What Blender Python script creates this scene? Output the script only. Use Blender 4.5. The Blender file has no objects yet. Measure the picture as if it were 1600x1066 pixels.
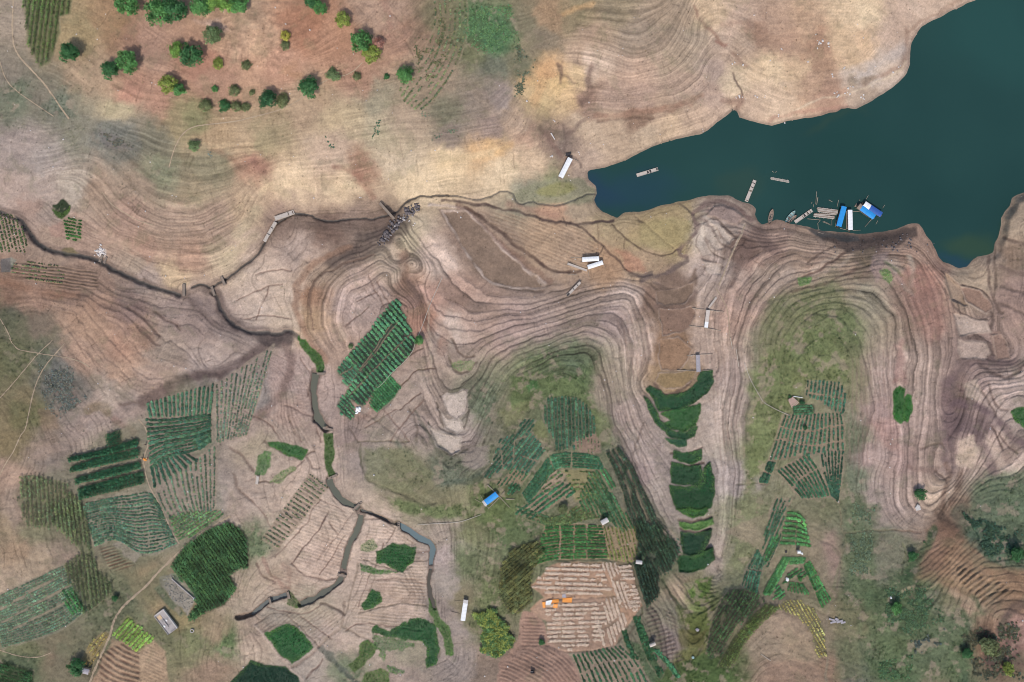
import bpy, math, random
import numpy as np

random.seed(7)
RNG = np.random.default_rng(11)
scene = bpy.context.scene
COL = scene.collection

# ------------------------------------------------------------------ camera, sky, sun
CAM_H = 314.0            # drone height above the water, metres
MPP = 0.25               # metres per photograph pixel at water level
cam_d = bpy.data.cameras.new('camera')
cam = bpy.data.objects.new('camera', cam_d)
COL.objects.link(cam)
cam.location = (0, 0, CAM_H)
cam_d.sensor_width = 36
cam_d.lens = 36 * CAM_H / (1600 * MPP)
cam_d.clip_end = 20000
cam_d.clip_start = 1
scene.camera = cam

SUN_DIR = np.array([-0.13, -0.84, 1.05])
SUN_DIR = SUN_DIR / np.linalg.norm(SUN_DIR)
sun_el = math.asin(SUN_DIR[2])
world = bpy.data.worlds.new('World')
scene.world = world
world.use_nodes = True
wn = world.node_tree
for n in list(wn.nodes):
    wn.nodes.remove(n)
sky = wn.nodes.new('ShaderNodeTexSky')
sky.sky_type = 'NISHITA'
sky.sun_disc = False
sky.sun_elevation = sun_el
sky.sun_rotation = math.atan2(SUN_DIR[0], SUN_DIR[1])
sky.dust_density = 2.0
bg = wn.nodes.new('ShaderNodeBackground')
bg.inputs[1].default_value = 0.15
wo = wn.nodes.new('ShaderNodeOutputWorld')
wn.links.new(sky.outputs[0], bg.inputs[0])
wn.links.new(bg.outputs[0], wo.inputs[0])
sl = bpy.data.lights.new('sun', 'SUN')
sl.energy = 2.75
sl.angle = math.radians(0.6)
sl.color = (1.0, 0.955, 0.90)
so = bpy.data.objects.new('sun', sl)
COL.objects.link(so)
from mathutils import Vector
so.rotation_euler = Vector(SUN_DIR).to_track_quat('Z', 'Y').to_euler()
so.location = (0, 0, 400)
scene.view_settings.view_transform = 'Standard'
scene.view_settings.look = 'None'
scene.view_settings.gamma = 1
scene.view_settings.exposure = 0.0
scene.view_settings.use_curve_mapping = False
scene.cycles.filter_width = 1.0

# ------------------------------------------------------------------ colour and small helpers
LIT = 1.18        # radiance of a white level surface in this light; photo colour / LIT = albedo


def lin(c):
    c = np.asarray(c, float) / 255.0
    return np.where(c <= 0.04045, c / 12.92, ((c + 0.055) / 1.055) ** 2.4)


def alb(c):
    return lin(c) / LIT


def Z(x0, y0, s, pts):
    return [(x0 + x / s, y0 + y / s) for x, y in pts]


def sstep(a, b, x):
    t = np.clip((x - a) / (b - a), 0, 1)
    return t * t * (3 - 2 * t)


_tabs = {}


def vnoise(x, y, seed=0):
    if seed not in _tabs:
        _tabs[seed] = np.random.default_rng(seed + 100).random((256, 256)).astype(np.float32)
    T = _tabs[seed]
    xi = np.floor(x).astype(np.int64); yi = np.floor(y).astype(np.int64)
    fx = (x - xi).astype(np.float32); fy = (y - yi).astype(np.float32)
    fx = fx * fx * (3 - 2 * fx); fy = fy * fy * (3 - 2 * fy)
    x0 = xi & 255; x1 = (xi + 1) & 255; y0 = yi & 255; y1 = (yi + 1) & 255
    a = T[y0, x0]; b = T[y0, x1]; c = T[y1, x0]; d = T[y1, x1]
    return (a + (b - a) * fx) * (1 - fy) + (c + (d - c) * fx) * fy - 0.5


def fbm(x, y, scale, octv=4, seed=0, gain=0.5):
    out = 0; amp = 1.0; tot = 0
    for o in range(octv):
        ca, sa = math.cos(.6 + 1.05 * o), math.sin(.6 + 1.05 * o)
        out = out + amp * vnoise((x * ca - y * sa) / scale + 17.3 * o, (x * sa + y * ca) / scale + 9.1 * o, seed + o)
        tot += amp
        amp *= gain; scale *= 0.5
    return out / tot * 1.6


def resample(pts, n):
    p = np.asarray(pts, float)
    d = np.r_[0, np.cumsum(np.hypot(*np.diff(p, axis=0).T))]
    t = np.linspace(0, d[-1], n)
    return np.c_[np.interp(t, d, p[:, 0]), np.interp(t, d, p[:, 1])]


def dense(pts, step):
    p = np.asarray(pts, float)
    L = np.hypot(*np.diff(p, axis=0).T).sum()
    return resample(p, max(2, int(L / step) + 1))


def smooth_line(pts, it=2):
    p = np.asarray(pts, float)
    for _ in range(it):
        q = [p[0]]
        for a, b in zip(p[:-1], p[1:]):
            q += [a * .75 + b * .25, a * .25 + b * .75]
        q.append(p[-1]); p = np.array(q)
    return p


def seg_dist(X, Y, pts, closed=False):
    p = np.asarray(pts, float)
    if closed:
        p = np.vstack([p, p[:1]])
    best = np.full(X.shape, 1e18)
    for (ax, ay), (bx, by) in zip(p[:-1], p[1:]):
        dx, dy = bx - ax, by - ay
        t = np.clip(((X - ax) * dx + (Y - ay) * dy) / (dx * dx + dy * dy + 1e-9), 0, 1)
        np.minimum(best, (X - ax - t * dx) ** 2 + (Y - ay - t * dy) ** 2, out=best)
    return np.sqrt(best)


def inside(X, Y, poly):
    p = np.asarray(poly, float)
    r = np.zeros(X.shape, bool)
    for (ax, ay), (bx, by) in zip(p, np.roll(p, -1, axis=0)):
        if ay == by:
            continue
        c = (ay > Y) != (by > Y)
        r ^= c & (X < (bx - ax) * (Y - ay) / (by - ay) + ax)
    return r


# ------------------------------------------------------------------ the terrain grid (photo pixel space -> metres)
STEP = 1.4
inu = np.arange(-50, 1650 + STEP, STEP)
inv = np.arange(-50, 1116 + STEP, STEP)
ext = np.cumsum(STEP * 1.32 ** np.arange(1, 30))
GU = np.r_[(-50 - ext)[::-1], inu, inu[-1] + ext]
GV = np.r_[(-50 - ext)[::-1], inv, inv[-1] + ext]
NX, NY = len(GU), len(GV)
X, Y = np.meshgrid(GU, GV)
XC = np.clip(X, -120, 1720); YC = np.clip(Y, -120, 1190)


def box(pts, m):
    p = np.asarray(pts, float)
    a = np.searchsorted(GU, p[:, 0].min() - m); b = np.searchsorted(GU, p[:, 0].max() + m)
    c = np.searchsorted(GV, p[:, 1].min() - m); d = np.searchsorted(GV, p[:, 1].max() + m)
    return slice(c, max(d, c + 1)), slice(a, max(b, a + 1))


# ------------------------------------------------------------------ heights: shoreline, contours and spot heights
SHORE = [(1524, 0), (1507, 8), (1485, 18), (1470, 27), (1450, 36), (1440, 43), (1431, 55), (1424, 66), (1422, 85), (1421, 103), (1417, 115), (1407, 126), (1395, 137), (1380, 147), (1362, 158), (1345, 167), (1335, 171), (1325, 169), (1315, 170), (1308, 175), (1295, 177), (1282, 181), (1265, 184), (1248, 186), (1225, 191), (1205, 197), (1185, 193), (1165, 187), (1155, 184), (1151, 175), (1146, 171), (1142, 176), (1135, 182), (1120, 192), (1108, 203), (1095, 210), (1075, 214), (1060, 217), (1035, 224), (1015, 232), (995, 241), (975, 252), (955, 259), (935, 264), (922, 266), (918, 269), (919, 281), (925, 286), (931, 291), (933, 303), (929, 313), (933, 322), (942, 331), (955, 337), (964, 341), (975, 333), (985, 331), (1000, 331), (1015, 328), (1030, 321), (1045, 319), (1060, 315), (1075, 313), (1090, 309), (1105, 306), (1125, 305), (1142, 306), (1152, 312), (1165, 317), (1176, 321), (1181, 327), (1179, 336), (1184, 346), (1191, 351), (1205, 347), (1213, 343), (1223, 345), (1235, 350), (1247, 352), (1262, 355), (1280, 360), (1300, 362), (1320, 363), (1340, 366), (1360, 364), (1380, 362), (1400, 358), (1415, 352), (1425, 349), (1436, 350), (1442, 358), (1447, 368), (1455, 378), (1462, 390), (1466, 400), (1474, 410), (1486, 414), (1500, 419), (1512, 416), (1519, 406), (1530, 401), (1545, 398), (1552, 394), (1554, 382), (1560, 368), (1564, 352), (1565, 340), (1570, 331), (1578, 322), (1582, 310), (1590, 304), (1605, 299), (1700, 285), (1900, 300), (9000, 340), (9000, -700), (2300, -330), (1760, -130), (1640, -60), (1560, -14)]
CONT = [
    (-2.5, [(1250, 260), (1400, 250), (1500, 330), (1560, 150), (1650, 60)]), (-1.5, [(980, 300), (1080, 270), (1200, 230)]),
    (0.0, SHORE[:97]),
    (0.7, [(940, 345), (1000, 345), (1080, 325)]), (0.9, [(780, 315), (850, 330), (910, 320)]), (1.0, [(740, 350), (780, 400), (820, 430)]),
    (0.9, [(830, 360), (880, 390), (940, 410)]), (1.0, [(990, 400), (1050, 380)]),
    (1.6, [(645, 338), (668, 345), (690, 375), (725, 430), (765, 456), (850, 460), (900, 447), (960, 430), (1015, 440)]),
    (2.4, [(640, 360), (665, 400), (700, 450), (740, 485), (800, 480), (860, 472), (920, 455), (980, 442), (1010, 470)]),
    (3.4, [(610, 385), (640, 430), (665, 480), (690, 515), (740, 525), (800, 500), (860, 492), (930, 470), (985, 455), (1010, 500), (1020, 560), (1000, 600)]),
    (4.6, [(655, 500), (678, 560), (692, 598), (714, 610), (736, 592), (752, 562), (775, 538), (840, 515), (920, 495), (970, 490), (995, 540), (988, 600), (1010, 660)]),
    (5.8, [(650, 570), (668, 625), (684, 662), (712, 682), (737, 662), (757, 612), (790, 560), (850, 535), (920, 515), (955, 530), (968, 590), (980, 660), (1020, 740)]),
    (7.2, [(652, 680), (668, 712), (700, 732), (748, 718), (772, 650), (800, 590), (870, 555), (920, 550), (945, 600), (955, 670), (985, 740), (1030, 820)]),
    (9.0, [(750, 760), (790, 690), (815, 620), (870, 585), (910, 600), (930, 680), (965, 760), (1000, 840)]),
    (11.5, [(850, 700), (880, 660), (900, 700), (900, 780)]), (13, [(830, 850), (900, 850), (960, 900)]), (15.5, [(880, 950), (950, 990)]), (18, [(850, 1060), (950, 1080)]),
    (1.4, [(1050, 430), (1040, 450)]), (2, [(1055, 480), (1060, 510)]), (2.6, [(1050, 560), (1060, 590)]), (3.1, [(1020, 615), (1060, 630), (1105, 590)]), (3.8, [(1030, 650), (1060, 670), (1090, 640)]), (4.4, [(1060, 700), (1090, 695)]), (5.0, [(1060, 740), (1100, 740)]), (5.5, [(1060, 790), (1105, 790)]), (6.4, [(1070, 830), (1100, 830)]), (7, [(1065, 880), (1100, 880)]), (8, [(1085, 930)]), (9.2, [(1085, 980)]), (10.5, [(1075, 1030)]), (12, [(1070, 1080)]),
    (1.2, [(1110, 330), (1150, 345)]), (2.0, [(1120, 370), (1110, 420)]), (3.0, [(1150, 380), (1125, 450), (1108, 520), (1115, 570)]),
    (3.8, [(1290, 392), (1240, 385), (1190, 400), (1150, 450), (1130, 520), (1135, 580), (1120, 640), (1130, 720), (1130, 800), (1115, 890)]),
    (5.4, [(1420, 410), (1380, 405), (1300, 415), (1220, 430), (1175, 480), (1155, 540), (1160, 600), (1150, 660), (1160, 740), (1150, 830), (1130, 900)]),
    (7.2, [(1420, 560), (1410, 480), (1370, 440), (1300, 445), (1230, 465), (1195, 520), (1190, 600), (1180, 680), (1185, 780), (1170, 880)]),
    (9.2, [(1370, 640), (1355, 520), (1310, 480), (1260, 495), (1225, 560), (1220, 650), (1210, 760), (1200, 860)]), (10.5, [(1270, 580), (1280, 680), (1290, 780)]), (12, [(1260, 840), (1300, 900), (1350, 880)]), (15, [(1220, 960), (1270, 1000)]), (18, [(1240, 1080)]),
    (3.6, [(1445, 405), (1475, 450), (1490, 520), (1485, 570)]), (5.4, [(1430, 430), (1450, 500), (1455, 580), (1450, 660)]), (7.4, [(1405, 560), (1405, 660), (1410, 720)]),
    (0.8, [(1500, 425), (1530, 420)]), (1.6, [(1525, 450), (1545, 480)]), (2.4, [(1560, 520), (1575, 550)]), (3.3, [(1492, 590), (1480, 640)]), (4.4, [(1480, 680), (1480, 740)]), (6.2, [(1478, 770), (1460, 800)]), (8, [(1450, 830)]), (10, [(1420, 880)]),
    (5, [(1590, 350), (1600, 420)]), (2.4, [(1568, 380), (1562, 430)]), (5, [(1590, 480)]), (5.5, [(1530, 600), (1570, 590)]), (7.5, [(1590, 620), (1600, 640)]), (6.4, [(1510, 700), (1530, 640)]), (8, [(1560, 700)]), (9.5, [(1540, 760), (1590, 750)]), (11, [(1520, 800)]), (14, [(1580, 830)]), (13, [(1470, 880)]), (17, [(1520, 900)]), (20, [(1560, 960)]), (14, [(1420, 950)]), (17, [(1480, 1010)]), (20, [(1580, 1050)]), (14, [(1350, 960)]), (16, [(1400, 1060)]), (13, [(1150, 960)]), (15, [(1130, 1050)]), (13, [(1020, 960), (1040, 1020)]),
    # knoll west of the big bay
    (3.0, [(630, 350), (580, 378), (520, 400), (480, 430), (468, 480), (480, 530), (508, 560)]), (4.4, [(625, 380), (570, 402), (520, 430), (500, 475), (508, 520), (530, 560)]), (5.8, [(640, 420), (590, 430), (545, 455), (530, 490), (545, 530)]), (6.6, [(640, 480), (600, 470), (575, 510)]), (6.4, [(640, 540), (590, 600), (560, 580)]), (6.0, [(648, 600), (600, 650)]),
    (2.0, [(470, 350), (550, 358)]), (2.1, [(400, 430), (440, 400), (430, 470)]), (2.2, [(455, 510)]),
    (1.3, [(430, 350), (480, 338), (560, 346), (610, 338), (660, 312)]), (1.6, [(400, 410), (350, 442), (300, 458)]), (2.2, [(200, 432), (120, 400), (60, 385), (20, 335)]), (2.4, [(350, 500), (420, 522)]), (3, [(490, 550), (505, 620)]), (3.3, [(512, 700), (525, 760)]), (3.6, [(560, 800), (545, 860), (530, 905)]), (3.4, [(470, 940), (400, 960)]), (4, [(640, 825), (675, 850), (678, 930)]), (4.4, [(700, 1000)]),
    (4.3, [(460, 620), (480, 690), (500, 740)]), (4.6, [(450, 800), (510, 830), (480, 890)]), (4.8, [(600, 860), (640, 930), (560, 960), (600, 1020)]), (4.6, [(430, 980), (500, 1040), (420, 1050)]), (5.6, [(560, 700), (560, 760), (620, 790)]), (6.6, [(620, 720), (660, 770)]), (6.4, [(700, 840), (705, 900)]), (7, [(730, 950), (740, 1040)]), (9.5, [(780, 830), (770, 920)]), (11, [(810, 1000)]),
    (6.4, [(410, 600), (390, 680)]), (7.2, [(320, 605), (290, 660), (250, 640)]), (7.4, [(300, 740), (250, 780)]), (5.6, [(380, 720), (400, 800)]), (6.5, [(340, 800), (370, 860)]), (8, [(190, 700), (200, 800)]), (7.6, [(300, 860), (260, 900)]), (9.5, [(130, 760), (150, 880)]), (11, [(60, 780), (100, 920)]), (12.5, [(20, 850), (40, 960)]), (6.6, [(360, 960)]), (8, [(300, 1010)]), (10, [(200, 1000)]), (12, [(150, 1066)]), (12, [(50, 1060)]),
    (4.3, [(300, 500), (380, 545), (330, 570)]), (3.4, [(250, 470), (310, 480)]), (5, [(200, 490), (270, 540)]), (6, [(130, 480), (180, 540), (230, 590)]), (7.5, [(60, 490), (120, 560), (170, 620)]), (10, [(30, 560), (80, 640), (110, 690)]), (13, [(0, 640), (20, 700)]), (3.6, [(60, 430), (140, 440)]), (4.6, [(30, 450)]), (3, [(20, 370)]), (3.2, [(0, 410)]),
    # north bank and the hill with the trees
    (3, [(430, 318), (500, 312), (580, 310), (640, 292), (720, 282), (820, 275), (880, 285)]), (5.5, [(400, 300), (440, 285), (540, 285), (640, 265), (720, 250), (800, 240), (850, 240)]),
    (3.2, [(360, 412), (300, 430), (220, 412), (160, 385)]), (5, [(390, 350), (320, 390), (240, 385), (180, 360), (150, 330)]), (7.2, [(380, 300), (310, 340), (240, 330), (200, 300), (170, 270)]), (9.5, [(400, 250), (320, 270), (250, 260), (200, 230), (130, 200), (60, 210)]),
    (4.4, [(95, 330)]), (5, [(60, 300), (100, 280), (130, 310)]), (7.2, [(30, 270), (120, 250)]), (9.6, [(10, 200)]), (13, [(10, 100), (80, 120), (150, 160), (280, 190), (400, 185), (520, 170), (620, 150)]), (16, [(120, 50), (200, 120), (300, 150), (420, 130), (540, 110), (640, 80)]), (20, [(250, 40), (350, 90), (450, 90), (560, 40)]), (22, [(380, 20), (450, 20)]), (18, [(20, 0)]),
    (9.5, [(480, 235), (560, 220), (640, 205), (720, 200), (790, 185)]), (13, [(690, 120), (760, 100)]), (15, [(740, 20), (820, 20)]),
    (10, [(835, 110)]), (7.5, [(865, 110)]), (4.2, [(880, 200)]), (5.5, [(860, 170)]), (2, [(890, 250)]),
    (15, [(960, -10), (1030, -10)]), (12.5, [(890, 40), (950, 40), (1000, 50), (1040, 20)]), (10.5, [(900, 70), (940, 75), (990, 90), (1040, 75), (1070, 20)]), (8.4, [(895, 95), (935, 105), (985, 118), (1050, 105), (1085, 60)]), (6.4, [(915, 135), (970, 142), (1050, 130), (1090, 100)]), (4.6, [(930, 165), (1000, 165), (1070, 150), (1100, 125)]), (2.4, [(930, 205), (1000, 195), (1080, 180), (1110, 160)]), (0.9, [(930, 248), (990, 228), (1060, 207), (1110, 190)]),
    (2, [(1135, 150)]), (4, [(1120, 100)]), (7.5, [(1095, 40)]), (10, [(1090, -10)]), (5, [(1180, 120), (1230, 130), (1300, 120)]), (7, [(1180, 70), (1260, 60), (1340, 60)]), (9, [(1230, 0), (1340, 0)]), (3, [(1400, 100), (1340, 140), (1240, 165)]), (4, [(1420, 30)]), (6, [(1450, -20)]), (1.2, [(1415, 110), (1330, 160), (1200, 185)]),
]


def height_field():
    P = []; V = []
    for z, pts in CONT:
        q = dense(pts, 24) if len(pts) > 1 else np.array(pts, float)
        P.append(q); V += [z] * len(q)
    P = np.vstack(P); V = np.array(V)
    c2 = 14.0 ** 2
    K = np.sqrt(((P[:, None] - P[None]) ** 2).sum(2) + c2)
    n = len(P)
    A = np.zeros((n + 1, n + 1)); A[:n, :n] = K - np.eye(n) * 1.2; A[n, :n] = 1; A[:n, n] = 1
    w = np.linalg.solve(A, np.r_[V, 0])
    gx = np.arange(-126, 1727, 6.0); gy = np.arange(-126, 1197, 6.0)
    CX, CY = np.meshgrid(gx, gy)
    f = np.full(CX.size, w[n]); cx = CX.ravel(); cy = CY.ravel()
    for i in range(0, n, 64):
        f += np.sqrt((cx[:, None] - P[None, i:i + 64, 0]) ** 2 + (cy[:, None] - P[None, i:i + 64, 1]) ** 2 + c2) @ w[i:min(i + 64, n)]
    return gx, gy, f.reshape(CX.shape)


def upsample(gx, gy, F, X, Y):
    """bicubic (Catmull-Rom) sampling of a coarse field"""
    s = gx[1] - gx[0]
    u = np.clip((X - gx[0]) / s, 1, len(gx) - 2.001); v = np.clip((Y - gy[0]) / s, 1, len(gy) - 2.001)
    i = np.clip(u.astype(int), 1, len(gx) - 3); j = np.clip(v.astype(int), 1, len(gy) - 3)
    fx = u - i; fy = v - j

    def wts(t):
        return (-.5 * t + t * t - .5 * t ** 3, 1 - 2.5 * t * t + 1.5 * t ** 3, .5 * t + 2 * t * t - 1.5 * t ** 3, -.5 * t * t + .5 * t ** 3)
    wx = wts(fx); wy = wts(fy); out = np.zeros(X.shape)
    for b in range(4):
        r = sum(wx[a] * F[j + b - 1, i + a - 1] for a in range(4))
        out += wy[b] * r
    return out


WX = XC + fbm(XC, YC, 70, 4, 1) * 9
WY = YC + fbm(XC, YC, 70, 4, 5) * 9
WXs = XC + fbm(XC, YC, 16, 3, 9) * 4
WYs = YC + fbm(XC, YC, 16, 3, 13) * 4
gx, gy, HC = height_field()
H0 = upsample(gx, gy, HC, XC + fbm(XC, YC, 60, 3, 21) * 7, YC + fbm(XC, YC, 60, 3, 25) * 7)

# ------------------------------------------------------------------ ground colours: what lies on the surface where
CP = """10,20,150,135,120;10,120,128,118,105;30,150,108,113,94;70,150,120,112,98;100,160,108,113,98;30,230,150,135,128;60,250,155,142,135;120,210,130,125,110;170,210,115,115,108;200,230,112,110,100;140,110,165,140,115;120,50,155,135,100;180,40,150,120,90;200,60,155,120,100;230,70,166,132,114;200,140,168,125,106;250,160,170,130,110;180,165,175,160,130;320,110,170,124,104;350,60,175,140,115;380,30,175,145,120;330,130,156,122,102;400,60,188,152,124;440,100,170,130,108;470,40,165,118,92;520,60,165,123,98;560,110,165,128,107;600,20,170,140,120;620,60,160,125,105;660,60,140,115,95;690,40,110,105,80;730,50,82,112,74;770,60,80,116,84;740,80,110,110,80;780,110,108,110,94;680,120,150,130,110;480,160,165,140,115;540,190,175,155,125;590,160,150,140,118;590,220,165,150,125;640,190,160,140,120;690,180,120,115,95;740,170,140,125,112;780,150,140,125,118;700,210,130,115,105;760,200,145,125,115;420,220,150,135,105;300,180,130,125,90;280,190,140,125,95;330,210,165,140,110;390,230,175,150,120;240,220,120,115,98;700,250,208,182,146;760,235,192,156,114;620,250,190,170,145;520,250,180,155,135;450,280,203,177,146;540,290,203,177,146;640,280,208,184,151;780,265,203,180,149;560,265,150,115,95;400,250,165,125,105;330,260,140,130,105;250,270,130,130,105;300,300,150,135,110;220,290,150,130,112;150,300,165,140,120;110,290,175,160,145;60,290,160,142,132;20,300,165,145,135;40,320,155,130,118;70,330,170,150,138;100,360,165,135,120;200,340,165,135,118;260,350,165,140,122;330,350,160,135,118;230,390,162,130,112;300,400,167,135,115;380,340,182,156,128;270,430,188,162,131;360,400,182,161,135;210,420,165,145,128;80,385,165,140,122;20,450,148,116,96;60,470,163,130,110;150,480,163,130,110;130,460,150,122,106;200,480,142,117,108;230,440,165,145,135;280,480,160,138,128;200,520,162,130,110;130,510,163,132,110;320,500,150,130,122;370,530,165,145,135;330,560,175,155,145;250,550,165,145,130;420,430,193,170,153;400,470,187,166,151;380,380,170,145,130;470,390,178,155,142;440,350,145,122,108;520,360,122,98,86;600,360,118,98,86;560,350,140,118,105;20,500,103,99,84;60,510,125,110,95;20,560,113,110,78;60,560,108,109,88;90,580,113,109,104;30,640,130,115,85;50,650,115,110,80;110,620,130,115,105;90,600,110,108,102;70,700,145,125,110;20,690,130,115,85;20,740,162,135,117;130,560,170,139,119;180,570,174,142,120;180,540,160,125,105;250,590,165,140,125;160,620,175,155,140;130,660,155,135,125;150,690,165,145,132;90,720,140,125,115;190,650,160,140,130;0,830,150,130,105;30,860,167,140,114;60,880,160,140,118;20,910,167,146,125;30,790,145,125,110;60,820,120,115,90;100,870,150,130,115;200,940,113,114,88;160,950,108,111,83;230,930,150,130,100;240,980,118,119,88;280,960,140,125,90;300,1000,123,124,88;330,980,150,130,105;350,920,170,150,130;330,1040,150,125,105;350,1000,106,124,82;40,1020,113,114,83;80,1010,135,115,95;110,1030,115,108,88;30,1050,93,104,78;560,450,180,153,139;540,480,177,153,143;580,470,174,151,141;500,430,177,151,130;480,470,165,128,103;475,500,182,150,119;450,460,193,171,153;450,500,193,171,151;620,420,182,159,140;640,370,165,150,125;610,390,170,150,130;690,400,184,161,147;640,440,142,112,95;670,470,177,141,126;720,460,165,135,120;660,500,172,130,111;700,520,177,156,143;750,500,160,135,122;800,510,165,140,130;850,500,160,138,128;900,490,148,128,116;950,500,155,135,128;980,470,182,159,146;1000,540,182,159,146;780,400,143,120,103;740,370,145,121,107;850,360,174,146,120;900,390,174,146,122;960,350,167,146,114;1000,380,162,141,104;1050,360,167,146,104;1060,340,167,146,109;950,410,174,140,111;1000,410,167,141,114;860,290,139,138,102;820,300,145,140,120;900,320,165,145,122;870,325,177,140,114;1060,480,138,113,93;1050,540,145,114,88;1050,450,122,100,88;1060,590,150,125,95;1020,470,128,103,88;1110,360,182,166,151;1130,340,150,132,122;1110,420,177,156,145;1100,460,172,151,138;1120,540,180,156,141;1150,500,177,146,130;1160,470,165,138,125;1200,430,167,146,132;1170,390,127,102,92;1210,380,150,124,111;1260,390,167,141,122;1280,410,167,141,125;1350,375,107,88,80;1340,400,140,118,105;1320,400,167,141,120;1420,400,167,136,118;1400,420,167,146,130;1440,440,160,119,104;1440,470,155,124,111;1520,430,167,146,125;1300,450,155,138,115;1350,470,150,140,120;1270,490,130,125,95;1300,510,113,115,83;1230,500,140,128,105;1580,350,167,146,125;1580,400,127,107,92;1590,460,150,125,115;1560,400,150,130,115;1250,560,130,130,90;1200,560,155,140,120;1320,540,125,120,95;1340,600,140,130,105;1220,620,130,130,95;1190,700,123,127,93;1330,680,113,117,93;1170,640,155,138,128;1150,580,172,151,141;1130,650,180,161,149;1150,750,165,150,145;1170,800,128,131,98;1130,870,165,150,140;1160,870,123,127,93;1370,600,177,153,143;1380,650,172,145,138;1360,720,165,142,135;1430,600,180,156,143;1450,650,177,153,143;1420,720,165,138,130;1450,720,165,142,130;1430,760,177,153,141;1380,780,170,148,140;1340,750,118,124,103;1320,800,118,119,93;1460,770,193,169,149;1500,620,117,95,90;1500,670,112,92,92;1540,590,165,140,132;1570,610,183,160,149;1510,700,193,167,153;1560,700,187,162,149;1540,680,117,97,95;1590,650,170,150,140;1540,560,122,102,95;1570,790,117,129,97;1540,790,125,125,105;1500,800,137,112,94;1480,830,132,102,84;1590,850,82,99,77;1560,860,107,117,92;1530,850,97,108,92;1480,880,142,115,94;1540,900,157,125,99;1500,920,150,130,100;1590,920,150,119,93;1460,870,148,116,96;1430,900,92,109,77;1400,870,150,135,125;1380,850,145,130,120;1350,850,102,109,87;1340,900,102,109,82;1370,930,82,104,72;1290,870,157,132,119;1310,880,130,118,95;1410,960,82,104,72;1450,950,135,125,115;1480,980,115,110,100;1500,940,162,136,115;1530,1000,140,108,88;1560,1020,105,80,70;1590,1000,140,108,98;1590,1050,120,104,83;1440,1010,98,98,83;1460,1020,93,93,88;1500,1010,88,99,78;1400,1020,103,111,67;1380,990,118,117,88;1340,970,150,130,100;1330,1020,113,114,88;1340,1050,110,105,100;1290,1050,152,125,104;1250,1020,145,128,105;1220,1050,152,125,107;1230,990,162,139,118;1200,1000,150,132,112;1420,1050,87,109,77;1450,1060,150,125,105;1500,1050,97,104,77;820,600,125,128,95;850,580,107,117,83;890,570,102,114,86;900,600,102,118,77;920,660,113,122,82;790,640,125,122,95;760,640,102,110,88;770,700,130,125,105;740,680,145,130,122;700,740,107,111,93;620,730,130,125,102;650,760,123,119,90;700,780,123,117,90;750,790,102,114,71;780,800,107,117,71;740,830,113,114,82;700,830,155,140,128;690,870,167,149,143;700,910,150,138,130;730,890,107,114,82;720,930,130,120,95;690,950,145,130,122;710,990,145,132,125;750,980,107,111,77;760,1040,140,120,105;710,1040,155,140,132;770,930,107,114,77;800,830,92,104,72;650,660,165,145,135;600,680,150,135,122;580,720,150,135,128;640,640,165,145,132;560,680,150,130,122;560,620,162,130,115;520,620,172,149,139;530,560,167,141,125;950,600,150,135,118;980,650,167,146,136;950,680,130,130,105;1000,700,167,149,141;1020,760,160,145,135;1000,740,150,132,128;1040,800,155,140,130;1060,870,120,115,95;1060,930,162,141,118;1090,940,102,114,62;1080,980,92,109,57;1050,960,130,122,105;1040,1000,130,115,110;1080,1030,103,104,62;1010,1000,120,115,95;1120,1050,80,98,55;450,640,172,145,132;470,600,177,153,143;440,580,177,151,141;400,620,140,130,125;380,660,165,145,132;400,700,155,140,120;460,690,167,146,132;500,720,188,164,149;420,740,177,156,141;470,820,196,172,154;510,830,196,172,154;450,770,182,159,143;420,880,165,145,128;500,870,198,172,156;400,850,113,124,93;440,900,172,149,132;600,830,196,172,156;640,900,193,170,152;600,900,188,164,149;640,950,188,164,149;580,960,188,166,149;480,950,170,155,135;520,1000,177,156,143;580,1000,182,161,146;640,1010,150,140,120;500,1040,165,150,138;550,1050,118,124,98;620,1060,160,140,128;400,980,172,149,132;380,1010,177,156,138;430,960,165,150,135;480,1060,165,150,138;300,750,150,132,125;250,800,130,122,105;330,780,165,150,140;380,780,165,145,132;200,720,150,130,118;280,680,125,120,105;380,600,160,145,138;850,60,125,112,95;820,100,113,111,88;830,30,118,111,90;860,20,152,125,98;900,20,140,125,98;960,20,140,125,102;930,60,165,140,120;1000,60,150,132,115;900,90,172,146,125;930,95,196,172,154;1000,110,177,149,130;1060,100,160,140,120;1080,60,165,145,125;1100,20,193,167,138;1050,20,155,135,115;900,110,200,171,132;860,130,206,173,124;850,110,200,157,113;880,150,206,173,130;840,170,195,168,124;810,190,170,145,125;830,180,177,151,119;920,150,148,120,105;960,150,160,135,120;1000,150,165,138,122;1060,140,172,146,128;1000,180,142,115,97;1040,170,165,140,120;960,200,177,153,130;920,200,188,164,140;1010,205,182,159,135;1050,195,188,162,135;1080,180,182,156,135;1110,150,177,151,135;1120,110,170,148,135;850,220,148,123,107;820,220,172,141,120;820,250,193,167,140;880,230,137,117,105;910,250,177,153,135;1150,30,182,156,138;1200,40,172,142,121;1180,50,148,117,99;1160,60,172,149,130;1130,60,177,153,135;1220,70,167,135,114;1260,30,182,151,125;1320,20,211,183,150;1340,20,216,190,156;1280,70,165,130,107;1310,60,193,164,132;1350,60,200,168,136;1400,40,182,156,138;1440,20,188,162,143;1250,110,188,160,130;1210,110,206,179,146;1280,110,160,128,105;1330,90,193,164,132;1380,100,188,168,152;1350,115,188,173,164;1270,130,177,145,121;1220,150,193,167,143;1300,150,160,128,109;1350,140,165,145,128;1170,170,182,156,135;1150,130,196,174,147;1400,80,182,159,143"""
CP = np.array([[float(v) for v in r.split(',')] for r in CP.replace('\n', '').split(';')])


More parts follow.
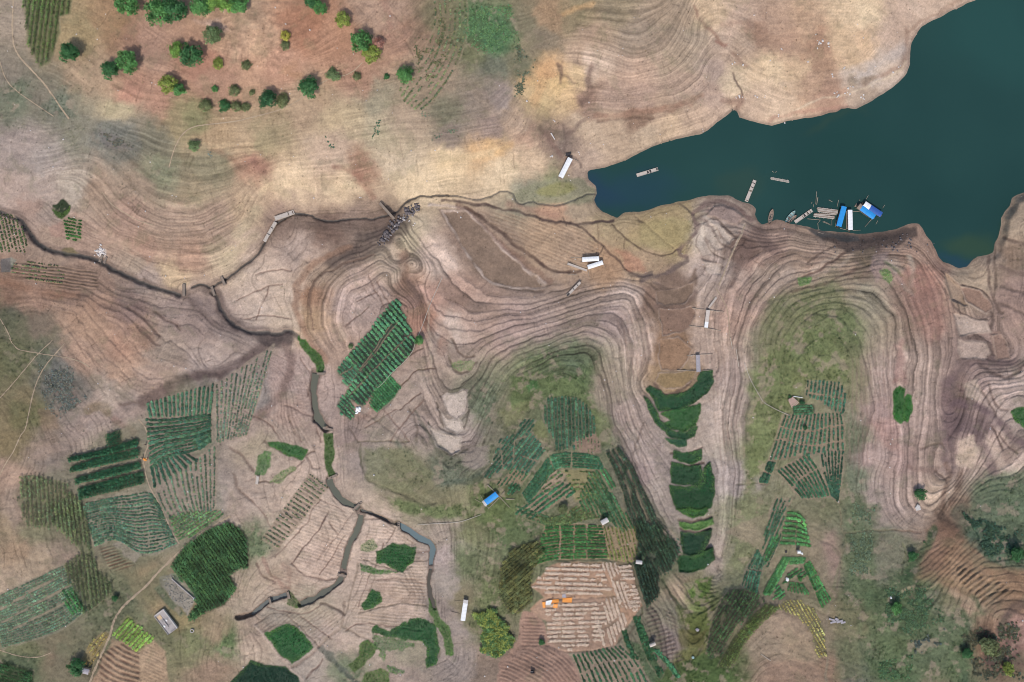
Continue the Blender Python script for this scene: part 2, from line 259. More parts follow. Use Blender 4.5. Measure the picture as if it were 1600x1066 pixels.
def colour_field():
    gx = np.arange(-132, 1734, 6.0); gy = np.arange(-132, 1205, 6.0)
    CX, CY = np.meshgrid(gx, gy)
    cx = CX.ravel(); cy = CY.ravel()
    rgb = lin(CP[:, 2:5]); out = np.zeros((cx.size, 3))
    for i in range(0, cx.size, 8000):
        d = (cx[i:i + 8000, None] - CP[None, :, 0]) ** 2 + (cy[i:i + 8000, None] - CP[None, :, 1]) ** 2
        w = 1 / (d + 60.0) ** 2.1
        out[i:i + 8000] = (w @ rgb) / w.sum(1)[:, None]
    return gx, gy, out.reshape(CX.shape + (3,))


cgx, cgy, CC = colour_field()
WX2 = XC + fbm(XC, YC, 55, 5, 31, .6) * 26 + fbm(XC, YC, 9, 2, 32) * 7; WY2 = YC + fbm(XC, YC, 55, 5, 37, .6) * 26 + fbm(XC, YC, 9, 2, 38) * 7
C = np.stack([upsample(cgx, cgy, CC[..., k], WX2, WY2) for k in range(3)], -1)
C = np.clip(C, 0.01, 0.9)
WET = np.zeros(X.shape)
PLANTED = np.zeros(X.shape)
ROUGH = np.ones(X.shape)      # how strong the small relief is


def paint(sl, m, col, wet=None):
    C[sl] = C[sl] * (1 - m[..., None]) + lin(col) * m[..., None]
    if wet is not None:
        WET[sl] = WET[sl] * (1 - m) + wet * m


def pmask(poly, feather=3, grow=0, warp=1.0, rag=0.0, seed=3):
    sl = box(poly, abs(feather) + abs(grow) + 14)
    x = X[sl] + (WXs[sl] - XC[sl]) * warp; y = Y[sl] + (WYs[sl] - YC[sl]) * warp
    d = seg_dist(x, y, poly, True) * np.where(inside(x, y, poly), -1, 1) - grow
    if rag:
        d = d + rag * fbm(X[sl], Y[sl], 12, 3, seed)
    return sl, 1 - sstep(-feather / 2, feather / 2, d)


def lmask(line, w, feather=2, warp=1.0, smooth=True, breakup=0.0, seed=5):
    line = smooth_line(line, 2) if smooth and len(line) > 2 else np.asarray(line, float)
    sl = box(line, w + feather + 12)
    x = X[sl] + (WXs[sl] - XC[sl]) * warp; y = Y[sl] + (WYs[sl] - YC[sl]) * warp
    d = seg_dist(x, y, line)
    m = 1 - sstep(w / 2 - feather / 2, w / 2 + feather / 2 + 0.01, d)
    if breakup:
        m = m * np.clip(1 - breakup + breakup * (0.5 + 2.2 * fbm(X[sl], Y[sl], 14, 2, seed)), 0, 1)
    return sl, m


# terraces ------------------------------------------------------------------
TERR = [
    (0.24, 0.8, [(872, 70), (900, 30), (950, -20), (1085, -20), (1115, 60), (1112, 130), (1085, 172), (1000, 188), (925, 172), (895, 120)]),
    (0.42, 0.9, [(455, 400), (540, 380), (640, 335), (690, 325), (700, 390), (760, 452), (900, 445), (1010, 430), (1030, 470), (1020, 590), (1000, 650), (1060, 860), (1040, 870), (960, 690), (930, 580), (800, 590), (765, 660), (770, 740), (720, 750), (640, 730), (650, 640), (660, 600), (650, 500), (620, 465), (545, 540), (500, 570), (470, 520)]),
    (0.45, 0.9, [(1080, 345), (1110, 310), (1180, 345), (1300, 380), (1450, 380), (1500, 430), (1560, 500), (1600, 560), (1640, 560), (1640, 740), (1480, 800), (1380, 800), (1340, 760), (1340, 640), (1180, 640), (1170, 780), (1120, 905), (1115, 700), (1110, 560), (1070, 440)]),
    (0.45, 0.55, [(1180, 520), (1250, 440), (1330, 440), (1370, 520), (1345, 640), (1180, 640)]),
    (0.36, 0.6, [(185, 60), (300, 60), (310, 190), (170, 170)]),
    (0.36, 0.6, [(60, 250), (250, 200), (420, 230), (400, 390), (280, 450), (150, 390), (60, 360)]),
    (0.5, 0.5, [(60, 450), (180, 445), (330, 490), (400, 540), (240, 610), (120, 570)]),
    (0.6, 0.6, [(1430, 850), (1600, 840), (1640, 960), (1560, 1000), (1440, 950)]),
    (0.6, 0.7, [(1000, 920), (1110, 900), (1130, 960), (1090, 1050), (1020, 1040)]),
    (0.55, 0.45, [(600, 680), (760, 740), (800, 830), (720, 880), (640, 800)]),
    (0.7, 0.5, [(630, 20), (700, 0), (740, 100), (650, 180), (600, 130)]),
    (0.5, 0.35, [(640, 180), (800, 120), (830, 230), (700, 270)]),
]
H = H0.copy()
RISER = np.zeros(X.shape); BANDS = np.zeros(X.shape)
gyy, gxx = np.gradient(H0)
GR = np.hypot(gxx, gyy) / STEP + 1e-4        # metres per pixel (inside)
for step, amt, poly in TERR:
    soft = .55 if poly[0][1] < 280 else 1.0
    sl, m = pmask(poly, 26, 0, 2.0)
    m = m * amt
    t = H0[sl] / step + 0.55 * fbm(XC[sl], YC[sl], 90, 3, 41) + (0.34 * fbm(XC[sl], YC[sl], 24, 2, 45) + 0.13 * fbm(XC[sl], YC[sl], 7, 2, 46))
    k = np.floor(t); f = t - k
    w = np.clip(2.4 * GR[sl] / step, 0.10, 0.55)
    tread = 0.10 * f
    prof = (k + np.where(f < w, sstep(0, 1, f / w) * 0.9, 0.9 + 0.1 * (f - w) / (1 - w))) * step - 0.45 * step
    hh = prof - (0.55 * fbm(XC[sl], YC[sl], 90, 3, 41) + (0.34 * fbm(XC[sl], YC[sl], 24, 2, 45) + 0.13 * fbm(XC[sl], YC[sl], 7, 2, 46))) * step
    lev = sstep(0.004, 0.012, GR[sl])
    H[sl] = H[sl] * (1 - m * lev) + hh * m * lev
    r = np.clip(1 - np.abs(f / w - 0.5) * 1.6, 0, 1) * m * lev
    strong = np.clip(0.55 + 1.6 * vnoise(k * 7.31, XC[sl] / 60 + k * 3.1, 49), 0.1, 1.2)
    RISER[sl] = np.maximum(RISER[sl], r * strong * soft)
    BANDS[sl] = np.where(m > 0.05, (vnoise(t * 1.0 * 2.3, XC[sl] / 160, 51) * 0.8 + vnoise(k * 3.7, XC[sl] / 90 + k, 55) * 1.0) * m * lev * soft, BANDS[sl])
# riser soil is mixed darker; bands vary the tone along the terraces
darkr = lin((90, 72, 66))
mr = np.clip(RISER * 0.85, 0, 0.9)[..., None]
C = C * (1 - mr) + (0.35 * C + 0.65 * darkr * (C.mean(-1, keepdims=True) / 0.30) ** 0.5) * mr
C *= np.clip(1.06 + 0.95 * BANDS, .5, 1.45)[..., None]
# old water lines: every stand of the falling water left a fine contour of silt
lines = vnoise(H0 / 0.16 + 0.5 * fbm(XC, YC, 20, 2, 57), XC / 70 + YC / 90, 58) + .6 * vnoise(H0 / 0.075, XC / 50 - YC / 60, 59)
lines *= (1 - sstep(0.07, 0.12, GR)) * sstep(0.004, 0.012, GR) * np.clip(.6 + 1.3 * fbm(XC, YC, 60, 2, 60), 0, 1.2)
C *= (1 + 0.34 * lines)[..., None]
tt = H0 / 0.21 + .7 * fbm(XC, YC, 40, 3, 62) + .25 * fbm(XC, YC, 9, 2, 63)
thin = 1 - sstep(.35, 1.0, np.abs(tt - np.round(tt)) / np.clip(1.5 * GR / 0.21, .02, .5))
thin *= (1 - sstep(.045, .075, GR)) * sstep(.006, .014, GR) * np.clip(.35 + 2.6 * fbm(XC + tt * 40, YC, 38, 3, 64), 0, 1)
H = H - .05 * thin
C *= (1 - 0.30 * thin * (.4 + .6 * sstep(270, 330, YC)))[..., None]

# shoreline -------------------------------------------------------------------
wl = np.asarray(SHORE, float)
sub = (slice(None, None, 2), slice(None, None, 2))


def sd_poly_fast(poly, jit=0):
    d = seg_dist(X[sub], Y[sub], poly, True) * np.where(inside(X[sub], Y[sub], poly), -1, 1)
    iu = np.arange(NX) / 2.0; iv = np.arange(NY) / 2.0
    i0 = np.clip(np.floor(iu).astype(int), 0, d.shape[1] - 2); j0 = np.clip(np.floor(iv).astype(int), 0, d.shape[0] - 2)
    fu = (iu - i0)[None, :]; fv = (iv - j0)[:, None]
    a = d[j0][:, i0]; b = d[j0][:, i0 + 1]; c = d[j0 + 1][:, i0]; e = d[j0 + 1][:, i0 + 1]
    return (a * (1 - fu) + b * fu) * (1 - fv) + (c * (1 - fu) + e * fu) * fv


SD = sd_poly_fast(SHORE) + fbm(XC, YC, 14, 3, 61) * 1.6
k = sstep(0, 16, SD)
H = np.where(SD > 0, SD * 0.035 * (1 - k) + np.maximum(H, 0.25 + 0.02 * np.minimum(SD, 40)) * k, np.maximum(SD * 0.06, -3.0))
# ------------------------------------------------------------------ drawn surface detail: mud, ditches, bunds, banks, plots
MUD = (104, 86, 77)
LINES = [
    ([(1568, 372), (1585, 378), (1605, 384)], 5, (118, 98, 88), .7, 0, 4), ([(1560, 418), (1580, 424), (1605, 430)], 6, (118, 98, 90), .7, 0, 4), ([(1563, 448), (1580, 452), (1605, 462)], 5, (112, 94, 88), .7, 0, 4), ([(1560, 475), (1580, 482), (1605, 492)], 5, (120, 100, 92), .6, 0, 4), ([(1556, 360), (1552, 395), (1556, 430), (1552, 470)], 4, (126, 106, 94), .7, 0, 3),
    # points, width, colour, alpha, wet, feather
    ([(-40, 318), (0, 328), (30, 337), (45, 360), (52, 378), (75, 388), (95, 393), (130, 400), (155, 405), (170, 415), (200, 433), (240, 447), (265, 456), (290, 461)], 11, (108, 91, 84), .8, .4, 6),
    ([(-40, 322), (0, 332), (30, 341), (48, 366), (58, 382), (95, 397), (150, 405), (170, 417), (210, 437), (240, 450), (280, 461)], 3.5, (84, 74, 70), .8, .7, 3),
    ([(290, 458), (318, 449), (352, 440), (370, 425), (400, 403), (415, 380), (424, 362), (440, 346), (470, 336)], 12, (125, 106, 94), .8, .4, 7),
    ([(300, 450), (318, 444), (330, 451), (352, 438), (370, 425), (400, 403), (412, 385), (424, 360), (440, 344), (460, 334), (485, 335), (495, 343), (520, 346), (545, 343), (560, 341), (580, 343), (600, 338), (620, 333), (630, 320), (650, 309), (675, 306), (700, 306)], 2.6, (82, 70, 64), .9, .7, 2),
    ([(440, 352), (480, 345), (520, 352), (560, 350), (600, 346), (630, 334)], 22, (120, 99, 88), .7, .4, 12),
    ([(520, 405), (560, 388), (600, 376), (628, 352)], 26, (98, 82, 75), .8, .5, 14),
    ([(560, 372), (600, 366), (630, 345)], 14, (92, 78, 72), .7, .5, 10),
    ([(338, 458), (345, 480), (358, 505), (385, 518), (420, 522), (448, 518)], 17, (106, 89, 83), .85, .5, 8),
    ([(320, 452), (338, 462)], 14, (120, 102, 93), .8, .4, 8),
    ([(298, 470), (325, 500), (345, 512), (370, 520)], 9, (118, 98, 92), .6, .3, 7),
    ([(185, 470), (230, 488), (262, 495), (282, 515)], 9, (128, 103, 95), .55, .2, 8),
    ([(225, 628), (255, 610), (275, 596), (300, 588), (335, 584), (352, 588)], 17, (99, 79, 75), .85, .4, 9),
    ([(345, 580), (370, 570), (395, 555), (412, 538), (445, 526)], 17, (104, 84, 80), .85, .4, 9),
    ([(190, 632), (225, 630), (262, 618), (285, 604)], 7, (112, 92, 84), .7, .2, 5),
    ([(410, 528), (435, 536), (450, 530)], 18, (84, 72, 70), .9, .5, 8),
    ([(448, 540), (456, 565), (452, 592), (438, 618), (404, 650)], 15, (130, 106, 98), .8, .2, 9),
    ([(545, 388), (505, 402), (478, 420), (464, 445), (461, 480), (470, 512), (488, 540), (508, 565)], 11, (150, 116, 95), .75, .1, 7),
    ([(585, 398), (540, 412), (502, 428), (484, 452), (482, 486), (492, 515)], 3, (140, 112, 97), .7, 0, 3),
    ([(628, 400), (632, 430), (640, 452), (655, 466)], 16, (132, 104, 88), .75, .1, 10),
    ([(640, 440), (652, 462), (664, 490)], 10, (120, 96, 86), .7, .2, 8),
    ([(660, 480), (680, 505), (700, 520), (690, 545)], 16, (160, 118, 98), .5, 0, 10),
    ([(690, 330), (715, 370), (738, 408), (758, 436), (790, 450), (848, 455)], 5, (116, 96, 86), .85, .3, 4),
    ([(670, 320), (700, 322), (728, 327), (752, 352), (775, 376), (800, 398), (822, 420), (850, 443)], 4.5, (193, 174, 164), .8, 0, 4),
    ([(728, 325), (760, 345), (800, 378), (830, 400), (852, 416), (874, 428), (905, 424)], 5, (108, 84, 74), .85, .3, 3),
    ([(716, 322), (752, 355), (790, 390), (826, 415), (858, 440)], 12, (128, 96, 82), .7, .2, 7),
    ([(690, 313), (730, 318), (760, 321), (790, 327), (830, 337), (858, 345), (885, 350), (920, 348), (958, 345)], 4.5, (102, 82, 76), .85, .4, 3),
    ([(795, 320), (830, 328), (870, 338)], 12, (172, 132, 112), .6, 0, 8),
    ([(903, 350), (935, 378), (958, 400), (980, 420), (1000, 434), (1020, 430)], 3.2, (106, 84, 76), .85, .3, 2),
    ([(955, 350), (975, 368), (1000, 388), (1022, 398), (1048, 397), (1062, 390)], 2.6, (112, 92, 76), .8, .3, 2),
    ([(992, 337), (1020, 360), (1052, 388)], 2.2, (125, 104, 86), .7, .2, 2),
    ([(935, 350), (936, 380), (932, 400)], 1.6, (125, 100, 84), .5, .2, 2), ([(979, 372), (976, 388)], 1.6, (120, 98, 80), .6, .2, 2), ([(944, 386), (935, 402)], 1.8, (92, 78, 68), .7, .2, 2),
    ([(880, 340), (886, 352)], 2, (110, 90, 80), .7, .3, 2),
    ([(1060, 318), (1075, 326), (1086, 335)], 3, (98, 86, 78), .8, .4, 2),
    ([(1072, 400), (1060, 392), (1085, 370), (1090, 345), (1083, 332), (1098, 322), (1115, 313), (1135, 318), (1158, 330), (1174, 345)], 6, (114, 92, 88), .85, .3, 4),
    ([(1098, 400), (1104, 380), (1112, 362), (1106, 350), (1095, 338)], 8, (140, 120, 112), .7, .2, 6),
    ([(1000, 438), (1030, 432), (1052, 420), (1072, 405)], 7, (104, 88, 84), .85, .4, 4),
    ([(985, 428), (1004, 432), (1018, 428)], 8, (88, 76, 74), .8, .5, 4),
    ([(1020, 440), (1045, 450), (1075, 448), (1090, 420)], 3, (165, 142, 130), .6, 0, 3),
    ([(1024, 478), (1050, 482), (1075, 470), (1085, 460)], 10, (112, 90, 82), .7, .3, 7),
    ([(1110, 333), (1130, 350), (1150, 372)], 3, (110, 92, 84), .8, 0, 3), ([(1112, 360), (1130, 385), (1150, 392)], 3, (112, 94, 86), .8, 0, 3), ([(1106, 388), (1125, 402), (1132, 404)], 3, (112, 94, 86), .7, 0, 3), ([(1098, 404), (1112, 408), (1130, 418)], 3, (118, 98, 90), .7, 0, 3),
    ([(1100, 338), (1120, 352), (1145, 376)], 5, (196, 178, 164), .7, 0, 4), ([(1095, 352), (1118, 372), (1140, 380)], 6, (192, 174, 160), .7, 0, 5),
    ([(1165, 350), (1155, 375), (1142, 400), (1132, 425), (1124, 445)], 2.4, (188, 168, 150), .9, 0, 2),
    ([(1180, 360), (1195, 380), (1210, 392)], 18, (112, 90, 84), .7, .2, 12),
    ([(1150, 420), (1165, 400), (1172, 380)], 14, (118, 96, 88), .6, .1, 10), ([(1150, 435), (1140, 450)], 8, (104, 84, 78), .6, .1, 6),
    ([(1262, 410), (1290, 388), (1310, 386)], 3, (135, 112, 100), .7, 0, 3), ([(1250, 435), (1285, 420), (1310, 402), (1330, 388)], 4, (125, 98, 88), .75, 0, 3), ([(1240, 455), (1300, 440), (1345, 418), (1360, 410)], 4, (122, 96, 88), .7, 0, 3),
    ([(1270, 422), (1300, 404), (1310, 396)], 6, (188, 166, 148), .6, 0, 5), ([(1285, 428), (1320, 410), (1332, 398)], 6, (186, 164, 146), .6, 0, 5),
    ([(1345, 405), (1355, 415), (1372, 405)], 4, (104, 90, 78), .7, 0, 3),
    ([(1378, 402), (1392, 412), (1410, 440), (1425, 462)], 7, (168, 152, 142), .7, 0, 5), ([(1382, 408), (1398, 420), (1410, 432)], 4, (92, 112, 74), .7, 0, 4),
    ([(1420, 400), (1428, 422), (1424, 445)], 8, (188, 168, 150), .7, 0, 6),
    ([(1470, 425), (1490, 440), (1505, 448), (1530, 450), (1544, 462), (1552, 482)], 3, (102, 84, 76), .85, .3, 2.5),
    ([(1480, 440), (1500, 455), (1510, 470), (1530, 485), (1542, 490)], 3, (188, 170, 156), .8, 0, 2.5),
    ([(1476, 450), (1488, 470), (1500, 490), (1520, 498), (1543, 500)], 3, (112, 92, 84), .8, .2, 2.5),
    ([(1490, 490), (1500, 505), (1520, 512), (1543, 512)], 3, (120, 98, 90), .7, .2, 2.5), ([(1545, 480), (1553, 495), (1548, 520), (1560, 525), (1575, 540)], 5, (112, 92, 84), .7, .3, 4),
    ([(1545, 400), (1546, 425), (1545, 445), (1553, 470), (1565, 490)], 4, (122, 100, 90), .7, .2, 3),
    ([(1486, 600), (1500, 572), (1530, 562), (1570, 568), (1610, 566)], 15, (112, 92, 90), .85, .3, 9),
    ([(1482, 600), (1482, 640), (1480, 690), (1484, 730)], 24, (116, 95, 95), .8, .2, 12),
    ([(1490, 632), (1515, 632), (1545, 646), (1570, 664), (1585, 690), (1612, 700)], 12, (104, 84, 88), .8, .2, 8),
    ([(1515, 660), (1530, 690), (1545, 715), (1552, 740)], 15, (120, 99, 98), .75, .2, 9),
    ([(1530, 570), (1560, 590), (1585, 590), (1595, 575)], 5, (122, 102, 96), .7, 0, 4), ([(1520, 600), (1540, 620), (1556, 650)], 4, (120, 100, 92), .7, 0, 3), ([(1545, 600), (1548, 620), (1560, 640), (1575, 640)], 4, (126, 104, 96), .7, 0, 3), ([(1550, 668), (1565, 695), (1568, 706)], 3, (112, 92, 86), .8, 0, 3), ([(1560, 675), (1575, 700), (1590, 710)], 3, (118, 96, 90), .7, 0, 3),
    ([(1478, 725), (1485, 740), (1478, 770), (1470, 790)], 9, (126, 100, 86), .75, .1, 6), ([(1500, 740), (1495, 770), (1488, 785)], 11, (104, 78, 66), .6, 0, 8),
    ([(1440, 700), (1470, 690), (1475, 700)], 4, (128, 104, 96), .6, 0, 3), ([(1420, 730), (1445, 735), (1465, 732)], 9, (128, 104, 96), .7, 0, 6), ([(1462, 735), (1480, 752)], 4, (108, 88, 82), .7, 0, 3),
    ([(1475, 790), (1468, 812), (1490, 830), (1520, 860), (1560, 885), (1600, 920)], 6, (116, 92, 76), .6, 0, 5), ([(1470, 806), (1485, 815), (1496, 822)], 11, (86, 72, 64), .7, 0, 7),
    ([(1612, 935), (1590, 945), (1572, 960), (1562, 985)], 12, (82, 70, 68), .8, 0, 8), ([(1535, 990), (1545, 1010), (1550, 1030)], 20, (76, 66, 64), .75, 0, 12), ([(1580, 1010), (1595, 1040)], 20, (88, 72, 66), .7, 0, 12),
    ([(1585, 990), (1600, 965), (1610, 955)], 4, (196, 158, 138), .7, 0, 4), ([(1575, 1030), (1578, 1010), (1600, 1000)], 6, (182, 148, 132), .6, 0, 5),
    ([(1412, 906), (1430, 880), (1448, 855), (1460, 828)], 13, (66, 92, 62), .85, 0, 6), ([(1408, 880), (1418, 862), (1410, 850)], 2.6, (172, 160, 128), .7, 0, 2),
    ([(1410, 922), (1432, 916), (1455, 922), (1470, 905)], 4, (196, 172, 138), .8, 0, 4), ([(1490, 924), (1512, 935), (1530, 960)], 10, (172, 148, 122), .7, 0, 7),
    ([(1460, 905), (1490, 908), (1520, 930), (1535, 960)], 8, (74, 96, 68), .7, 0, 7),
    ([(1420, 1010), (1445, 1000), (1470, 990), (1480, 985)], 22, (78, 84, 78), .7, 0, 14), ([(1500, 960), (1512, 990), (1498, 1030), (1505, 1066)], 18, (66, 92, 70), .7, 0, 10),
    ([(1500, 800), (1530, 850), (1580, 875), (1610, 880)], 24, (70, 92, 78), .65, 0, 14),
    ([(840, 105), (848, 125), (836, 160)], 16, (204, 162, 116), .7, 0, 12), ([(880, 20), (905, 12), (925, 8)], 8, (205, 162, 112), .6, 0, 7), ([(870, 100), (880, 108), (876, 130)], 5, (150, 120, 100), .7, 0, 4),
    ([(868, 98), (874, 106), (878, 95)], 3, (150, 124, 106), .4, 0, 3), ([(871, 103), (878, 115), (890, 122), (899, 131)], 4, (150, 124, 104), .5, 0, 3),
    ([(925, 105), (920, 130), (922, 150), (908, 160)], 9, (116, 92, 82), .75, 0, 7), ([(870, 210), (885, 215), (900, 200), (912, 190)], 8, (125, 104, 94), .7, .1, 6), ([(845, 200), (860, 220), (880, 245), (890, 258)], 8, (128, 100, 90), .7, .1, 7), ([(880, 195), (884, 220), (882, 240), (905, 250), (908, 262)], 4, (134, 112, 102), .6, .2, 4),
    ([(930, 182), (970, 180), (1010, 172), (1060, 168), (1095, 150)], 9, (146, 112, 94), .75, 0, 6), ([(935, 190), (980, 184), (1020, 184)], 5, (130, 102, 88), .6, 0, 5),
    ([(1085, 10), (1100, 40), (1115, 48), (1128, 68)], 6, (138, 108, 92), .75, 0, 5), ([(1120, 65), (1135, 72)], 7, (136, 98, 86), .7, 0, 5), ([(1146, 112), (1148, 124), (1158, 138), (1160, 150)], 3, (112, 92, 86), .8, .2, 2.5), ([(1130, 155), (1148, 158), (1160, 152), (1150, 168)], 11, (128, 98, 86), .7, .2, 8), ([(1145, 86), (1165, 102)], 9, (140, 110, 94), .7, 0, 7),
    ([(1170, 45), (1190, 65), (1200, 60)], 26, (150, 120, 100), .6, 0, 14), ([(1128, 38), (1165, 36), (1175, 40)], 6, (158, 128, 112), .6, 0, 5),
    ([(1200, 190), (1240, 178), (1290, 172), (1322, 166)], 7, (166, 126, 110), .6, 0, 5), ([(1416, 45), (1418, 70), (1412, 100), (1395, 112), (1350, 130)], 8, (150, 122, 106), .7, .1, 6), ([(1500, 0), (1460, 22), (1430, 40), (1418, 55)], 6, (158, 130, 112), .7, .1, 5), ([(1240, 175), (1280, 155), (1330, 145), (1400, 118), (1414, 95)], 3, (200, 180, 156), .7, 0, 3),
    ([(1330, 128), (1350, 128), (1368, 122)], 10, (140, 122, 104), .7, 0, 6), ([(1320, 115), (1370, 100), (1398, 88), (1410, 76)], 16, (190, 178, 172), .55, 0, 12),
    ([(525, 262), (552, 268), (572, 290), (585, 312)], 9, (140, 100, 84), .65, 0, 8), ([(395, 250), (405, 270), (412, 262)], 12, (128, 92, 82), .7, 0, 9), ([(330, 232), (350, 240), (372, 260), (392, 268)], 6, (130, 95, 78), .5, 0, 6),
    ([(405, 305), (418, 288), (440, 284), (470, 288), (490, 298)], 8, (208, 182, 148), .7, 0, 7), ([(372, 368), (385, 350), (402, 330)], 18, (198, 178, 146), .6, 0, 12), ([(348, 405), (375, 385), (398, 370)], 16, (198, 176, 145), .6, 0, 10),
    ([(510, 300), (545, 288), (565, 300)], 10, (208, 184, 152), .6, 0, 9), ([(690, 262), (730, 245), (770, 240), (792, 232)], 12, (214, 186, 146), .7, 0, 9), ([(780, 238), (800, 226)], 10, (205, 162, 108), .6, 0, 8),
    ([(460, 100), (440, 112), (470, 120)], 14, (168, 128, 96), .5, 0, 10), ([(300, 106), (340, 112), (360, 120)], 20, (160, 122, 104), .4, 0, 14), ([(600, 0), (612, 30), (600, 60)], 14, (160, 122, 106), .6, 0, 8),
    ([(0, 438), (30, 450), (80, 462), (120, 460)], 12, (166, 122, 96), .5, 0, 9), ([(120, 490), (150, 480), (160, 520)], 26, (172, 138, 114), .4, 0, 16), ([(120, 460), (140, 462)], 7, (108, 88, 78), .6, 0, 5), ([(160, 480), (190, 490), (200, 520)], 12, (122, 98, 92), .5, 0, 10), ([(200, 480), (225, 500), (250, 525)], 4, (122, 98, 90), .7, 0, 3.5), ([(215, 510), (240, 535), (250, 540)], 4, (122, 98, 90), .7, 0, 3.5), ([(240, 488), (262, 500), (280, 515)], 4, (122, 98, 90), .7, 0, 3.5),
    ([(62, 560), (120, 590), (140, 620)], 20, (104, 108, 100), .4, 0, 14), ([(70, 620), (110, 650)], 30, (110, 112, 100), .3, 0, 20), ([(180, 655), (200, 668), (210, 680)], 11, (136, 104, 94), .6, 0, 8),
    ([(60, 710), (90, 700), (115, 690), (130, 660), (150, 620)], 16, (160, 138, 126), .6, 0, 10), ([(140, 640), (160, 632), (168, 645)], 16, (122, 104, 74), .6, 0, 7),
    ([(365, 740), (375, 770), (395, 785)], 4, (135, 112, 98), .6, 0, 4), ([(360, 700), (380, 715), (395, 735)], 5, (140, 116, 104), .6, 0, 4),
    ([(403, 752), (437, 755), (456, 738), (475, 720)], 2.6, (118, 96, 86), .7, .1, 2), ([(412, 690), (440, 706), (470, 718), (490, 706)], 3, (132, 110, 96), .7, 0, 2.5), ([(445, 635), (475, 646), (492, 655)], 3, (125, 100, 92), .7, 0, 2.5), ([(480, 716), (490, 735), (500, 730)], 3, (130, 106, 96), .6, 0, 2.5),
    ([(515, 800), (490, 840), (465, 866), (456, 880)], 2.6, (128, 102, 94), .8, 0, 2), ([(515, 815), (528, 833)], 2.4, (125, 100, 90), .8, 0, 2), ([(552, 800), (525, 840), (495, 875)], 1.6, (150, 124, 112), .6, 0, 2), ([(455, 880), (470, 895), (500, 908), (525, 905)], 2.8, (130, 104, 94), .7, 0, 2), ([(410, 870), (425, 900), (442, 915), (452, 920)], 6, (150, 118, 104), .6, 0, 4), ([(440, 880), (452, 890), (450, 920)], 6, (140, 112, 98), .5, 0, 4), ([(400, 880), (412, 900), (428, 910)], 3, (128, 100, 90), .6, 0, 2.5),
    ([(617, 825), (605, 848)], 2, (125, 100, 90), .7, 0, 2), ([(568, 812), (600, 812), (615, 825)], 3, (122, 100, 90), .7, 0, 2), ([(560, 880), (545, 940), (540, 960)], 3, (160, 140, 122), .6, 0, 2.5), ([(648, 876), (668, 875)], 2, (110, 96, 84), .7, 0, 2), ([(560, 960), (600, 948), (640, 940), (668, 948)], 2.4, (120, 108, 92), .7, 0, 2), ([(570, 875), (620, 895), (645, 885)], 2.4, (112, 106, 86), .7, 0, 2),
    ([(537, 940), (535, 980), (520, 992), (500, 1010)], 4, (180, 156, 138), .7, 0, 3), ([(535, 978), (565, 995), (588, 1006)], 3, (172, 150, 132), .8, 0, 2.5), ([(500, 1010), (470, 1036), (452, 1042)], 4, (178, 154, 138), .8, 0, 3), ([(398, 976), (420, 1005), (445, 1035), (475, 1064)], 3.4, (188, 166, 152), .9, 0, 3), ([(398, 976), (440, 952), (460, 970), (500, 1010)], 2, (130, 110, 98), .6, 0, 2), ([(503, 1014), (530, 1040), (560, 1070)], 8, (96, 100, 90), .8, .1, 4), ([(505, 1030), (480, 1060)], 3, (130, 104, 94), .7, 0, 2.5),
    ([(500, 942), (520, 948), (538, 962)], 4, (104, 86, 78), .7, .2, 3), ([(672, 960), (684, 985), (686, 1025)], 4, (150, 140, 118), .7, 0, 3),
    ([(560, 690), (640, 690)], 2, (130, 118, 96), .7, 0, 2), ([(565, 695), (565, 745), (600, 760), (660, 790), (680, 785)], 4, (96, 94, 74), .7, 0, 3), ([(640, 640), (655, 665), (650, 690)], 4, (120, 104, 92), .6, 0, 4), ([(648, 640), (670, 680), (690, 712)], 5, (92, 96, 82), .55, 0, 4), ([(620, 690), (655, 730), (690, 755), (725, 750), (760, 738)], 6, (84, 98, 84), .6, 0, 5), ([(690, 750), (730, 755), (770, 742), (790, 740)], 6, (92, 98, 82), .6, 0, 4),
    ([(693, 618), (697, 645), (712, 652), (728, 645), (730, 612)], 3, (112, 100, 90), .85, 0, 2.5), ([(682, 630), (690, 665), (712, 682), (726, 668), (732, 640)], 3, (112, 100, 90), .8, 0, 2.5), ([(668, 660), (685, 702), (712, 716), (728, 700)], 3.4, (104, 98, 86), .8, 0, 2.5), ([(688, 620), (705, 623), (730, 612)], 2.4, (122, 104, 94), .7, 0, 2),
    ([(668, 470), (672, 530), (675, 600)], 3, (192, 170, 150), .6, 0, 3), ([(660, 545), (645, 550), (640, 556)], 2.4, (110, 88, 78), .8, 0, 2), ([(625, 604), (645, 582), (670, 576), (682, 575)], 2.4, (120, 94, 82), .8, 0, 2), ([(625, 640), (655, 615)], 2.4, (118, 94, 84), .8, 0, 2),
    ([(700, 555), (712, 582), (728, 585), (745, 568)], 4, (116, 98, 86), .7, 0, 3), ([(705, 530), (722, 560), (742, 558)], 3, (122, 98, 86), .7, 0, 2.5),
    ([(560, 640), (620, 680), (640, 700)], 3, (150, 132, 118), .5, 0, 3), ([(575, 660), (600, 640), (612, 625)], 2, (130, 112, 98), .6, 0, 2), ([(545, 670), (560, 690)], 2, (110, 92, 82), .6, 0, 2),
    ([(1005, 800), (990, 760), (985, 720), (1005, 660)], 3, (118, 100, 92), .5, 0, 3), ([(1048, 708), (1072, 712), (1096, 700)], 3.4, (122, 98, 90), .8, 0, 2.5), ([(1050, 724), (1072, 730), (1100, 722)], 3.4, (122, 98, 90), .8, 0, 2.5), ([(1030, 644), (1062, 640), (1092, 628)], 2.6, (176, 158, 142), .85, 0, 2), ([(1024, 600), (1036, 618), (1044, 618), (1068, 606), (1085, 590)], 5, (126, 102, 92), .8, .1, 4),
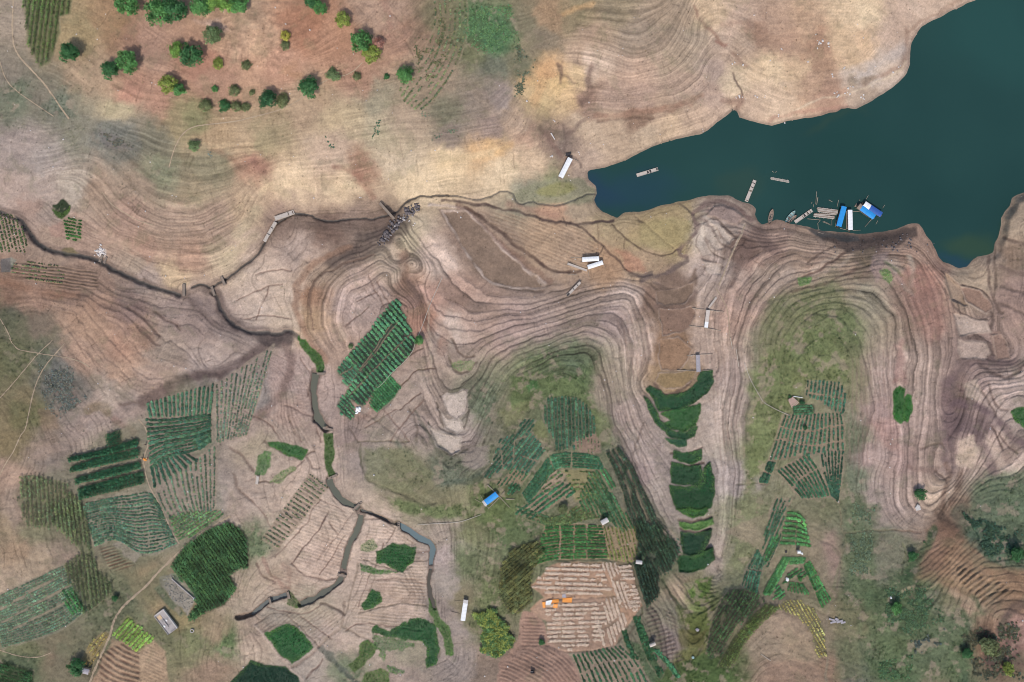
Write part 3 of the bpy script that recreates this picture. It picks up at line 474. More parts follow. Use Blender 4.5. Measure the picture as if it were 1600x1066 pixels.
    ([(1060, 812), (1085, 816), (1112, 808)], 4, (122, 98, 88), .7, 0, 3), ([(1062, 826), (1085, 832), (1108, 828)], 4, (116, 92, 84), .8, 0, 3),
    ([(1035, 905), (1050, 935), (1070, 955), (1090, 958), (1115, 945)], 4, (90, 96, 72), .8, 0, 3), ([(1055, 897), (1070, 915), (1082, 938)], 3, (112, 106, 88), .8, 0, 3), ([(1060, 1062), (1090, 1042), (1120, 1022)], 6, (62, 74, 60), .85, 0, 4), ([(1104, 1018), (1108, 1000), (1112, 985)], 3, (132, 126, 104), .6, 0, 3),
    ([(1186, 512), (1178, 560), (1188, 610), (1180, 680), (1168, 740)], 12, (120, 124, 96), .45, 0, 9), ([(1330, 700), (1322, 760), (1330, 840), (1320, 910)], 26, (96, 106, 84), .4, 0, 18), ([(1200, 470), (1260, 455), (1310, 448), (1350, 470)], 5, (150, 138, 112), .6, 0, 4), ([(1215, 520), (1240, 495), (1290, 488), (1330, 505), (1338, 560)], 4, (152, 142, 118), .5, 0, 3),
    ([(1090, 820), (1086, 826)], 2, (120, 100, 90), .5, 0, 2), ([(1370, 770), (1378, 800), (1372, 850), (1378, 905)], 22, (150, 136, 126), .55, 0, 14), ([(1150, 757), (1172, 755), (1202, 756)], 2.4, (96, 92, 76), .7, 0, 2), ([(1320, 832), (1380, 828), (1440, 832)], 3.4, (160, 130, 114), .8, 0, 3), ([(1312, 795), (1316, 830), (1322, 850), (1312, 870)], 3, (158, 146, 118), .6, 0, 3), ([(1262, 838), (1275, 870), (1290, 910), (1305, 932)], 6, (166, 138, 126), .85, 0, 4), ([(1268, 836), (1300, 850), (1315, 870), (1306, 935)], 3, (150, 130, 116), .6, 0, 3),
    ([(1306, 936), (1292, 950), (1290, 990), (1292, 1030), (1290, 1070)], 4, (174, 156, 132), .8, 0, 3), ([(1343, 960), (1348, 1010), (1352, 1040)], 2.4, (150, 140, 118), .6, 0, 2.5), ([(1340, 960), (1345, 1000), (1350, 1060)], 2, (96, 92, 76), .5, 0, 2),
    ([(1265, 690), (1220, 702), (1205, 715), (1196, 740)], 5, (158, 134, 118), .8, 0, 3), ([(1000, 880), (980, 878), (940, 873), (870, 876)], 4, (84, 88, 66), .7, 0, 3), ([(850, 1008), (895, 1022), (960, 1012), (985, 985), (1003, 960)], 3, (110, 96, 78), .7, 0, 2.5), ([(830, 958), (845, 975), (855, 1010)], 3, (112, 110, 82), .7, 0, 2.5), ([(848, 935), (905, 936), (940, 933), (970, 930)], 2.4, (92, 76, 68), .8, 0, 2), ([(938, 880), (955, 915), (970, 960), (978, 978)], 3, (122, 100, 80), .8, 0, 2.5), ([(962, 880), (975, 920), (985, 965)], 3, (128, 106, 86), .7, 0, 2.5), ([(986, 880), (998, 925), (1004, 960)], 2.4, (100, 100, 74), .7, 0, 2),
]
for pts, w, col, al, wet, fe in LINES:
    sl, m = lmask(pts, w, fe, 1.1 if w < 6 else 1.5, True, 0.22)
    if w < 6:                       # ditches, bund edges and bunds stand in relief
        dk_ = sum(col) < 480
        if dk_: col = tuple(c * .84 for c in col); al = min(1, al * 1.2)
        H[sl] += m * (-.22 if dk_ else .16) * sstep(2, 8, SD[sl])
    paint(sl, m * al, col, wet)

POLYS = [  # points, colour, alpha, feather, wet, rag
    ([(682, 326), (728, 330), (752, 352), (776, 380), (802, 402), (832, 430), (852, 450), (800, 452), (768, 444), (742, 418), (720, 380)], (146, 125, 109), .8, 6, .4, 2),
    ([(800, 300), (830, 288), (870, 276), (905, 278), (932, 300), (930, 318), (890, 320), (840, 318), (805, 312)], (137, 135, 108), .7, 12, .5, 5),
    ([(838, 300), (860, 287), (890, 285), (900, 295), (885, 306), (855, 307)], (142, 138, 84), .6, 12, .4, 5),
    ([(960, 390), (985, 395), (1010, 415), (1010, 425), (985, 422)], (186, 130, 104), .5, 12, .2, 5),
    ([(1000, 350), (1050, 340), (1082, 345), (1080, 375), (1060, 388), (1025, 392), (1000, 380)], (156, 142, 98), .5, 16, .3, 6),
    ([(1030, 430), (1075, 442), (1088, 420), (1092, 445), (1070, 470), (1030, 475)], (126, 104, 90), .75, 10, .4, 4),
    ([(1028, 485), (1075, 475), (1085, 500), (1065, 520), (1040, 515)], (138, 110, 95), .75, 10, .4, 4), ([(1030, 520), (1070, 520), (1085, 545), (1065, 575), (1035, 578), (1030, 545)], (146, 115, 90), .7, 10, .4, 4), ([(1030, 585), (1075, 585), (1085, 580), (1070, 602), (1042, 608)], (150, 122, 84), .8, 8, .3, 4),
    ([(1260, 352), (1300, 364), (1340, 368), (1410, 358), (1432, 352), (1432, 368), (1405, 384), (1350, 393), (1328, 398), (1315, 390), (1290, 376)], (100, 84, 77), .8, 8, .3, 5),
    ([(1245, 352), (1300, 364), (1340, 368), (1345, 378), (1310, 376), (1270, 366)], (84, 80, 78), .85, 6, .8, 3),
    ([(1332, 395), (1370, 385), (1362, 412), (1345, 416)], (128, 110, 92), .7, 8, 0, 4), ([(1362, 400), (1390, 392), (1384, 415), (1372, 440), (1360, 420)], (158, 134, 128), .6, 10, 0, 4),
    ([(1500, 450), (1530, 452), (1552, 482), (1540, 490), (1512, 472)], (146, 116, 100), .8, 5, .5, 2), ([(1548, 520), (1562, 518), (1572, 545), (1578, 560), (1555, 562), (1550, 545)], (142, 116, 104), .8, 5, .5, 2), ([(1496, 530), (1540, 534), (1548, 552), (1540, 562), (1500, 560)], (176, 154, 142), .7, 6, 0, 2), ([(1475, 425), (1500, 445), (1510, 480), (1485, 470)], (156, 134, 116), .6, 6, .1, 3),
    ([(1496, 500), (1545, 508), (1550, 520), (1500, 525)], (186, 164, 150), .7, 6, 0, 2),
    ([(1500, 690), (1522, 680), (1526, 720), (1518, 736), (1495, 726)], (196, 172, 154), .8, 6, 0, 3), ([(1540, 680), (1560, 700), (1575, 740), (1558, 735)], (192, 168, 152), .6, 8, 0, 3), ([(1508, 600), (1528, 592), (1535, 630), (1510, 620)], (192, 170, 154), .6, 8, 0, 3),
    ([(1400, 430), (1440, 420), (1470, 470), (1480, 520), (1450, 540), (1430, 480)], (164, 124, 112), .5, 24, 0, 8), ([(1400, 540), (1410, 530), (1415, 600), (1395, 600)], (160, 120, 112), .5, 12, 0, 5), ([(1360, 660), (1400, 650), (1410, 710), (1380, 700)], (172, 132, 122), .4, 20, 0, 6),
    ([(1100, 330), (1115, 318), (1140, 322), (1165, 340), (1155, 358), (1130, 345)], (150, 128, 120), .7, 6, .1, 3),
    ([(690, 620), (732, 610), (728, 645), (715, 655), (698, 648)], (196, 178, 166), .85, 5, 0, 3), ([(685, 640), (700, 655), (720, 655), (724, 672), (712, 680), (695, 670)], (194, 178, 166), .85, 4, 0, 3), ([(668, 665), (690, 675), (722, 685), (720, 705), (708, 712), (685, 698)], (188, 172, 160), .8, 5, 0, 4), ([(735, 700), (765, 695), (765, 725), (740, 735), (722, 722)], (152, 138, 128), .7, 6, 0, 4),
    ([(568, 700), (640, 700), (680, 740), (650, 775), (600, 765), (572, 745)], (122, 122, 92), .7, 14, 0, 6), ([(600, 775), (660, 790), (720, 790), (740, 810), (680, 810), (620, 795)], (108, 120, 78), .75, 14, 0, 6), ([(740, 780), (800, 770), (830, 800), (800, 830), (745, 815)], (104, 118, 74), .6, 16, 0, 6), ([(790, 800), (835, 800), (845, 840), (800, 850), (770, 830)], (96, 110, 72), .6, 14, 0, 6),
    ([(800, 590), (840, 580), (900, 598), (935, 640), (945, 700), (925, 690), (905, 640), (860, 622), (815, 650), (790, 640)], (108, 122, 78), .8, 14, 0, 6), ([(830, 660), (848, 655), (858, 695), (840, 690)], (140, 138, 88), .8, 5, 0, 3), ([(930, 640), (955, 650), (960, 700), (940, 700)], (118, 124, 86), .6, 12, 0, 5), ([(780, 640), (835, 625), (820, 655), (790, 670)], (132, 132, 92), .5, 12, 0, 5),
    ([(820, 600), (838, 590), (842, 605), (826, 612)], (82, 122, 70), .7, 8, 0, 4),
    ([(1170, 580), (1250, 510), (1310, 520), (1325, 600), (1260, 600), (1230, 650), (1190, 740), (1165, 780)], (118, 128, 82), .75, 30, 0, 10), ([(1155, 780), (1200, 760), (1185, 830), (1160, 920), (1125, 920), (1135, 850)], (130, 132, 98), .5, 20, 0, 8), ([(1230, 560), (1300, 545), (1310, 600), (1240, 595)], (130, 132, 84), .5, 16, 0, 6), ([(1290, 500), (1330, 490), (1345, 540), (1310, 540)], (98, 112, 74), .4, 18, 0, 6),
    ([(1135, 830), (1200, 800), (1210, 770), (1225, 790), (1205, 870)], (158, 138, 120), .5, 8, 0, 4), ([(1200, 870), (1222, 868), (1205, 905), (1195, 900)], (168, 142, 124), .6, 6, 0, 3), ([(1266, 840), (1290, 845), (1310, 870), (1300, 925), (1280, 890)], (156, 130, 118), .7, 6, 0, 4),
    ([(1480, 840), (1520, 850), (1560, 890), (1540, 940), (1480, 920), (1430, 905), (1460, 860)], (158, 124, 96), .5, 24, 0, 8), ([(1445, 860), (1480, 860), (1470, 890), (1430, 900)], (136, 106, 88), .5, 14, 0, 6), ([(1480, 870), (1530, 880), (1560, 920), (1520, 930), (1490, 910)], (170, 140, 112), .5, 16, 0, 6),
    ([(1540, 740), (1600, 740), (1600, 800), (1530, 830), (1510, 790)], (112, 124, 96), .5, 22, 0, 12), ([(1400, 950), (1450, 940), (1470, 970), (1420, 1000), (1395, 985)], (84, 104, 72), .6, 18, 0, 10), ([(1310, 960), (1345, 950), (1345, 1060), (1305, 1060)], (140, 126, 100), .4, 14, 0, 8), ([(1360, 1030), (1420, 1030), (1425, 1066), (1370, 1060)], (84, 112, 72), .7, 10, 0, 8), ([(1370, 990), (1420, 1000), (1430, 1020), (1385, 1030)], (98, 110, 60), .6, 12, 0, 6),
    ([(1225, 965), (1265, 985), (1280, 1030), (1225, 1040)], (164, 142, 118), .5, 16, 0, 7), ([(1205, 1035), (1270, 1030), (1285, 1066), (1200, 1066)], (158, 130, 110), .6, 14, 0, 6),
    ([(1070, 912), (1112, 900), (1108, 925), (1095, 938), (1080, 932)], (96, 122, 58), .7, 6, 0, 3), ([(1055, 945), (1080, 958), (1112, 948), (1108, 985), (1075, 985), (1062, 970)], (104, 112, 60), .6, 10, 0, 5), ([(1060, 985), (1105, 985), (1100, 1015), (1065, 1010)], (104, 98, 58), .6, 10, 0, 5), ([(1022, 1058), (1050, 1040), (1100, 1020), (1110, 1035), (1140, 1045), (1145, 1080), (1020, 1080)], (80, 100, 56), .75, 8, 0, 4), ([(985, 1000), (1010, 1010), (1040, 1050), (1020, 1066), (1000, 1040)], (84, 104, 72), .7, 6, 0, 3),
    ([(175, 1000), (225, 1010), (260, 1020), (262, 1075), (140, 1075)], (176, 144, 118), .7, 8, 0, 3), ([(215, 1000), (238, 998), (258, 1020), (262, 1070), (220, 1070)], (178, 150, 122), .7, 6, 0, 3), ([(178, 850), (206, 838), (216, 865), (212, 880), (195, 868)], (172, 152, 142), .8, 5, 0, 4), ([(40, 960), (52, 970), (55, 985), (22, 1000), (20, 985)], (128, 112, 102), .7, 5, 0, 3), ([(60, 985), (98, 970), (95, 985), (68, 996)], (128, 108, 100), .6, 5, 0, 3),
    ([(250, 905), (268, 895), (305, 935), (292, 962), (262, 930)], (150, 142, 132), .75, 5, 0, 5), ([(266, 895), (275, 897), (307, 925), (310, 935), (302, 938)], (120, 132, 110), .8, 3, 0, 2), ([(240, 918), (252, 912), (262, 930), (290, 960), (280, 962), (255, 940)], (98, 108, 84), .7, 6, 0, 3), ([(217, 920), (235, 920), (252, 945), (240, 955), (220, 935)], (152, 134, 98), .6, 10, 0, 4),
    ([(0, 480), (40, 500), (60, 540), (40, 580), (0, 590)], (104, 106, 78), .5, 24, 0, 8), ([(10, 630), (70, 630), (65, 665), (20, 670)], (112, 110, 74), .5, 16, 0, 6), ([(60, 640), (90, 640), (90, 670), (62, 680)], (140, 116, 96), .5, 14, 0, 6),
    ([(830, 915), (863, 882), (901, 877), (985, 880), (1003, 948), (992, 963), (972, 983), (962, 1011), (889, 1021), (856, 1006), (854, 973), (828, 953), (848, 933)], (178, 142, 116), .9, 4, 0, 2), ([(848, 938), (940, 934), (980, 975), (962, 1011), (889, 1021), (856, 1006), (854, 973), (832, 955)], (168, 138, 118), .7, 6, 0, 3),
    ([(815, 955), (838, 960), (852, 975), (856, 1005), (890, 1022), (905, 1040), (910, 1080), (775, 1080), (780, 1040), (810, 1000)], (162, 130, 114), .9, 5, 0, 3),
    ([(555, 622), (580, 640), (565, 650)], (168, 150, 138), .6, 8, 0, 3),
    ([(0, 403), (17, 404), (14, 425), (0, 425)], (112, 104, 100), .9, 2, .8, 1), ([(16, 403), (25, 405), (20, 414), (14, 425)], (124, 136, 124), .6, 3, .2, 2),
    ([(82, 320), (100, 312), (112, 322), (108, 335), (95, 342), (84, 330)], (54, 66, 42), .9, 4, .7, 2), ([(75, 355), (100, 345), (100, 372), (78, 372)], (168, 134, 120), .6, 5, 0, 3), ([(95, 390), (115, 388), (125, 398), (100, 400)], (106, 96, 68), .7, 5, .1, 4),
    ([(1330, 770), (1372, 790), (1366, 920), (1322, 930), (1318, 840)], (102, 114, 84), .6, 24, 0, 14), ([(1400, 930), (1460, 905), (1520, 960), (1500, 1066), (1360, 1066), (1350, 960)], (96, 112, 78), .5, 34, 0, 20), ([(1200, 470), (1300, 440), (1350, 500), (1335, 640), (1310, 600), (1250, 590), (1190, 640), (1185, 540)], (112, 122, 80), .5, 30, 0, 12),
    ([(150, 392), (164, 390), (165, 402), (154, 402)], (192, 180, 174), .7, 5, 0, 5),
    ([(155, 205), (190, 215), (215, 235), (180, 235), (160, 222)], (112, 106, 104), .6, 14, 0, 8), ([(720, 10), (800, 5), (815, 70), (770, 90), (730, 60), (705, 60)], (84, 116, 76), .45, 26, 0, 14),
    ([(300, 120), (330, 105), (345, 110), (330, 130)], (166, 128, 108), .3, 12, 0, 6), ([(300, 30), (345, 30), (360, 50), (330, 45)], (188, 160, 148), .5, 16, 0, 8),
]
for pts, col, al, fe, wet, rag in POLYS:
    sl, m = pmask(pts, fe * .7, 0, 1.0, rag)
    paint(sl, m * min(1, al * 1.2), col, wet)

sl, m = pmask([(300, 15), (440, 20), (455, 105), (400, 115), (320, 60)], 30, 0, 1.5)
C[sl] *= (1 + m * .5 * fbm(X[sl], Y[sl], 6, 3, 69))[..., None]
for poly, col, al in [([(760, 745), (765, 700), (800, 660), (850, 622), (915, 622), (945, 700), (1000, 770), (1060, 840), (1060, 890), (1025, 935), (1000, 885), (870, 876), (830, 890), (790, 950), (780, 880), (830, 830), (815, 790)], (100, 108, 78), .65),
                      ([(1190, 740), (1230, 640), (1262, 595), (1320, 600), (1325, 780), (1300, 800), (1285, 850), (1310, 930), (1285, 955), (1200, 930), (1150, 930), (1190, 840)], (120, 120, 90), .55),
                      ([(110, 720), (170, 670), (225, 650), (290, 600), (340, 600), (335, 690), (345, 800), (300, 850), (210, 890), (130, 870), (50, 800), (40, 750)], (118, 120, 96), .55),
                      ([(20, 960), (100, 880), (150, 900), (220, 900), (270, 880), (250, 940), (190, 990), (140, 1040), (60, 1010)], (108, 112, 86), .5),
                      ([(1390, 820), (1440, 850), (1400, 930), (1470, 960), (1530, 1000), (1500, 1066), (1310, 1066), (1310, 950), (1330, 850)], (98, 112, 80), .55), ([(1540, 750), (1610, 745), (1610, 880), (1560, 880), (1500, 820)], (100, 116, 90), .55)]:
    sl, m = pmask(poly, 22, 0, 1.5, 9)
    paint(sl, m * al, col)
# rills and short bunds running straight down the slope
RR = np.random.default_rng(77)


def downhill(x, y, n, st=2.0):
    pts = [(x, y)]
    for _ in range(n):
        i = int(np.clip(np.interp(x, GU, np.arange(NX)), 1, NX - 2)); j = int(np.clip(np.interp(y, GV, np.arange(NY)), 1, NY - 2))
        gx_, gy_ = gxx[j, i], gyy[j, i]; q = math.hypot(gx_, gy_) + 1e-9
        x -= gx_ / q * st; y -= gy_ / q * st; pts.append((x, y))
    return pts


for _ in range(1500):
    x, y = RR.uniform(0, 1600), RR.uniform(0, 1066)
    i = int(np.interp(x, GU, np.arange(NX))); j = int(np.interp(y, GV, np.arange(NY)))
    if SD[j, i] < 12 or GR[j, i] < .012: continue
    terr = RISER[max(j - 8, 0):j + 8, max(i - 8, 0):i + 8].max() > .3
    ln = downhill(x, y, int(RR.integers(3, 7) if terr else RR.integers(5, 16)))
    sl, m = lmask(ln, 1.5 if terr else RR.uniform(1.2, 2.6), 1.4, 1.0, False, .4)
    dark = terr or RR.random() < .55
    H[sl] += m * (-.10 if dark else .06)
    C[sl] *= (1 + m * (-(.34 if terr else .2) if dark else .16))[..., None]
# explicit ridge-and-furrow plots --------------------------------------------------------------
def ridges(poly, d, spacing, amp, dark, al, bend=0.0, sharp=2.0):
    sl, m = pmask(poly, 4, -1, .6)
    d = np.array(d) / np.hypot(*d); n = np.array([-d[1], d[0]])
    u = X[sl] * n[0] + Y[sl] * n[1] + fbm(X[sl], Y[sl], 26, 2, 71) * 2.2
    a = X[sl] * d[0] + Y[sl] * d[1]
    c = np.asarray(poly).mean(0)
    u = u + bend * (a - c @ d) ** 2
    w = 0.5 + 0.5 * np.cos(2 * np.pi * u / spacing)
    H[sl] += (w - .5) * amp * m
    paint(sl, np.clip((1 - w) ** sharp * m * al * (0.8 + 1.0 * fbm(X[sl], Y[sl], 9, 2, 73)), 0, 1), dark)


ridges([(748, 330), (800, 334), (840, 342), (905, 354), (940, 385), (958, 405), (905, 424), (880, 428), (850, 405), (800, 378), (770, 352)], (0.93, 0.36), 5.6, .10, (138, 112, 90), .55)
ridges([(20, 409), (84, 413), (124, 417), (152, 425), (156, 455), (101, 455), (76, 447), (13, 427)], (1, .13), 5.2, .3, (88, 74, 58), .85)
ridges([(154, 857), (177, 850), (192, 870), (213, 882), (187, 895), (172, 892)], (1, -.28), 5.0, .3, (112, 78, 66), .8)
ridges([(150, 1030), (170, 1012), (195, 1003), (218, 1020), (220, 1070), (160, 1070)], (.88, .5), 8.0, .35, (112, 84, 70), .85, .004)
ridges([(222, 1010), (245, 1005), (258, 1030), (258, 1066), (224, 1066)], (.9, .4), 5.0, .12, (150, 122, 100), .5)
ridges([(816, 962), (838, 962), (851, 980), (853, 1005), (815, 1020)], (1, .02), 5.4, .2, (128, 98, 86), .75)
ridges([(782, 1040), (815, 1020), (850, 1010), (890, 1026), (905, 1066), (780, 1066)], (.85, .52), 6.2, .2, (126, 98, 86), .7, -.003)
ridges([(1008, 950), (1022, 948), (1036, 975), (1048, 985), (1068, 1030), (1058, 1042), (1030, 1015), (1010, 985)], (.95, -.3), 6.5, .25, (100, 84, 80), .8)
ridges([(1035, 945), (1050, 955), (1062, 980), (1050, 985), (1040, 970)], (.9, .45), 5.5, .2, (108, 90, 84), .7)
ridges([(575, 905), (660, 900), (668, 940), (600, 945), (560, 955)], (1, .05), 5.2, .1, (150, 124, 104), .55)
ridges([(600, 812), (620, 826), (660, 848), (668, 860), (640, 850), (595, 835)], (.8, .5), 5.0, .12, (146, 122, 102), .5)
ridges([(462, 880), (530, 830), (545, 840), (530, 895), (500, 908)], (.95, .3), 5.0, .08, (170, 145, 128), .45)
ridges([(430, 375), (470, 370), (500, 385), (470, 400), (430, 400)], (.4, -.9), 6, .08, (160, 138, 124), .5)
ridges([(540, 470), (600, 430), (612, 465), (560, 525), (530, 520)], (.66, .75), 5, .06, (150, 128, 118), .45)
ridges([(545, 960), (640, 945), (672, 960), (640, 985), (590, 985)], (1, .1), 5.4, .1, (140, 120, 100), .5)
ridges([(160, 415), (230, 430), (240, 450), (180, 440)], (.9, .4), 5, .08, (140, 118, 104), .45)
ridges([(460, 800), (500, 780), (545, 800), (550, 840), (530, 895), (470, 935), (400, 955), (420, 900), (455, 870)], (.95, .3), 5.2, .10, (150, 124, 108), .38)
ridges([(575, 815), (620, 828), (668, 860), (668, 945), (560, 1000), (545, 950), (560, 880)], (1, .08), 4.9, .10, (144, 120, 102), .38)
ridges([(400, 975), (470, 945), (540, 960), (535, 985), (500, 1010), (440, 1035)], (.8, -.6), 5, .10, (140, 118, 102), .4)
ridges([(395, 650), (470, 650), (490, 700), (440, 705)], (.5, .86), 5, .10, (140, 118, 104), .4)
ridges([(470, 590), (495, 600), (495, 640), (450, 640)], (1, .1), 5, .08, (150, 126, 114), .35)
ridges([(1490, 880), (1560, 905), (1590, 925), (1540, 950), (1500, 910)], (.75, -.6), 8, .4, (116, 96, 70), .6)
ridges([(960, 500), (1015, 470), (1015, 590), (985, 600)], (.12, 1), 7, .15, (136, 112, 102), .45)
ridges([(1330, 560), (1400, 540), (1400, 640), (1340, 760), (1320, 700)], (.02, 1), 7, .2, (138, 114, 104), .4)
ridges([(1095, 560), (1150, 520), (1160, 640), (1130, 760), (1110, 640)], (.06, 1), 6.5, .15, (146, 122, 112), .45)
ridges([(930, 590), (975, 600), (1005, 680), (1020, 760), (985, 740), (955, 680)], (.3, 1), 6.5, .15, (130, 112, 104), .45)

ridges([(484, 741), (511, 759), (437, 857), (409, 842)], (.82, .57), 6.4, .22, (92, 88, 68), .85, 0, 1.4)
# plots of the creek flats: bunds and ditches between the bare squares
for pts in [[(470, 762), (500, 780), (540, 800)], [(500, 780), (470, 830), (430, 870)], [(540, 835), (500, 900)], [(600, 870), (640, 862), (668, 862)], [(590, 905), (630, 905), (668, 912)], [(600, 848), (590, 880), (575, 905), (560, 950)], [(420, 950), (450, 955), (480, 960), (500, 945)], [(470, 962), (500, 985), (520, 1000)], [(540, 985), (560, 975), (600, 975), (660, 985)], [(590, 985), (580, 1010), (560, 1030)], [(420, 990), (440, 1010)], [(380, 640), (420, 660), (440, 690)], [(450, 650), (470, 690)], [(380, 770), (410, 800), (430, 830)], [(500, 690), (490, 650), (480, 610)], [(470, 560), (490, 590), (480, 620)], [(400, 430), (430, 420), (455, 425)], [(370, 470), (410, 450), (440, 445)], [(380, 500), (420, 490), (455, 500)], [(420, 450), (400, 500)], [(590, 440), (610, 480)], [(560, 470), (590, 455)], [(540, 510), (575, 480)], [(575, 430), (600, 480)], [(660, 625), (640, 650), (610, 690)], [(600, 640), (640, 690)], [(570, 670), (620, 640)]]:
    sl, m = lmask(pts, 2.2, 1.6, 1.1, True, .3)
    H[sl] -= .18 * m; paint(sl, m * .8, (124, 100, 89))

# paddies' own ground: dark wet soil under the shoots
PADDY = []       # filled below: (label, polygon, colour, ragged edge)


# mud basins: level floors one step below each other, with a raised rim
def basin(poly, z, col, al=.8, rim=(168, 146, 132), rimw=2.2):
    sl, m = pmask(poly, 3.6, 0, 1.1, 1.4)
    zz_ = float((H[sl] * m).sum() / m.sum()) if z is None else z
    H[sl] = H[sl] * (1 - m) + (zz_ + .05 * fbm(X[sl], Y[sl], 20, 2, 79)) * m
    if col: paint(sl, m * al, col, .3)
    if rim:
        sl, m = lmask(list(poly) + [poly[0]], rimw, 1.6, 1.1, False, .6)
        H[sl] += .24 * m; paint(sl, m * .62, rim)


basin([(1025, 455), (1050, 452), (1084, 442), (1082, 460), (1069, 473), (1038, 478), (1025, 473)], 1.5, (128, 106, 90))
basin([(1028, 483), (1055, 484), (1079, 479), (1087, 488), (1079, 511), (1063, 521), (1036, 524)], 2.0, (140, 112, 96))
basin([(1033, 530), (1060, 527), (1083, 545), (1075, 562), (1063, 576), (1033, 578), (1029, 555)], 2.5, (148, 117, 92))
basin([(1028, 582), (1060, 580), (1087, 578), (1086, 591), (1063, 606), (1041, 608), (1025, 598)], 2.9, (146, 122, 86))
basin([(690, 329), (728, 331), (752, 353), (776, 381), (802, 403), (830, 430), (850, 450), (800, 450), (768, 442), (742, 416), (720, 380)], 1.0, (134, 112, 96), .95, (196, 176, 166), 3.4)
basin([(1501, 450), (1530, 453), (1552, 482), (1540, 490), (1512, 472)], 1.4, (146, 117, 101)); basin([(1476, 428), (1500, 446), (1511, 478), (1488, 468)], .9, (158, 136, 118)); basin([(1492, 492), (1543, 502), (1548, 518), (1498, 526)], 2.2, (188, 166, 152), .7); basin([(1496, 532), (1540, 536), (1548, 552), (1540, 562), (1500, 560)], 2.8, (178, 156, 144), .7); basin([(1550, 524), (1564, 522), (1576, 545), (1578, 560), (1556, 562)], 2.4, (142, 116, 104))
basin([(1103, 336), (1118, 321), (1140, 324), (1163, 340), (1152, 352), (1128, 342)], 1.9, (152, 130, 122), .8)
for q_ in ([(1112, 350), (1124, 348), (1146, 372), (1140, 384)], [(1098, 352), (1110, 356), (1130, 388), (1120, 392), (1104, 372)], [(1092, 362), (1104, 378), (1112, 398), (1098, 400), (1088, 385)], [(1100, 408), (1128, 412), (1124, 430), (1104, 428)]):
    basin(q_, None, (190, 172, 158), .6, (128, 108, 98), 2.4)
basin([(692, 621), (731, 611), (727, 644), (714, 654), (699, 647)], 4.9, (198, 180, 168), .8, (118, 104, 94)); basin([(686, 642), (700, 657), (718, 657), (723, 671), (712, 679), (696, 669)], 5.3, (196, 180, 168), .8, (116, 102, 92)); basin([(670, 668), (690, 678), (720, 686), (718, 704), (706, 711), (686, 697)], 5.9, (190, 174, 162), .8, (112, 102, 90))


# streams: channel carved along the line, flat bed
STREAM = [  # points, width px, level at first / last point, depth, water width
    ('creek', [(493, 584), (490, 610), (492, 640), (498, 655), (507, 668)], 11.5, 2.6, 2.8, 12, (106, 106, 92)),
    ('creek', [(514, 748), (520, 765), (532, 780), (548, 788), (562, 793), (566, 806), (558, 830), (546, 850), (540, 870), (535, 896)], 9, 3.2, 3.0, 9, (100, 101, 88)),
    ('creek', [(534, 900), (530, 912), (512, 922), (496, 932), (478, 942), (470, 944)], 8.5, 2.9, 2.8, 9, (100, 101, 90)),
    ('creek', [(448, 930), (432, 934), (420, 940), (404, 952), (394, 960), (372, 964)], 7.5, 2.7, 2.5, 7, (108, 112, 108)),
    ('creek', [(566, 797), (580, 801), (600, 812), (622, 820)], 4.5, 3.3, 3.3, 2.5, (92, 90, 84)),
    ('creek', [(622, 818), (640, 830), (655, 840), (672, 847), (678, 858), (674, 878), (673, 890)], 9, 3.5, 3.6, 9, (108, 124, 126)),
    ('creek', [(673, 890), (669, 910), (672, 930), (680, 950)], 6, 3.7, 3.9, 3, (90, 84, 74)),
]
for name, pts, w, z0, z1, ww, col in STREAM:
    ln = smooth_line(pts, 2)
    sl = box(ln, w * 2 + 12)
    d = seg_dist(X[sl] + (WXs[sl] - XC[sl]) * .5, Y[sl] + (WYs[sl] - YC[sl]) * .5, ln)
    p = np.asarray(pts, float)
    t = np.clip(((X[sl] - p[0, 0]) * (p[-1, 0] - p[0, 0]) + (Y[sl] - p[0, 1]) * (p[-1, 1] - p[0, 1])) / (((p[-1] - p[0]) ** 2).sum()), 0, 1)
    bed = z0 + (z1 - z0) * t - 0.45
    bed = np.maximum(bed, H[sl] - 1.5)
    d = d * (1 + .7 * fbm(X[sl], Y[sl], 13, 3, 77)) + .5 * fbm(X[sl], Y[sl], 4, 2, 78)
    shelf = 1 - sstep(w * 1.0, w * 1.9, d)
    H[sl] = np.maximum(H[sl], (bed + .75) * shelf + H[sl] * (1 - shelf))
    m = 1 - sstep(w * .36, w * .62, d)
    H[sl] = H[sl] * (1 - m) + np.minimum(bed, H[sl]) * m
    paint(sl, (1 - sstep(w * .5, w * .9, d)) * .75, (112, 94, 84), .5)

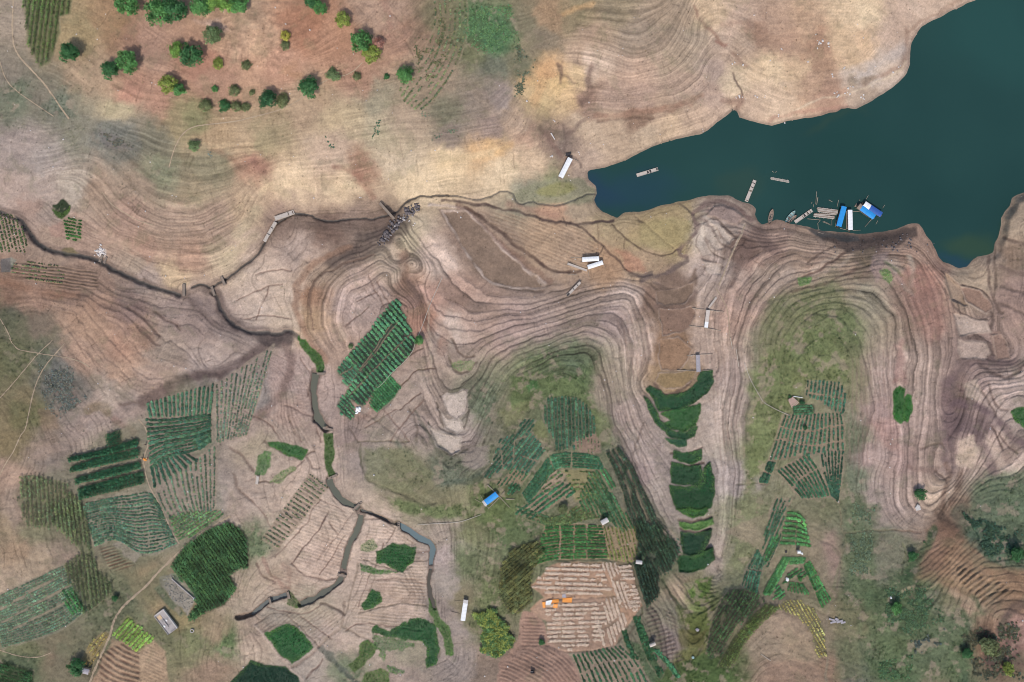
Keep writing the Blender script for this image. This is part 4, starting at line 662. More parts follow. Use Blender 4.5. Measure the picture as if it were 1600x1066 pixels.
# thin rivulets cut in the mud
for pts, w, dp in [([(330, 456), (338, 462), (345, 480), (360, 507), (385, 518), (405, 521), (420, 519), (436, 522), (450, 516), (466, 526)], 6, .7),
                   ([(300, 450), (318, 444), (330, 451), (352, 438), (370, 425), (400, 403), (412, 385), (424, 360), (440, 344), (460, 334), (485, 335), (495, 343), (520, 346), (545, 343), (560, 341), (580, 343), (600, 338), (620, 333), (630, 320), (650, 309), (675, 306), (700, 306)], 4, .5),
                   ([(700, 306), (720, 308), (745, 313), (760, 311), (775, 300), (800, 300), (805, 312), (812, 320), (830, 314), (845, 320), (875, 322), (895, 314), (912, 304), (932, 305)], 3.5, .35),
                   ([(-40, 322), (0, 332), (30, 341), (48, 366), (58, 382), (95, 397), (150, 405), (170, 417), (210, 437), (240, 450), (280, 461)], 7, .7)]:
    ln = smooth_line(pts, 1)
    sl = box(ln, 16)
    d = seg_dist(X[sl] + (WXs[sl] - XC[sl]) * .9, Y[sl] + (WYs[sl] - YC[sl]) * .9, ln)
    H[sl] -= dp * (1 - sstep(w * .2, w * .8, d)) * sstep(2, 10, SD[sl])
    paint(sl, (1 - sstep(w * .2, w * .55, d)) * .75, (66, 66, 66), .85)
# ------------------------------------------------------------------ crop fields: outlines and planting lines (grown further down)
s = 400 / 1579.0
FIELDS = []


def F(label, poly=None, d=None, sp=6.0, guides=None, n=0, kind='leafy', size=.5, gap=2.6, col=(52, 92, 62), soil=(150, 128, 112), cuts=(), skip=.04, sa=.75, var=.35, bare=None, group='planted crop fields'):
    if guides is not None:
        a, b = (np.asarray(g, float) for g in guides)
        poly = [tuple(p) for p in a] + [tuple(p) for p in b[::-1]]
    sp = max(sp * 1.22, 4.7) if sp > 3.7 or kind == 'maize' else sp * 1.1
    n = max(2, round(n * (.82 if n > 4 else 1)))
    pc_ = np.asarray(poly, float).mean(0)
    poly = [tuple(np.array(p_) + (np.array(p_) - pc_) / (np.hypot(*(np.array(p_) - pc_)) + 1e-6) * 2.2) for p_ in poly]
    FIELDS.append(dict(label=label, poly=poly, d=d, sp=sp, guides=guides, n=n, kind=kind, size=size, gap=gap, col=col, soil=soil, cuts=cuts, skip=skip, sa=sa, var=var, bare=bare, group=group))


z1 = lambda p: Z(0, 0, 1 / s, p)
z9 = lambda p: Z(0, 530, 1 / s, p)
z10 = lambda p: Z(400, 530, 1 / s, p)
z11 = lambda p: Z(800, 530, 1 / s, p)
z13 = lambda p: Z(0, 796, 1 / s, p)
z15 = lambda p: Z(800, 796, 1 / s, p)
zg = lambda p: Z(520, 460, 5.333, p)
zc = lambda p: Z(740, 610, 5.609, p)
zd = lambda p: Z(810, 780, 5.922, p)
ze = lambda p: Z(1140, 590, 5.33, p)
zf = lambda p: Z(1140, 780, 5.92, p)
zh = lambda p: Z(870, 930, 4.324, p)

GRN = (56, 98, 66); DRK = (40, 72, 52); BRT = (60, 112, 62); YEL = (128, 138, 66); TEA = (78, 106, 84)
F('maize plot with upright rows at the top left edge of the hill', [(37, -14), (113, -14), (108, 23), (93, 28), (91, 51), (84, 76), (78, 95), (62, 103), (46, 68), (42, 30)], (-.12, 1), 6.2, kind='maize', size=.75, gap=2.4, col=(78, 104, 54), soil=(92, 100, 66), sa=.8)
F('bright green ladder-striped vegetable field on the bare knoll', zg([(130, 530), (270, 370), (400, 190), (480, 90), (540, 50), (590, 180), (645, 310), (690, 390), (650, 480), (560, 580), (470, 660), (380, 770), (300, 850), (260, 925), (210, 900), (150, 860), (110, 830), (215, 640)]), (.66, .76), 5.6, size=.62, gap=2.1, col=(68, 120, 84), soil=(40, 62, 52), sa=.95, var=.25,
  cuts=[zg([(100, 835), (215, 640), (330, 480), (490, 250)]), zg([(150, 832), (320, 655), (450, 515), (650, 335)]), zg([(120, 760), (230, 640), (400, 420), (540, 230)])])
F('flat bright green seedling block beside the ladder-striped field', zg([(390, 770), (470, 690), (560, 780), (480, 870), (375, 970), (310, 930), (340, 830)]), (.66, .76), 3.6, size=.48, gap=1.8, col=(58, 118, 72), soil=(54, 104, 66), sa=.95, var=.25)
F('small striped vegetable bed at the foot of the ladder-striped field', zg([(90, 850), (130, 850), (165, 930), (180, 1000), (150, 1035), (80, 990), (55, 930)]), (.7, .72), 4.2, size=.55, gap=2.0, col=(70, 122, 88), soil=(60, 82, 66), sa=.9)
F('pair of small striped beds on the west corner of the knoll', zg([(115, 545), (165, 590), (215, 640), (130, 750), (80, 730), (105, 690), (60, 660), (55, 620)]), (.7, .7), 4.4, size=.55, gap=2.0, col=(66, 114, 84), soil=(56, 82, 66), sa=.9, cuts=[zg([(65, 665), (190, 600)])])
F('faint contour rows of dry plants at the edge of the green meadow', guides=([(676, -14), (680, 40), (662, 86), (632, 124), (618, 150)], [(728, -10), (730, 50), (712, 110), (676, 160), (655, 175)]), n=9, size=.5, gap=2.6, col=(92, 104, 74), soil=(140, 122, 100), sa=.3, skip=.3)
# west fields
F('leafy field with upright rows under the dark bank', guides=(z9([(905, 400), (925, 480)]), z9([(1320, 275), (1300, 465)])), n=19, size=.62, gap=2.0, col=(62, 98, 76), soil=(138, 128, 112))
F('leafy field with level curving rows above the footpath people', guides=(z9([(905, 490), (1010, 500), (1300, 465)]), z9([(935, 800), (1010, 730), (1220, 690), (1300, 630)])), n=13, size=.68, gap=2.0, col=(58, 92, 70), soil=(140, 126, 112))
F('fan of short rows on the rounded end of the leafy field', guides=(z9([(930, 790), (950, 925)]), z9([(1130, 690), (1220, 745)])), n=11, size=.68, gap=2.0, col=(52, 86, 68), soil=(140, 126, 112))
F('grey green withering field with slanting rows beside the dark bank', guides=(z9([(1330, 290), (1340, 640)]), z9([(1690, 40), (1520, 590)])), n=15, size=.5, gap=2.4, col=(92, 108, 90), soil=(155, 138, 124), skip=.2)
F('lower grey field of thin slanting rows along the footpath', guides=(z9([(960, 930), (1010, 1060), (1120, 1190)]), z9([(1330, 660), (1330, 860), (1320, 1080)])), n=16, size=.48, gap=2.4, col=(84, 106, 84), soil=(150, 134, 120), skip=.18)
for i, (a, b, lab) in enumerate([(z9([(665, 590), (745, 560)]), z9([(670, 655), (745, 640)]), 'short green hedge-like crop strip at the top of the banded field'),
                                 (z9([(430, 735), (650, 680), (855, 615)]), z9([(440, 752), (650, 712), (858, 655)]), 'upper tall green crop band of the banded field'),
                                 (z9([(440, 790), (650, 725), (860, 675)]), z9([(450, 818), (650, 770), (862, 725)]), 'second tall green crop band of the banded field'),
                                 (z9([(470, 860), (680, 800), (870, 755)]), z9([(478, 890), (680, 845), (872, 795)]), 'third tall green crop band of the banded field'),
                                 (z9([(490, 920), (690, 870), (885, 815)]), z9([(498, 985), (700, 935), (898, 885)]), 'lowest and widest green crop band of the banded field')]):
    F(lab, guides=(a, b), n=(6, 5, 5, 5, 7)[i], kind='maize', size=.8, gap=1.8, col=(46, 94, 66), soil=(98, 104, 80), group='green crop bands')
F('blue green vegetable field of close level rows below the banded field', guides=(z9([(510, 1020), (720, 970), (820, 960), (930, 930), (990, 1040)]), z13([(590, 225), (720, 170), (850, 275), (960, 270), (1090, 210)])), n=22, size=.52, gap=2.0, col=(74, 106, 84), soil=(142, 136, 120), skip=.1)
F('bright green corner plot where two footpaths meet', z13([(1050, 50), (1170, 20), (1350, 10), (1370, 40), (1280, 110), (1120, 190), (1100, 170)]), (.8, -.55), 4.2, size=.5, gap=2.2, col=(82, 118, 74), soil=(122, 124, 96), skip=.12)
F('pale yellowing maize on the western slope, upper plot', z9([(140, 850), (240, 850), (430, 900), (340, 1060), (320, 1160), (170, 1150), (120, 1000)]), (.05, 1), 5.4, kind='maize', size=.75, gap=2.4, col=(92, 110, 76), soil=(122, 120, 92), sa=.7, skip=.1)
F('pale yellowing maize on the western slope, long lower plot', z13([(350, 0), (430, -110), (520, -20), (560, 200), (600, 360), (690, 450), (690, 520), (520, 640), (430, 450), (400, 340), (500, 260), (420, 170), (330, 100)]), (.12, 1), 5.2, kind='maize', size=.78, gap=2.2, col=(94, 112, 74), soil=(108, 114, 84), sa=.75, skip=.06)
F('dark dense tall crop block beside the rubble plot', [(357, 818), (372, 826), (385, 842), (386, 868), (385, 889), (374, 889), (357, 898), (368, 919), (350, 943), (322, 953), (304, 968), (295, 963), (310, 943), (306, 928), (281, 897), (271, 885), (291, 854), (327, 829)], (.55, .8), 3.6, kind='maize', size=.8, gap=1.7, col=(74, 114, 70), soil=(50, 70, 46), sa=.95, skip=.02)
F('grey green field of long slanting vegetable beds at the left edge', guides=(z13([(-60, 560), (200, 440), (390, 350)]), z13([(20, 850), (340, 760), (540, 620)])), n=26, size=.45, gap=2.2, col=(92, 120, 96), soil=(120, 122, 104), skip=.12, cuts=[z13([(0, 620), (380, 400)]), z13([(10, 700), (430, 470)]), z13([(60, 750), (480, 540)])])
F('small patch of taller green beds in the slanting vegetable field', z13([(380, 520), (450, 490), (520, 610), (450, 640)]), (.5, .85), 5.0, size=.62, gap=2.0, col=(56, 110, 62), soil=(84, 106, 72))
F('bright lime green striped bed by the winding footpath', z13([(790, 670), (945, 790), (850, 870), (705, 770)]), (.68, -.74), 5.0, size=.62, gap=1.8, col=(118, 152, 66), soil=(120, 124, 72), var=.2)
F('yellow ochre maize strip along the footpath', z13([(640, 760), (680, 780), (560, 960), (510, 920), (560, 830)]), (.6, -.8), 5, kind='maize', size=.7, gap=2.6, col=(168, 150, 82), soil=(150, 132, 92), skip=.2)
F('dark green bushy plot in the bottom left corner', z13([(0, 960), (60, 960), (200, 1000), (190, 1100), (0, 1100)]), (1, .3), 4.6, kind='maize', size=.85, gap=2.1, col=(58, 98, 58), soil=(66, 84, 54))
F('brown field of dotted young plants at the left edge', [(-12, 336), (10, 338), (20, 338), (33, 356), (41, 376), (38, 393), (-12, 392)], (.25, 1), 4.6, size=.52, gap=3.4, col=(66, 82, 50), soil=(166, 140, 122), skip=.05)
F('thin green lines of plants on the brown ridged field', [(20, 409), (84, 413), (100, 425), (95, 445), (60, 440), (20, 425)], (1, .13), 5.2, size=.4, gap=2.4, col=(84, 98, 64), soil=(140, 122, 96), sa=0, skip=.3)
F('garden plot of small green squares below the dark pond', [(100, 345), (112, 342), (126, 345), (126, 370), (118, 374), (106, 372), (104, 355)], (1, .2), 4.2, size=.6, gap=2.0, col=(52, 92, 44), soil=(132, 120, 96), bare=.35)
F('striped grey plot with dark green lines beside the creek flats', guides=(z10([(335, 830), (445, 910)]), z10([(40, 1230), (140, 1290)])), n=22, size=.42, gap=2.3, col=(84, 96, 72), soil=(158, 136, 118), skip=.25, sa=.6)
# central ridge
F('dark green vegetable block at the crown of the central ridge', zc([(660, 80), (800, 75), (900, 85), (980, 140), (1040, 230), (1060, 380), (870, 440), (880, 500), (700, 510), (720, 440), (660, 330), (610, 220)]), (.03, 1), 4.4, size=.56, gap=1.9, col=(58, 90, 68), soil=(104, 106, 88), skip=.06)
F('brown sparse corner of the ridge crown block', zc([(890, 435), (1060, 385), (1090, 450), (1100, 530), (1000, 545), (880, 510)]), (.03, 1), 4.4, size=.4, gap=2.4, col=(96, 104, 74), soil=(158, 126, 112), skip=.45)
F('western dark vegetable block shaped like a boot on the central ridge', zc([(450, 255), (540, 270), (490, 380), (620, 530), (560, 610), (470, 740), (370, 670), (250, 690), (130, 760), (90, 730), (170, 640), (240, 430), (360, 400)]), (.62, -.8), 4.3, size=.54, gap=2.0, col=(56, 92, 72), soil=(108, 112, 94), skip=.06, cuts=[zc([(235, 460), (260, 690)]), zc([(360, 430), (345, 660)]), zc([(410, 570), (560, 620)]), zc([(370, 430), (460, 400)])])
F('small square of vegetables near the blue shelter', zc([(340, 810), (390, 830), (400, 860), (340, 910), (300, 890)]), (.62, -.8), 3.8, size=.6, gap=2.0, col=(50, 98, 68), soil=(62, 84, 64))
F('small brown and green plot on the edge above the blue shelter', zc([(345, 700), (380, 680), (470, 740), (410, 820), (330, 800), (250, 830), (180, 800), (280, 770)]), (.62, -.8), 4.4, size=.5, gap=2.4, col=(62, 96, 66), soil=(150, 128, 104), skip=.25)
F('curved vegetable terrace sweeping around the central ridge', guides=(zc([(430, 900), (560, 720), (660, 570), (800, 545), (1000, 555), (1090, 585)]), zc([(480, 980), (600, 850), (700, 680), (860, 670), (1060, 690), (1140, 690)])), n=7, size=.56, gap=1.8, col=(58, 104, 74), soil=(112, 120, 92), cuts=[zc([(655, 560), (700, 690)]), zc([(860, 530), (860, 680)])])
F('slanting vegetable beds with brown gaps on the ridge slope', zc([(660, 880), (830, 800), (870, 870), (880, 900), (720, 980), (640, 1040), (540, 1110), (370, 1070), (480, 1000), (600, 900)]), (.8, -.6), 5.6, size=.62, gap=2.0, col=(54, 98, 68), soil=(150, 130, 110), cuts=[zc([(600, 880), (740, 990)]), zc([(470, 1000), (560, 1090)])])
F('yellowish crop beds stepping down behind the curved terrace', guides=(zc([(790, 700), (950, 700), (1100, 720)]), zc([(900, 960), (1000, 940), (1090, 960)])), n=8, size=.5, gap=2.2, col=(82, 100, 58), soil=(150, 138, 96), skip=.22)
F('narrow green strips running down the ridge beside the maize', poly=[(935, 735), (950, 765), (975, 800), (992, 826), (962, 818), (925, 800), (905, 790), (912, 765)], d=(.45, .9), sp=4.6, size=.58, gap=2.2, col=(60, 96, 62), soil=(128, 124, 88), skip=.12)
F('mixed yellow beds on the middle slope above the straw field', guides=(zd([(150, 160), (330, 180), (450, 130), (540, 60)]), zd([(260, 240), (420, 250), (600, 190), (760, 170)])), n=8, size=.52, gap=2.2, col=(78, 98, 58), soil=(128, 122, 86), skip=.2)
F('level vegetable rows with straw coloured gaps above the straw field', guides=(zd([(260, 255), (500, 245), (780, 240)]), zd([(110, 620), (290, 555), (500, 545), (830, 545)])), n=13, size=.62, gap=2.0, col=(54, 98, 52), soil=(160, 134, 100), cuts=[zd([(390, 230), (385, 560)]), zd([(515, 230), (515, 560)]), zd([(635, 230), (630, 560)])], skip=.06)
F('straw coloured plot with dotted plants right of the level rows', zd([(800, 270), (1080, 270), (1105, 480), (1060, 570), (950, 580), (830, 540)]), (.25, 1), 4.6, size=.5, gap=2.5, col=(104, 112, 60), soil=(164, 138, 104), skip=.15, cuts=[zd([(860, 290), (960, 560)]), zd([(940, 430), (1100, 400)])])
F('dark maize strips curving down the eastern flank of the central ridge', guides=([(947, 709), (958, 730), (973, 768), (980, 798), (996, 832), (1003, 868)], [(966, 698), (988, 728), (1000, 757), (1016, 788), (1026, 813), (1051, 838)]), n=9, cuts=[[(953, 705), (966, 728), (982, 766), (990, 796), (1006, 832)], [(960, 702), (978, 728), (992, 760), (1004, 792), (1016, 820), (1030, 836)]], kind='maize', size=.8, gap=2.1, col=(62, 86, 66), soil=(84, 90, 76), skip=.1)
F('dark maize block right of the level rows', zd([(1100, 200), (1300, 270), (1420, 390), (1480, 480), (1400, 640), (1320, 660), (1220, 500), (1110, 560), (1100, 400)]), (.42, .9), 4.0, kind='maize', size=.82, gap=2.1, col=(62, 90, 68), soil=(84, 92, 76), skip=.1)
F('very dark maize block beside the straw field', zd([(1060, 600), (1200, 570), (1280, 700), (1290, 880), (1180, 990), (1150, 880)]), (.3, 1), 3.8, kind='maize', size=.9, gap=2.0, col=(54, 78, 62), soil=(60, 68, 56), skip=.04)
F('grey row crop tongue left of the green paddies', zd([(1340, 290), (1400, 290), (1500, 400), (1520, 480), (1460, 520), (1420, 420)]), (.8, .4), 4.5, size=.45, gap=2.4, col=(88, 106, 84), soil=(150, 134, 122), skip=.2)
F('yellow tall maize left of the straw field', [(800, 860), (838, 845), (850, 862), (834, 885), (826, 915), (832, 935), (813, 953), (797, 955), (782, 930), (785, 885)], (.75, -.65), 4.0, kind='maize', size=.95, gap=2.1, col=(104, 110, 68), soil=(76, 82, 58), sa=.9, skip=.05)
# below the straw field
F('sloping vegetable beds with pink soil gaps below the straw field', guides=(zh([(110, 410), (180, 590), (200, 660)]), zh([(430, 345), (540, 440), (640, 640)])), n=15, size=.55, gap=2.1, col=(52, 88, 60), soil=(154, 134, 116), cuts=[zh([(170, 530), (310, 455), (520, 430)]), zh([(280, 650), (420, 560), (590, 480)])], skip=.06)
F('short dark beds stacked down a green slope', guides=(zh([(520, 150), (540, 230), (600, 400), (690, 560)]), zh([(560, 150), (590, 240), (650, 380), (720, 520)])), n=5, size=.6, gap=2.2, col=(40, 82, 52), soil=(70, 92, 62), skip=.25)
F('short broken row of dark beds along the straw field corner', guides=(zh([(440, 240), (470, 340), (520, 430)]), zh([(470, 240), (500, 340), (550, 430)])), n=3, size=.58, gap=2.2, col=(42, 84, 56), soil=(96, 104, 74), skip=.2)
F('curved thin green row edging the grey terraces', guides=(zh([(650, 370), (740, 460), (810, 560)]), zh([(690, 370), (770, 460), (830, 550)])), n=3, size=.58, gap=2.2, col=(62, 120, 84), soil=(72, 96, 66), skip=.15)
F('dark leafy plot between the valley and the yellow maize', zh([(1110, 40), (1170, -30), (1290, -40), (1400, 20), (1330, 120), (1210, 200), (1150, 330), (1100, 400), (1010, 390), (1030, 300), (1060, 180)]), (.55, -.85), 4.4, kind='maize', size=.75, gap=2.3, col=(66, 98, 60), soil=(98, 92, 78), skip=.18)
F('long green and yellow crop strip beside the dark leafy plot', guides=(zh([(1400, 60), (1280, 180), (1170, 330), (1090, 480)]), zh([(1500, 80), (1330, 230), (1250, 340), (1180, 490)])), n=7, kind='maize', size=.7, gap=2.2, col=(92, 112, 58), soil=(104, 106, 74), skip=.1)
F('yellow flowering field on the rounded hill top', [(1213, 950), (1232, 940), (1251, 940), (1273, 956), (1286, 985), (1290, 1024), (1276, 1026), (1268, 990), (1250, 966)], (.5, .86), 3.9, size=.40, gap=2.3, col=(146, 140, 80), soil=(112, 108, 76), skip=.12)
F('sparse dotted pinkish plot tucked inside the curved terrace', [(864, 736), (884, 742), (868, 764), (852, 770), (846, 756)], (.8, -.6), 5, size=.5, gap=2.8, col=(74, 96, 62), soil=(168, 142, 122), skip=.25)
F('small bright bed at the eastern end of the curved terrace', [(937, 735), (946, 732), (962, 758), (954, 764)], (.5, .85), 4.7, size=.55, gap=1.8, col=(62, 116, 74), soil=(92, 106, 74))
F('vegetable beds between the yellowish beds and the dark maize strips', [(918, 742), (934, 738), (952, 772), (968, 800), (985, 822), (972, 830), (950, 812), (930, 790)], (.5, .86), 4.8, size=.55, gap=2.0, col=(66, 100, 70), soil=(126, 124, 92), skip=.08)
F('narrow beds beside the slim twin beds on the western slope', [(1204, 798), (1226, 800), (1216, 848), (1200, 884), (1190, 872), (1196, 836)], (-.38, .92), 4.9, size=.5, gap=2.1, col=(64, 98, 74), soil=(136, 122, 102), skip=.1)
F('leafy strips on the slope above the level vegetable rows', [(808, 792), (835, 800), (858, 806), (850, 818), (828, 812)], (.9, .3), 4.8, size=.52, gap=2.2, col=(72, 100, 66), soil=(122, 120, 88), skip=.12)
F('dry green beds along the foot of the dark maize strips', [(1006, 868), (1024, 850), (1050, 842), (1060, 862), (1046, 892), (1028, 900)], (.5, .86), 5, kind='maize', size=.75, gap=2.1, col=(66, 92, 70), soil=(90, 96, 80), skip=.1)
# eastern ridge
E = []
F('upper grid of narrow vegetable beds on the eastern ridge', ze([(660, 40), (780, 40), (910, 55), (950, 120), (950, 290), (850, 260), (780, 200), (650, 150)]), (-.12, 1), 4.9, size=.55, gap=2.0, col=(58, 98, 78), soil=(132, 120, 100), cuts=[ze([(650, 125), (800, 150), (950, 175)])])
F('thick curved beds beside the thatched hut', guides=(ze([(530, 240), (600, 232), (690, 232)]), ze([(540, 305), (620, 312), (700, 300)])), n=5, size=.62, gap=1.9, col=(64, 110, 78), soil=(66, 84, 66))
F('middle grid of narrow vegetable beds on the eastern ridge', guides=(ze([(460, 320), (420, 420), (330, 690)]), ze([(930, 300), (945, 400), (950, 600)])), n=20, size=.52, gap=2.0, col=(58, 94, 72), soil=(140, 122, 104), cuts=[ze([(420, 410), (560, 440), (700, 450), (830, 410), (950, 395)]), ze([(385, 515), (480, 520), (600, 560), (720, 565), (860, 540), (950, 520)])])
F('narrow pair of beds at the western tip of the eastern grid', guides=(ze([(320, 700), (250, 870)]), ze([(380, 715), (310, 880)])), n=4, size=.58, gap=1.9, col=(46, 82, 62), soil=(130, 114, 98), cuts=[ze([(280, 780), (350, 800)])])
F('fan of slanting beds spreading below the curved track', guides=(ze([(400, 785), (500, 880), (600, 1000)]), ze([(650, 640), (750, 780), (830, 985)])), n=11, size=.6, gap=1.9, col=(52, 92, 68), soil=(144, 124, 108), cuts=[ze([(520, 910), (600, 830), (720, 765)])])
F('dark broken beds on the eastern edge of the grid', guides=(ze([(755, 620), (780, 780), (850, 985)]), ze([(950, 620), (930, 800), (900, 1030)])), n=8, size=.56, gap=2.2, col=(48, 82, 64), soil=(140, 124, 106), skip=.13)
F('slim twin beds running along the western slope of the ridge', guides=(zf([(430, 0), (390, 110), (320, 390)]), zf([(570, 0), (480, 160), (420, 290)])), n=5, size=.5, gap=2.2, col=(62, 98, 74), soil=(138, 124, 106), skip=.12, cuts=[zf([(330, 265), (470, 290)])])
F('bright green square of level rows on the eastern ridge', guides=(zf([(540, 115), (640, 125), (690, 195)]), zf([(465, 415), (600, 420), (745, 440)])), n=9, size=.64, gap=1.8, col=(72, 132, 74), soil=(64, 92, 58), cuts=[zf([(625, 200), (605, 420)]), zf([(500, 200), (720, 215)])])
F('slim leaf shaped bed beside the green square', zf([(430, 330), (455, 350), (400, 470), (350, 565), (330, 550), (345, 450)]), (-.45, .9), 3.6, size=.58, gap=1.9, col=(66, 124, 74), soil=(72, 94, 64))
F('grey green twin beds at the ridge foot', guides=(zf([(260, 465), (160, 650), (110, 800)]), zf([(320, 590), (280, 700), (250, 880)])), n=7, size=.52, gap=2.0, col=(64, 106, 82), soil=(128, 122, 104), skip=.1, cuts=[zf([(160, 650), (320, 670)])])
F('western arm of the horseshoe of green beds', guides=(zf([(490, 540), (380, 740), (310, 880)]), zf([(560, 540), (470, 720), (370, 890)])), n=5, size=.6, gap=1.8, col=(68, 120, 70), soil=(108, 110, 82))
F('inner green beds of the horseshoe around the white sheet', zf([(610, 640), (710, 690), (690, 760), (590, 720), (470, 800), (520, 860), (500, 900), (410, 930), (450, 800), (540, 720)]), (.8, -.6), 4.4, size=.58, gap=1.9, col=(64, 114, 66), soil=(112, 108, 84))
F('eastern arm of the horseshoe of green beds', guides=(zf([(690, 620), (790, 850), (850, 1000)]), zf([(740, 570), (860, 800), (940, 930)])), n=5, size=.6, gap=1.8, col=(62, 116, 64), soil=(106, 110, 80), cuts=[zf([(700, 750), (810, 690)]), zf([(780, 870), (880, 800)])])
F('short fan of green beds under the white sheet', guides=(zf([(560, 770), (530, 850)]), zf([(680, 790), (740, 890)])), n=8, size=.58, gap=1.9, col=(66, 118, 68), soil=(112, 106, 82))
F('top curved beds closing the horseshoe', guides=(zf([(560, 545), (640, 540), (700, 545)]), zf([(560, 600), (640, 590), (690, 585)])), n=4, size=.58, gap=1.9, col=(70, 122, 72), soil=(80, 98, 68))

for f in FIELDS:
    if f['sa'] > 0:
        sl, m = pmask(f['poly'], 5, 0.5, .8, 2.2)
        paint(sl, m * f['sa'], f['soil'], .0); PLANTED[sl] = np.maximum(PLANTED[sl], m * .8)
        q_ = list(f['poly']) + [f['poly'][0]]
        sl, m = lmask(q_, 2.0, 1.8, .8, False, .6)
        paint(sl, m * .45, (158, 142, 118))
        for c in f['cuts']:
            sl, m = lmask(c, 1.6, 1.6, .5, False)
            paint(sl, m * .6, (160, 136, 112))

# rice paddies and green seedling patches --------------------------------------------------------
z14 = lambda p: Z(400, 796, 1 / s, p)
z12 = lambda p: Z(1200, 530, 1 / s, p)


def PD(label, poly, col=(42, 92, 50), rag=1.0, gr=(38, 76, 46), dens=1.0, feather=3, cover=1.0):
    PADDY.append((label, poly, col, rag, dens, cover))
    if 1000 < poly[0][0] < 1130: basin(poly, None, None, 0, (134, 112, 98), 2.0)
    sl, m = pmask(poly, feather, 1.2, .8, rag)
    paint(sl, m * .95 * min(1, cover + .1), tuple(c * 1.18 for c in gr), .15); PLANTED[sl] = np.maximum(PLANTED[sl], m)


PD('crescent shaped dark green rice paddy, northernmost in the valley', z11([(1165, 200), (1225, 198), (1238, 260), (1205, 330), (1100, 400), (1000, 440), (905, 445), (870, 370), (830, 315), (855, 292), (915, 320), (950, 355), (1080, 320), (1150, 260)]), (38, 82, 52), gr=(32, 66, 46))
PD('slim green paddy curving along the west rim of the second basin', z11([(810, 355), (830, 365), (900, 460), (930, 520), (1010, 575), (1080, 570), (1140, 540), (1120, 590), (1060, 620), (980, 605), (910, 540), (850, 450)]), (36, 78, 52), gr=(32, 66, 44))
PD('oval green paddy with a brighter rim in the second basin', z11([(920, 460), (1000, 440), (1090, 420), (1160, 400), (1160, 460), (1130, 530), (1060, 570), (1000, 560), (940, 520), (980, 500)]), (52, 98, 52), rag=2, gr=(44, 82, 48))
PD('small dark paddy strip below the second basin', z11([(950, 612), (1010, 622), (1070, 625), (1072, 660), (1030, 665), (980, 645)]), (40, 84, 58), gr=(40, 76, 56))
PD('half moon paddy in the third terrace of the valley', z11([(1000, 690), (1060, 705), (1110, 700), (1165, 685), (1168, 740), (1110, 770), (1040, 755), (1000, 730)]), (40, 82, 50), gr=(34, 68, 42))
PD('broad dark green paddy in the fourth terrace of the valley', z11([(990, 760), (1080, 785), (1165, 780), (1180, 860), (1150, 905), (1060, 900), (990, 880), (985, 810)]), (36, 76, 46), gr=(32, 64, 42))
PD('large deep green paddy with a rounded arm in the fourth terrace', z11([(1185, 790), (1225, 760), (1240, 840), (1250, 940), (1225, 1040), (1130, 1060), (1010, 1050), (985, 960), (980, 900), (1060, 915), (1150, 915), (1185, 870)]), (32, 76, 44), gr=(28, 62, 38))
PD('narrow green strip paddy below the broad ones', z15([(1020, 5), (1060, 30), (1120, 50), (1180, 35), (1210, 10), (1200, -20), (1140, 10), (1060, 0)]), (48, 92, 44), gr=(42, 76, 42))
PD('bright green sliver between two paddy bunds', z15([(1030, 75), (1100, 90), (1160, 80), (1235, 55), (1240, 90), (1150, 125), (1060, 120), (1035, 105)]), (76, 122, 58), rag=2, gr=(80, 112, 60))
PD('smooth dark green paddy in the fifth terrace of the valley', z15([(1040, 140), (1130, 150), (1225, 130), (1215, 200), (1170, 270), (1100, 285), (1060, 270), (1050, 200)]), (32, 66, 46), gr=(30, 58, 42))
PD('green rounded paddy closing the southern end of the valley', z15([(1040, 285), (1120, 295), (1180, 260), (1240, 240), (1250, 310), (1180, 365), (1100, 385), (1035, 380), (1025, 320)]), (40, 82, 46), gr=(36, 70, 42))
PD('bright green rice strip standing alone on the dry eastern slope', z12([(780, 320), (815, 290), (840, 310), (838, 380), (835, 500), (810, 515), (772, 490)]), (44, 106, 44), gr=(44, 90, 44))
PD('shorter bright rice strip beside the lone green strip on the slope', z12([(845, 370), (862, 345), (882, 350), (885, 440), (855, 510), (838, 500)]), (46, 106, 46), gr=(46, 92, 44))
PD('green seedling patch at the right edge of the view', z12([(1505, 450), (1560, 430), (1620, 420), (1640, 560), (1570, 540), (1530, 510)]), (46, 90, 46), rag=2.5, gr=(54, 88, 52))
PD('large ragged green seedling patch on the creek flats', z14([(750, 270), (840, 210), (920, 215), (985, 230), (975, 320), (900, 385), (820, 350), (750, 320)]), (40, 88, 46), rag=4, gr=(42, 78, 46))
PD('green seedling patch in the middle of the creek flats', z14([(655, 590), (690, 560), (715, 490), (765, 510), (770, 560), (720, 605), (670, 615)]), (40, 86, 46), rag=4, gr=(44, 80, 48))
PD('dark green curved seedling patch along the flats ditch', z14([(900, 710), (980, 670), (1050, 680), (1110, 720), (1125, 830), (1110, 960), (1050, 980), (1060, 850), (1000, 800), (900, 800), (720, 760), (740, 720), (830, 750)]), (40, 84, 48), rag=6, gr=(46, 80, 50))
PD('green paddy square with a dark pool in the creek flats', z14([(60, 770), (200, 700), (290, 760), (350, 850), (220, 950), (150, 890)]), (44, 92, 50), rag=3, gr=(40, 80, 46))
PD('deep green flooded paddy at the bottom edge', z14([(-200, 1130), (-140, 1050), (-30, 935), (60, 960), (180, 970), (260, 1040), (280, 1130)]), (24, 58, 42), gr=(24, 54, 42), rag=.6)
PD('olive green seedling wedge below the ragged patch', z14([(650, 830), (690, 810), (745, 850), (700, 920), (610, 1000), (570, 970), (640, 900)]), (70, 98, 56), rag=3, gr=(84, 96, 60))
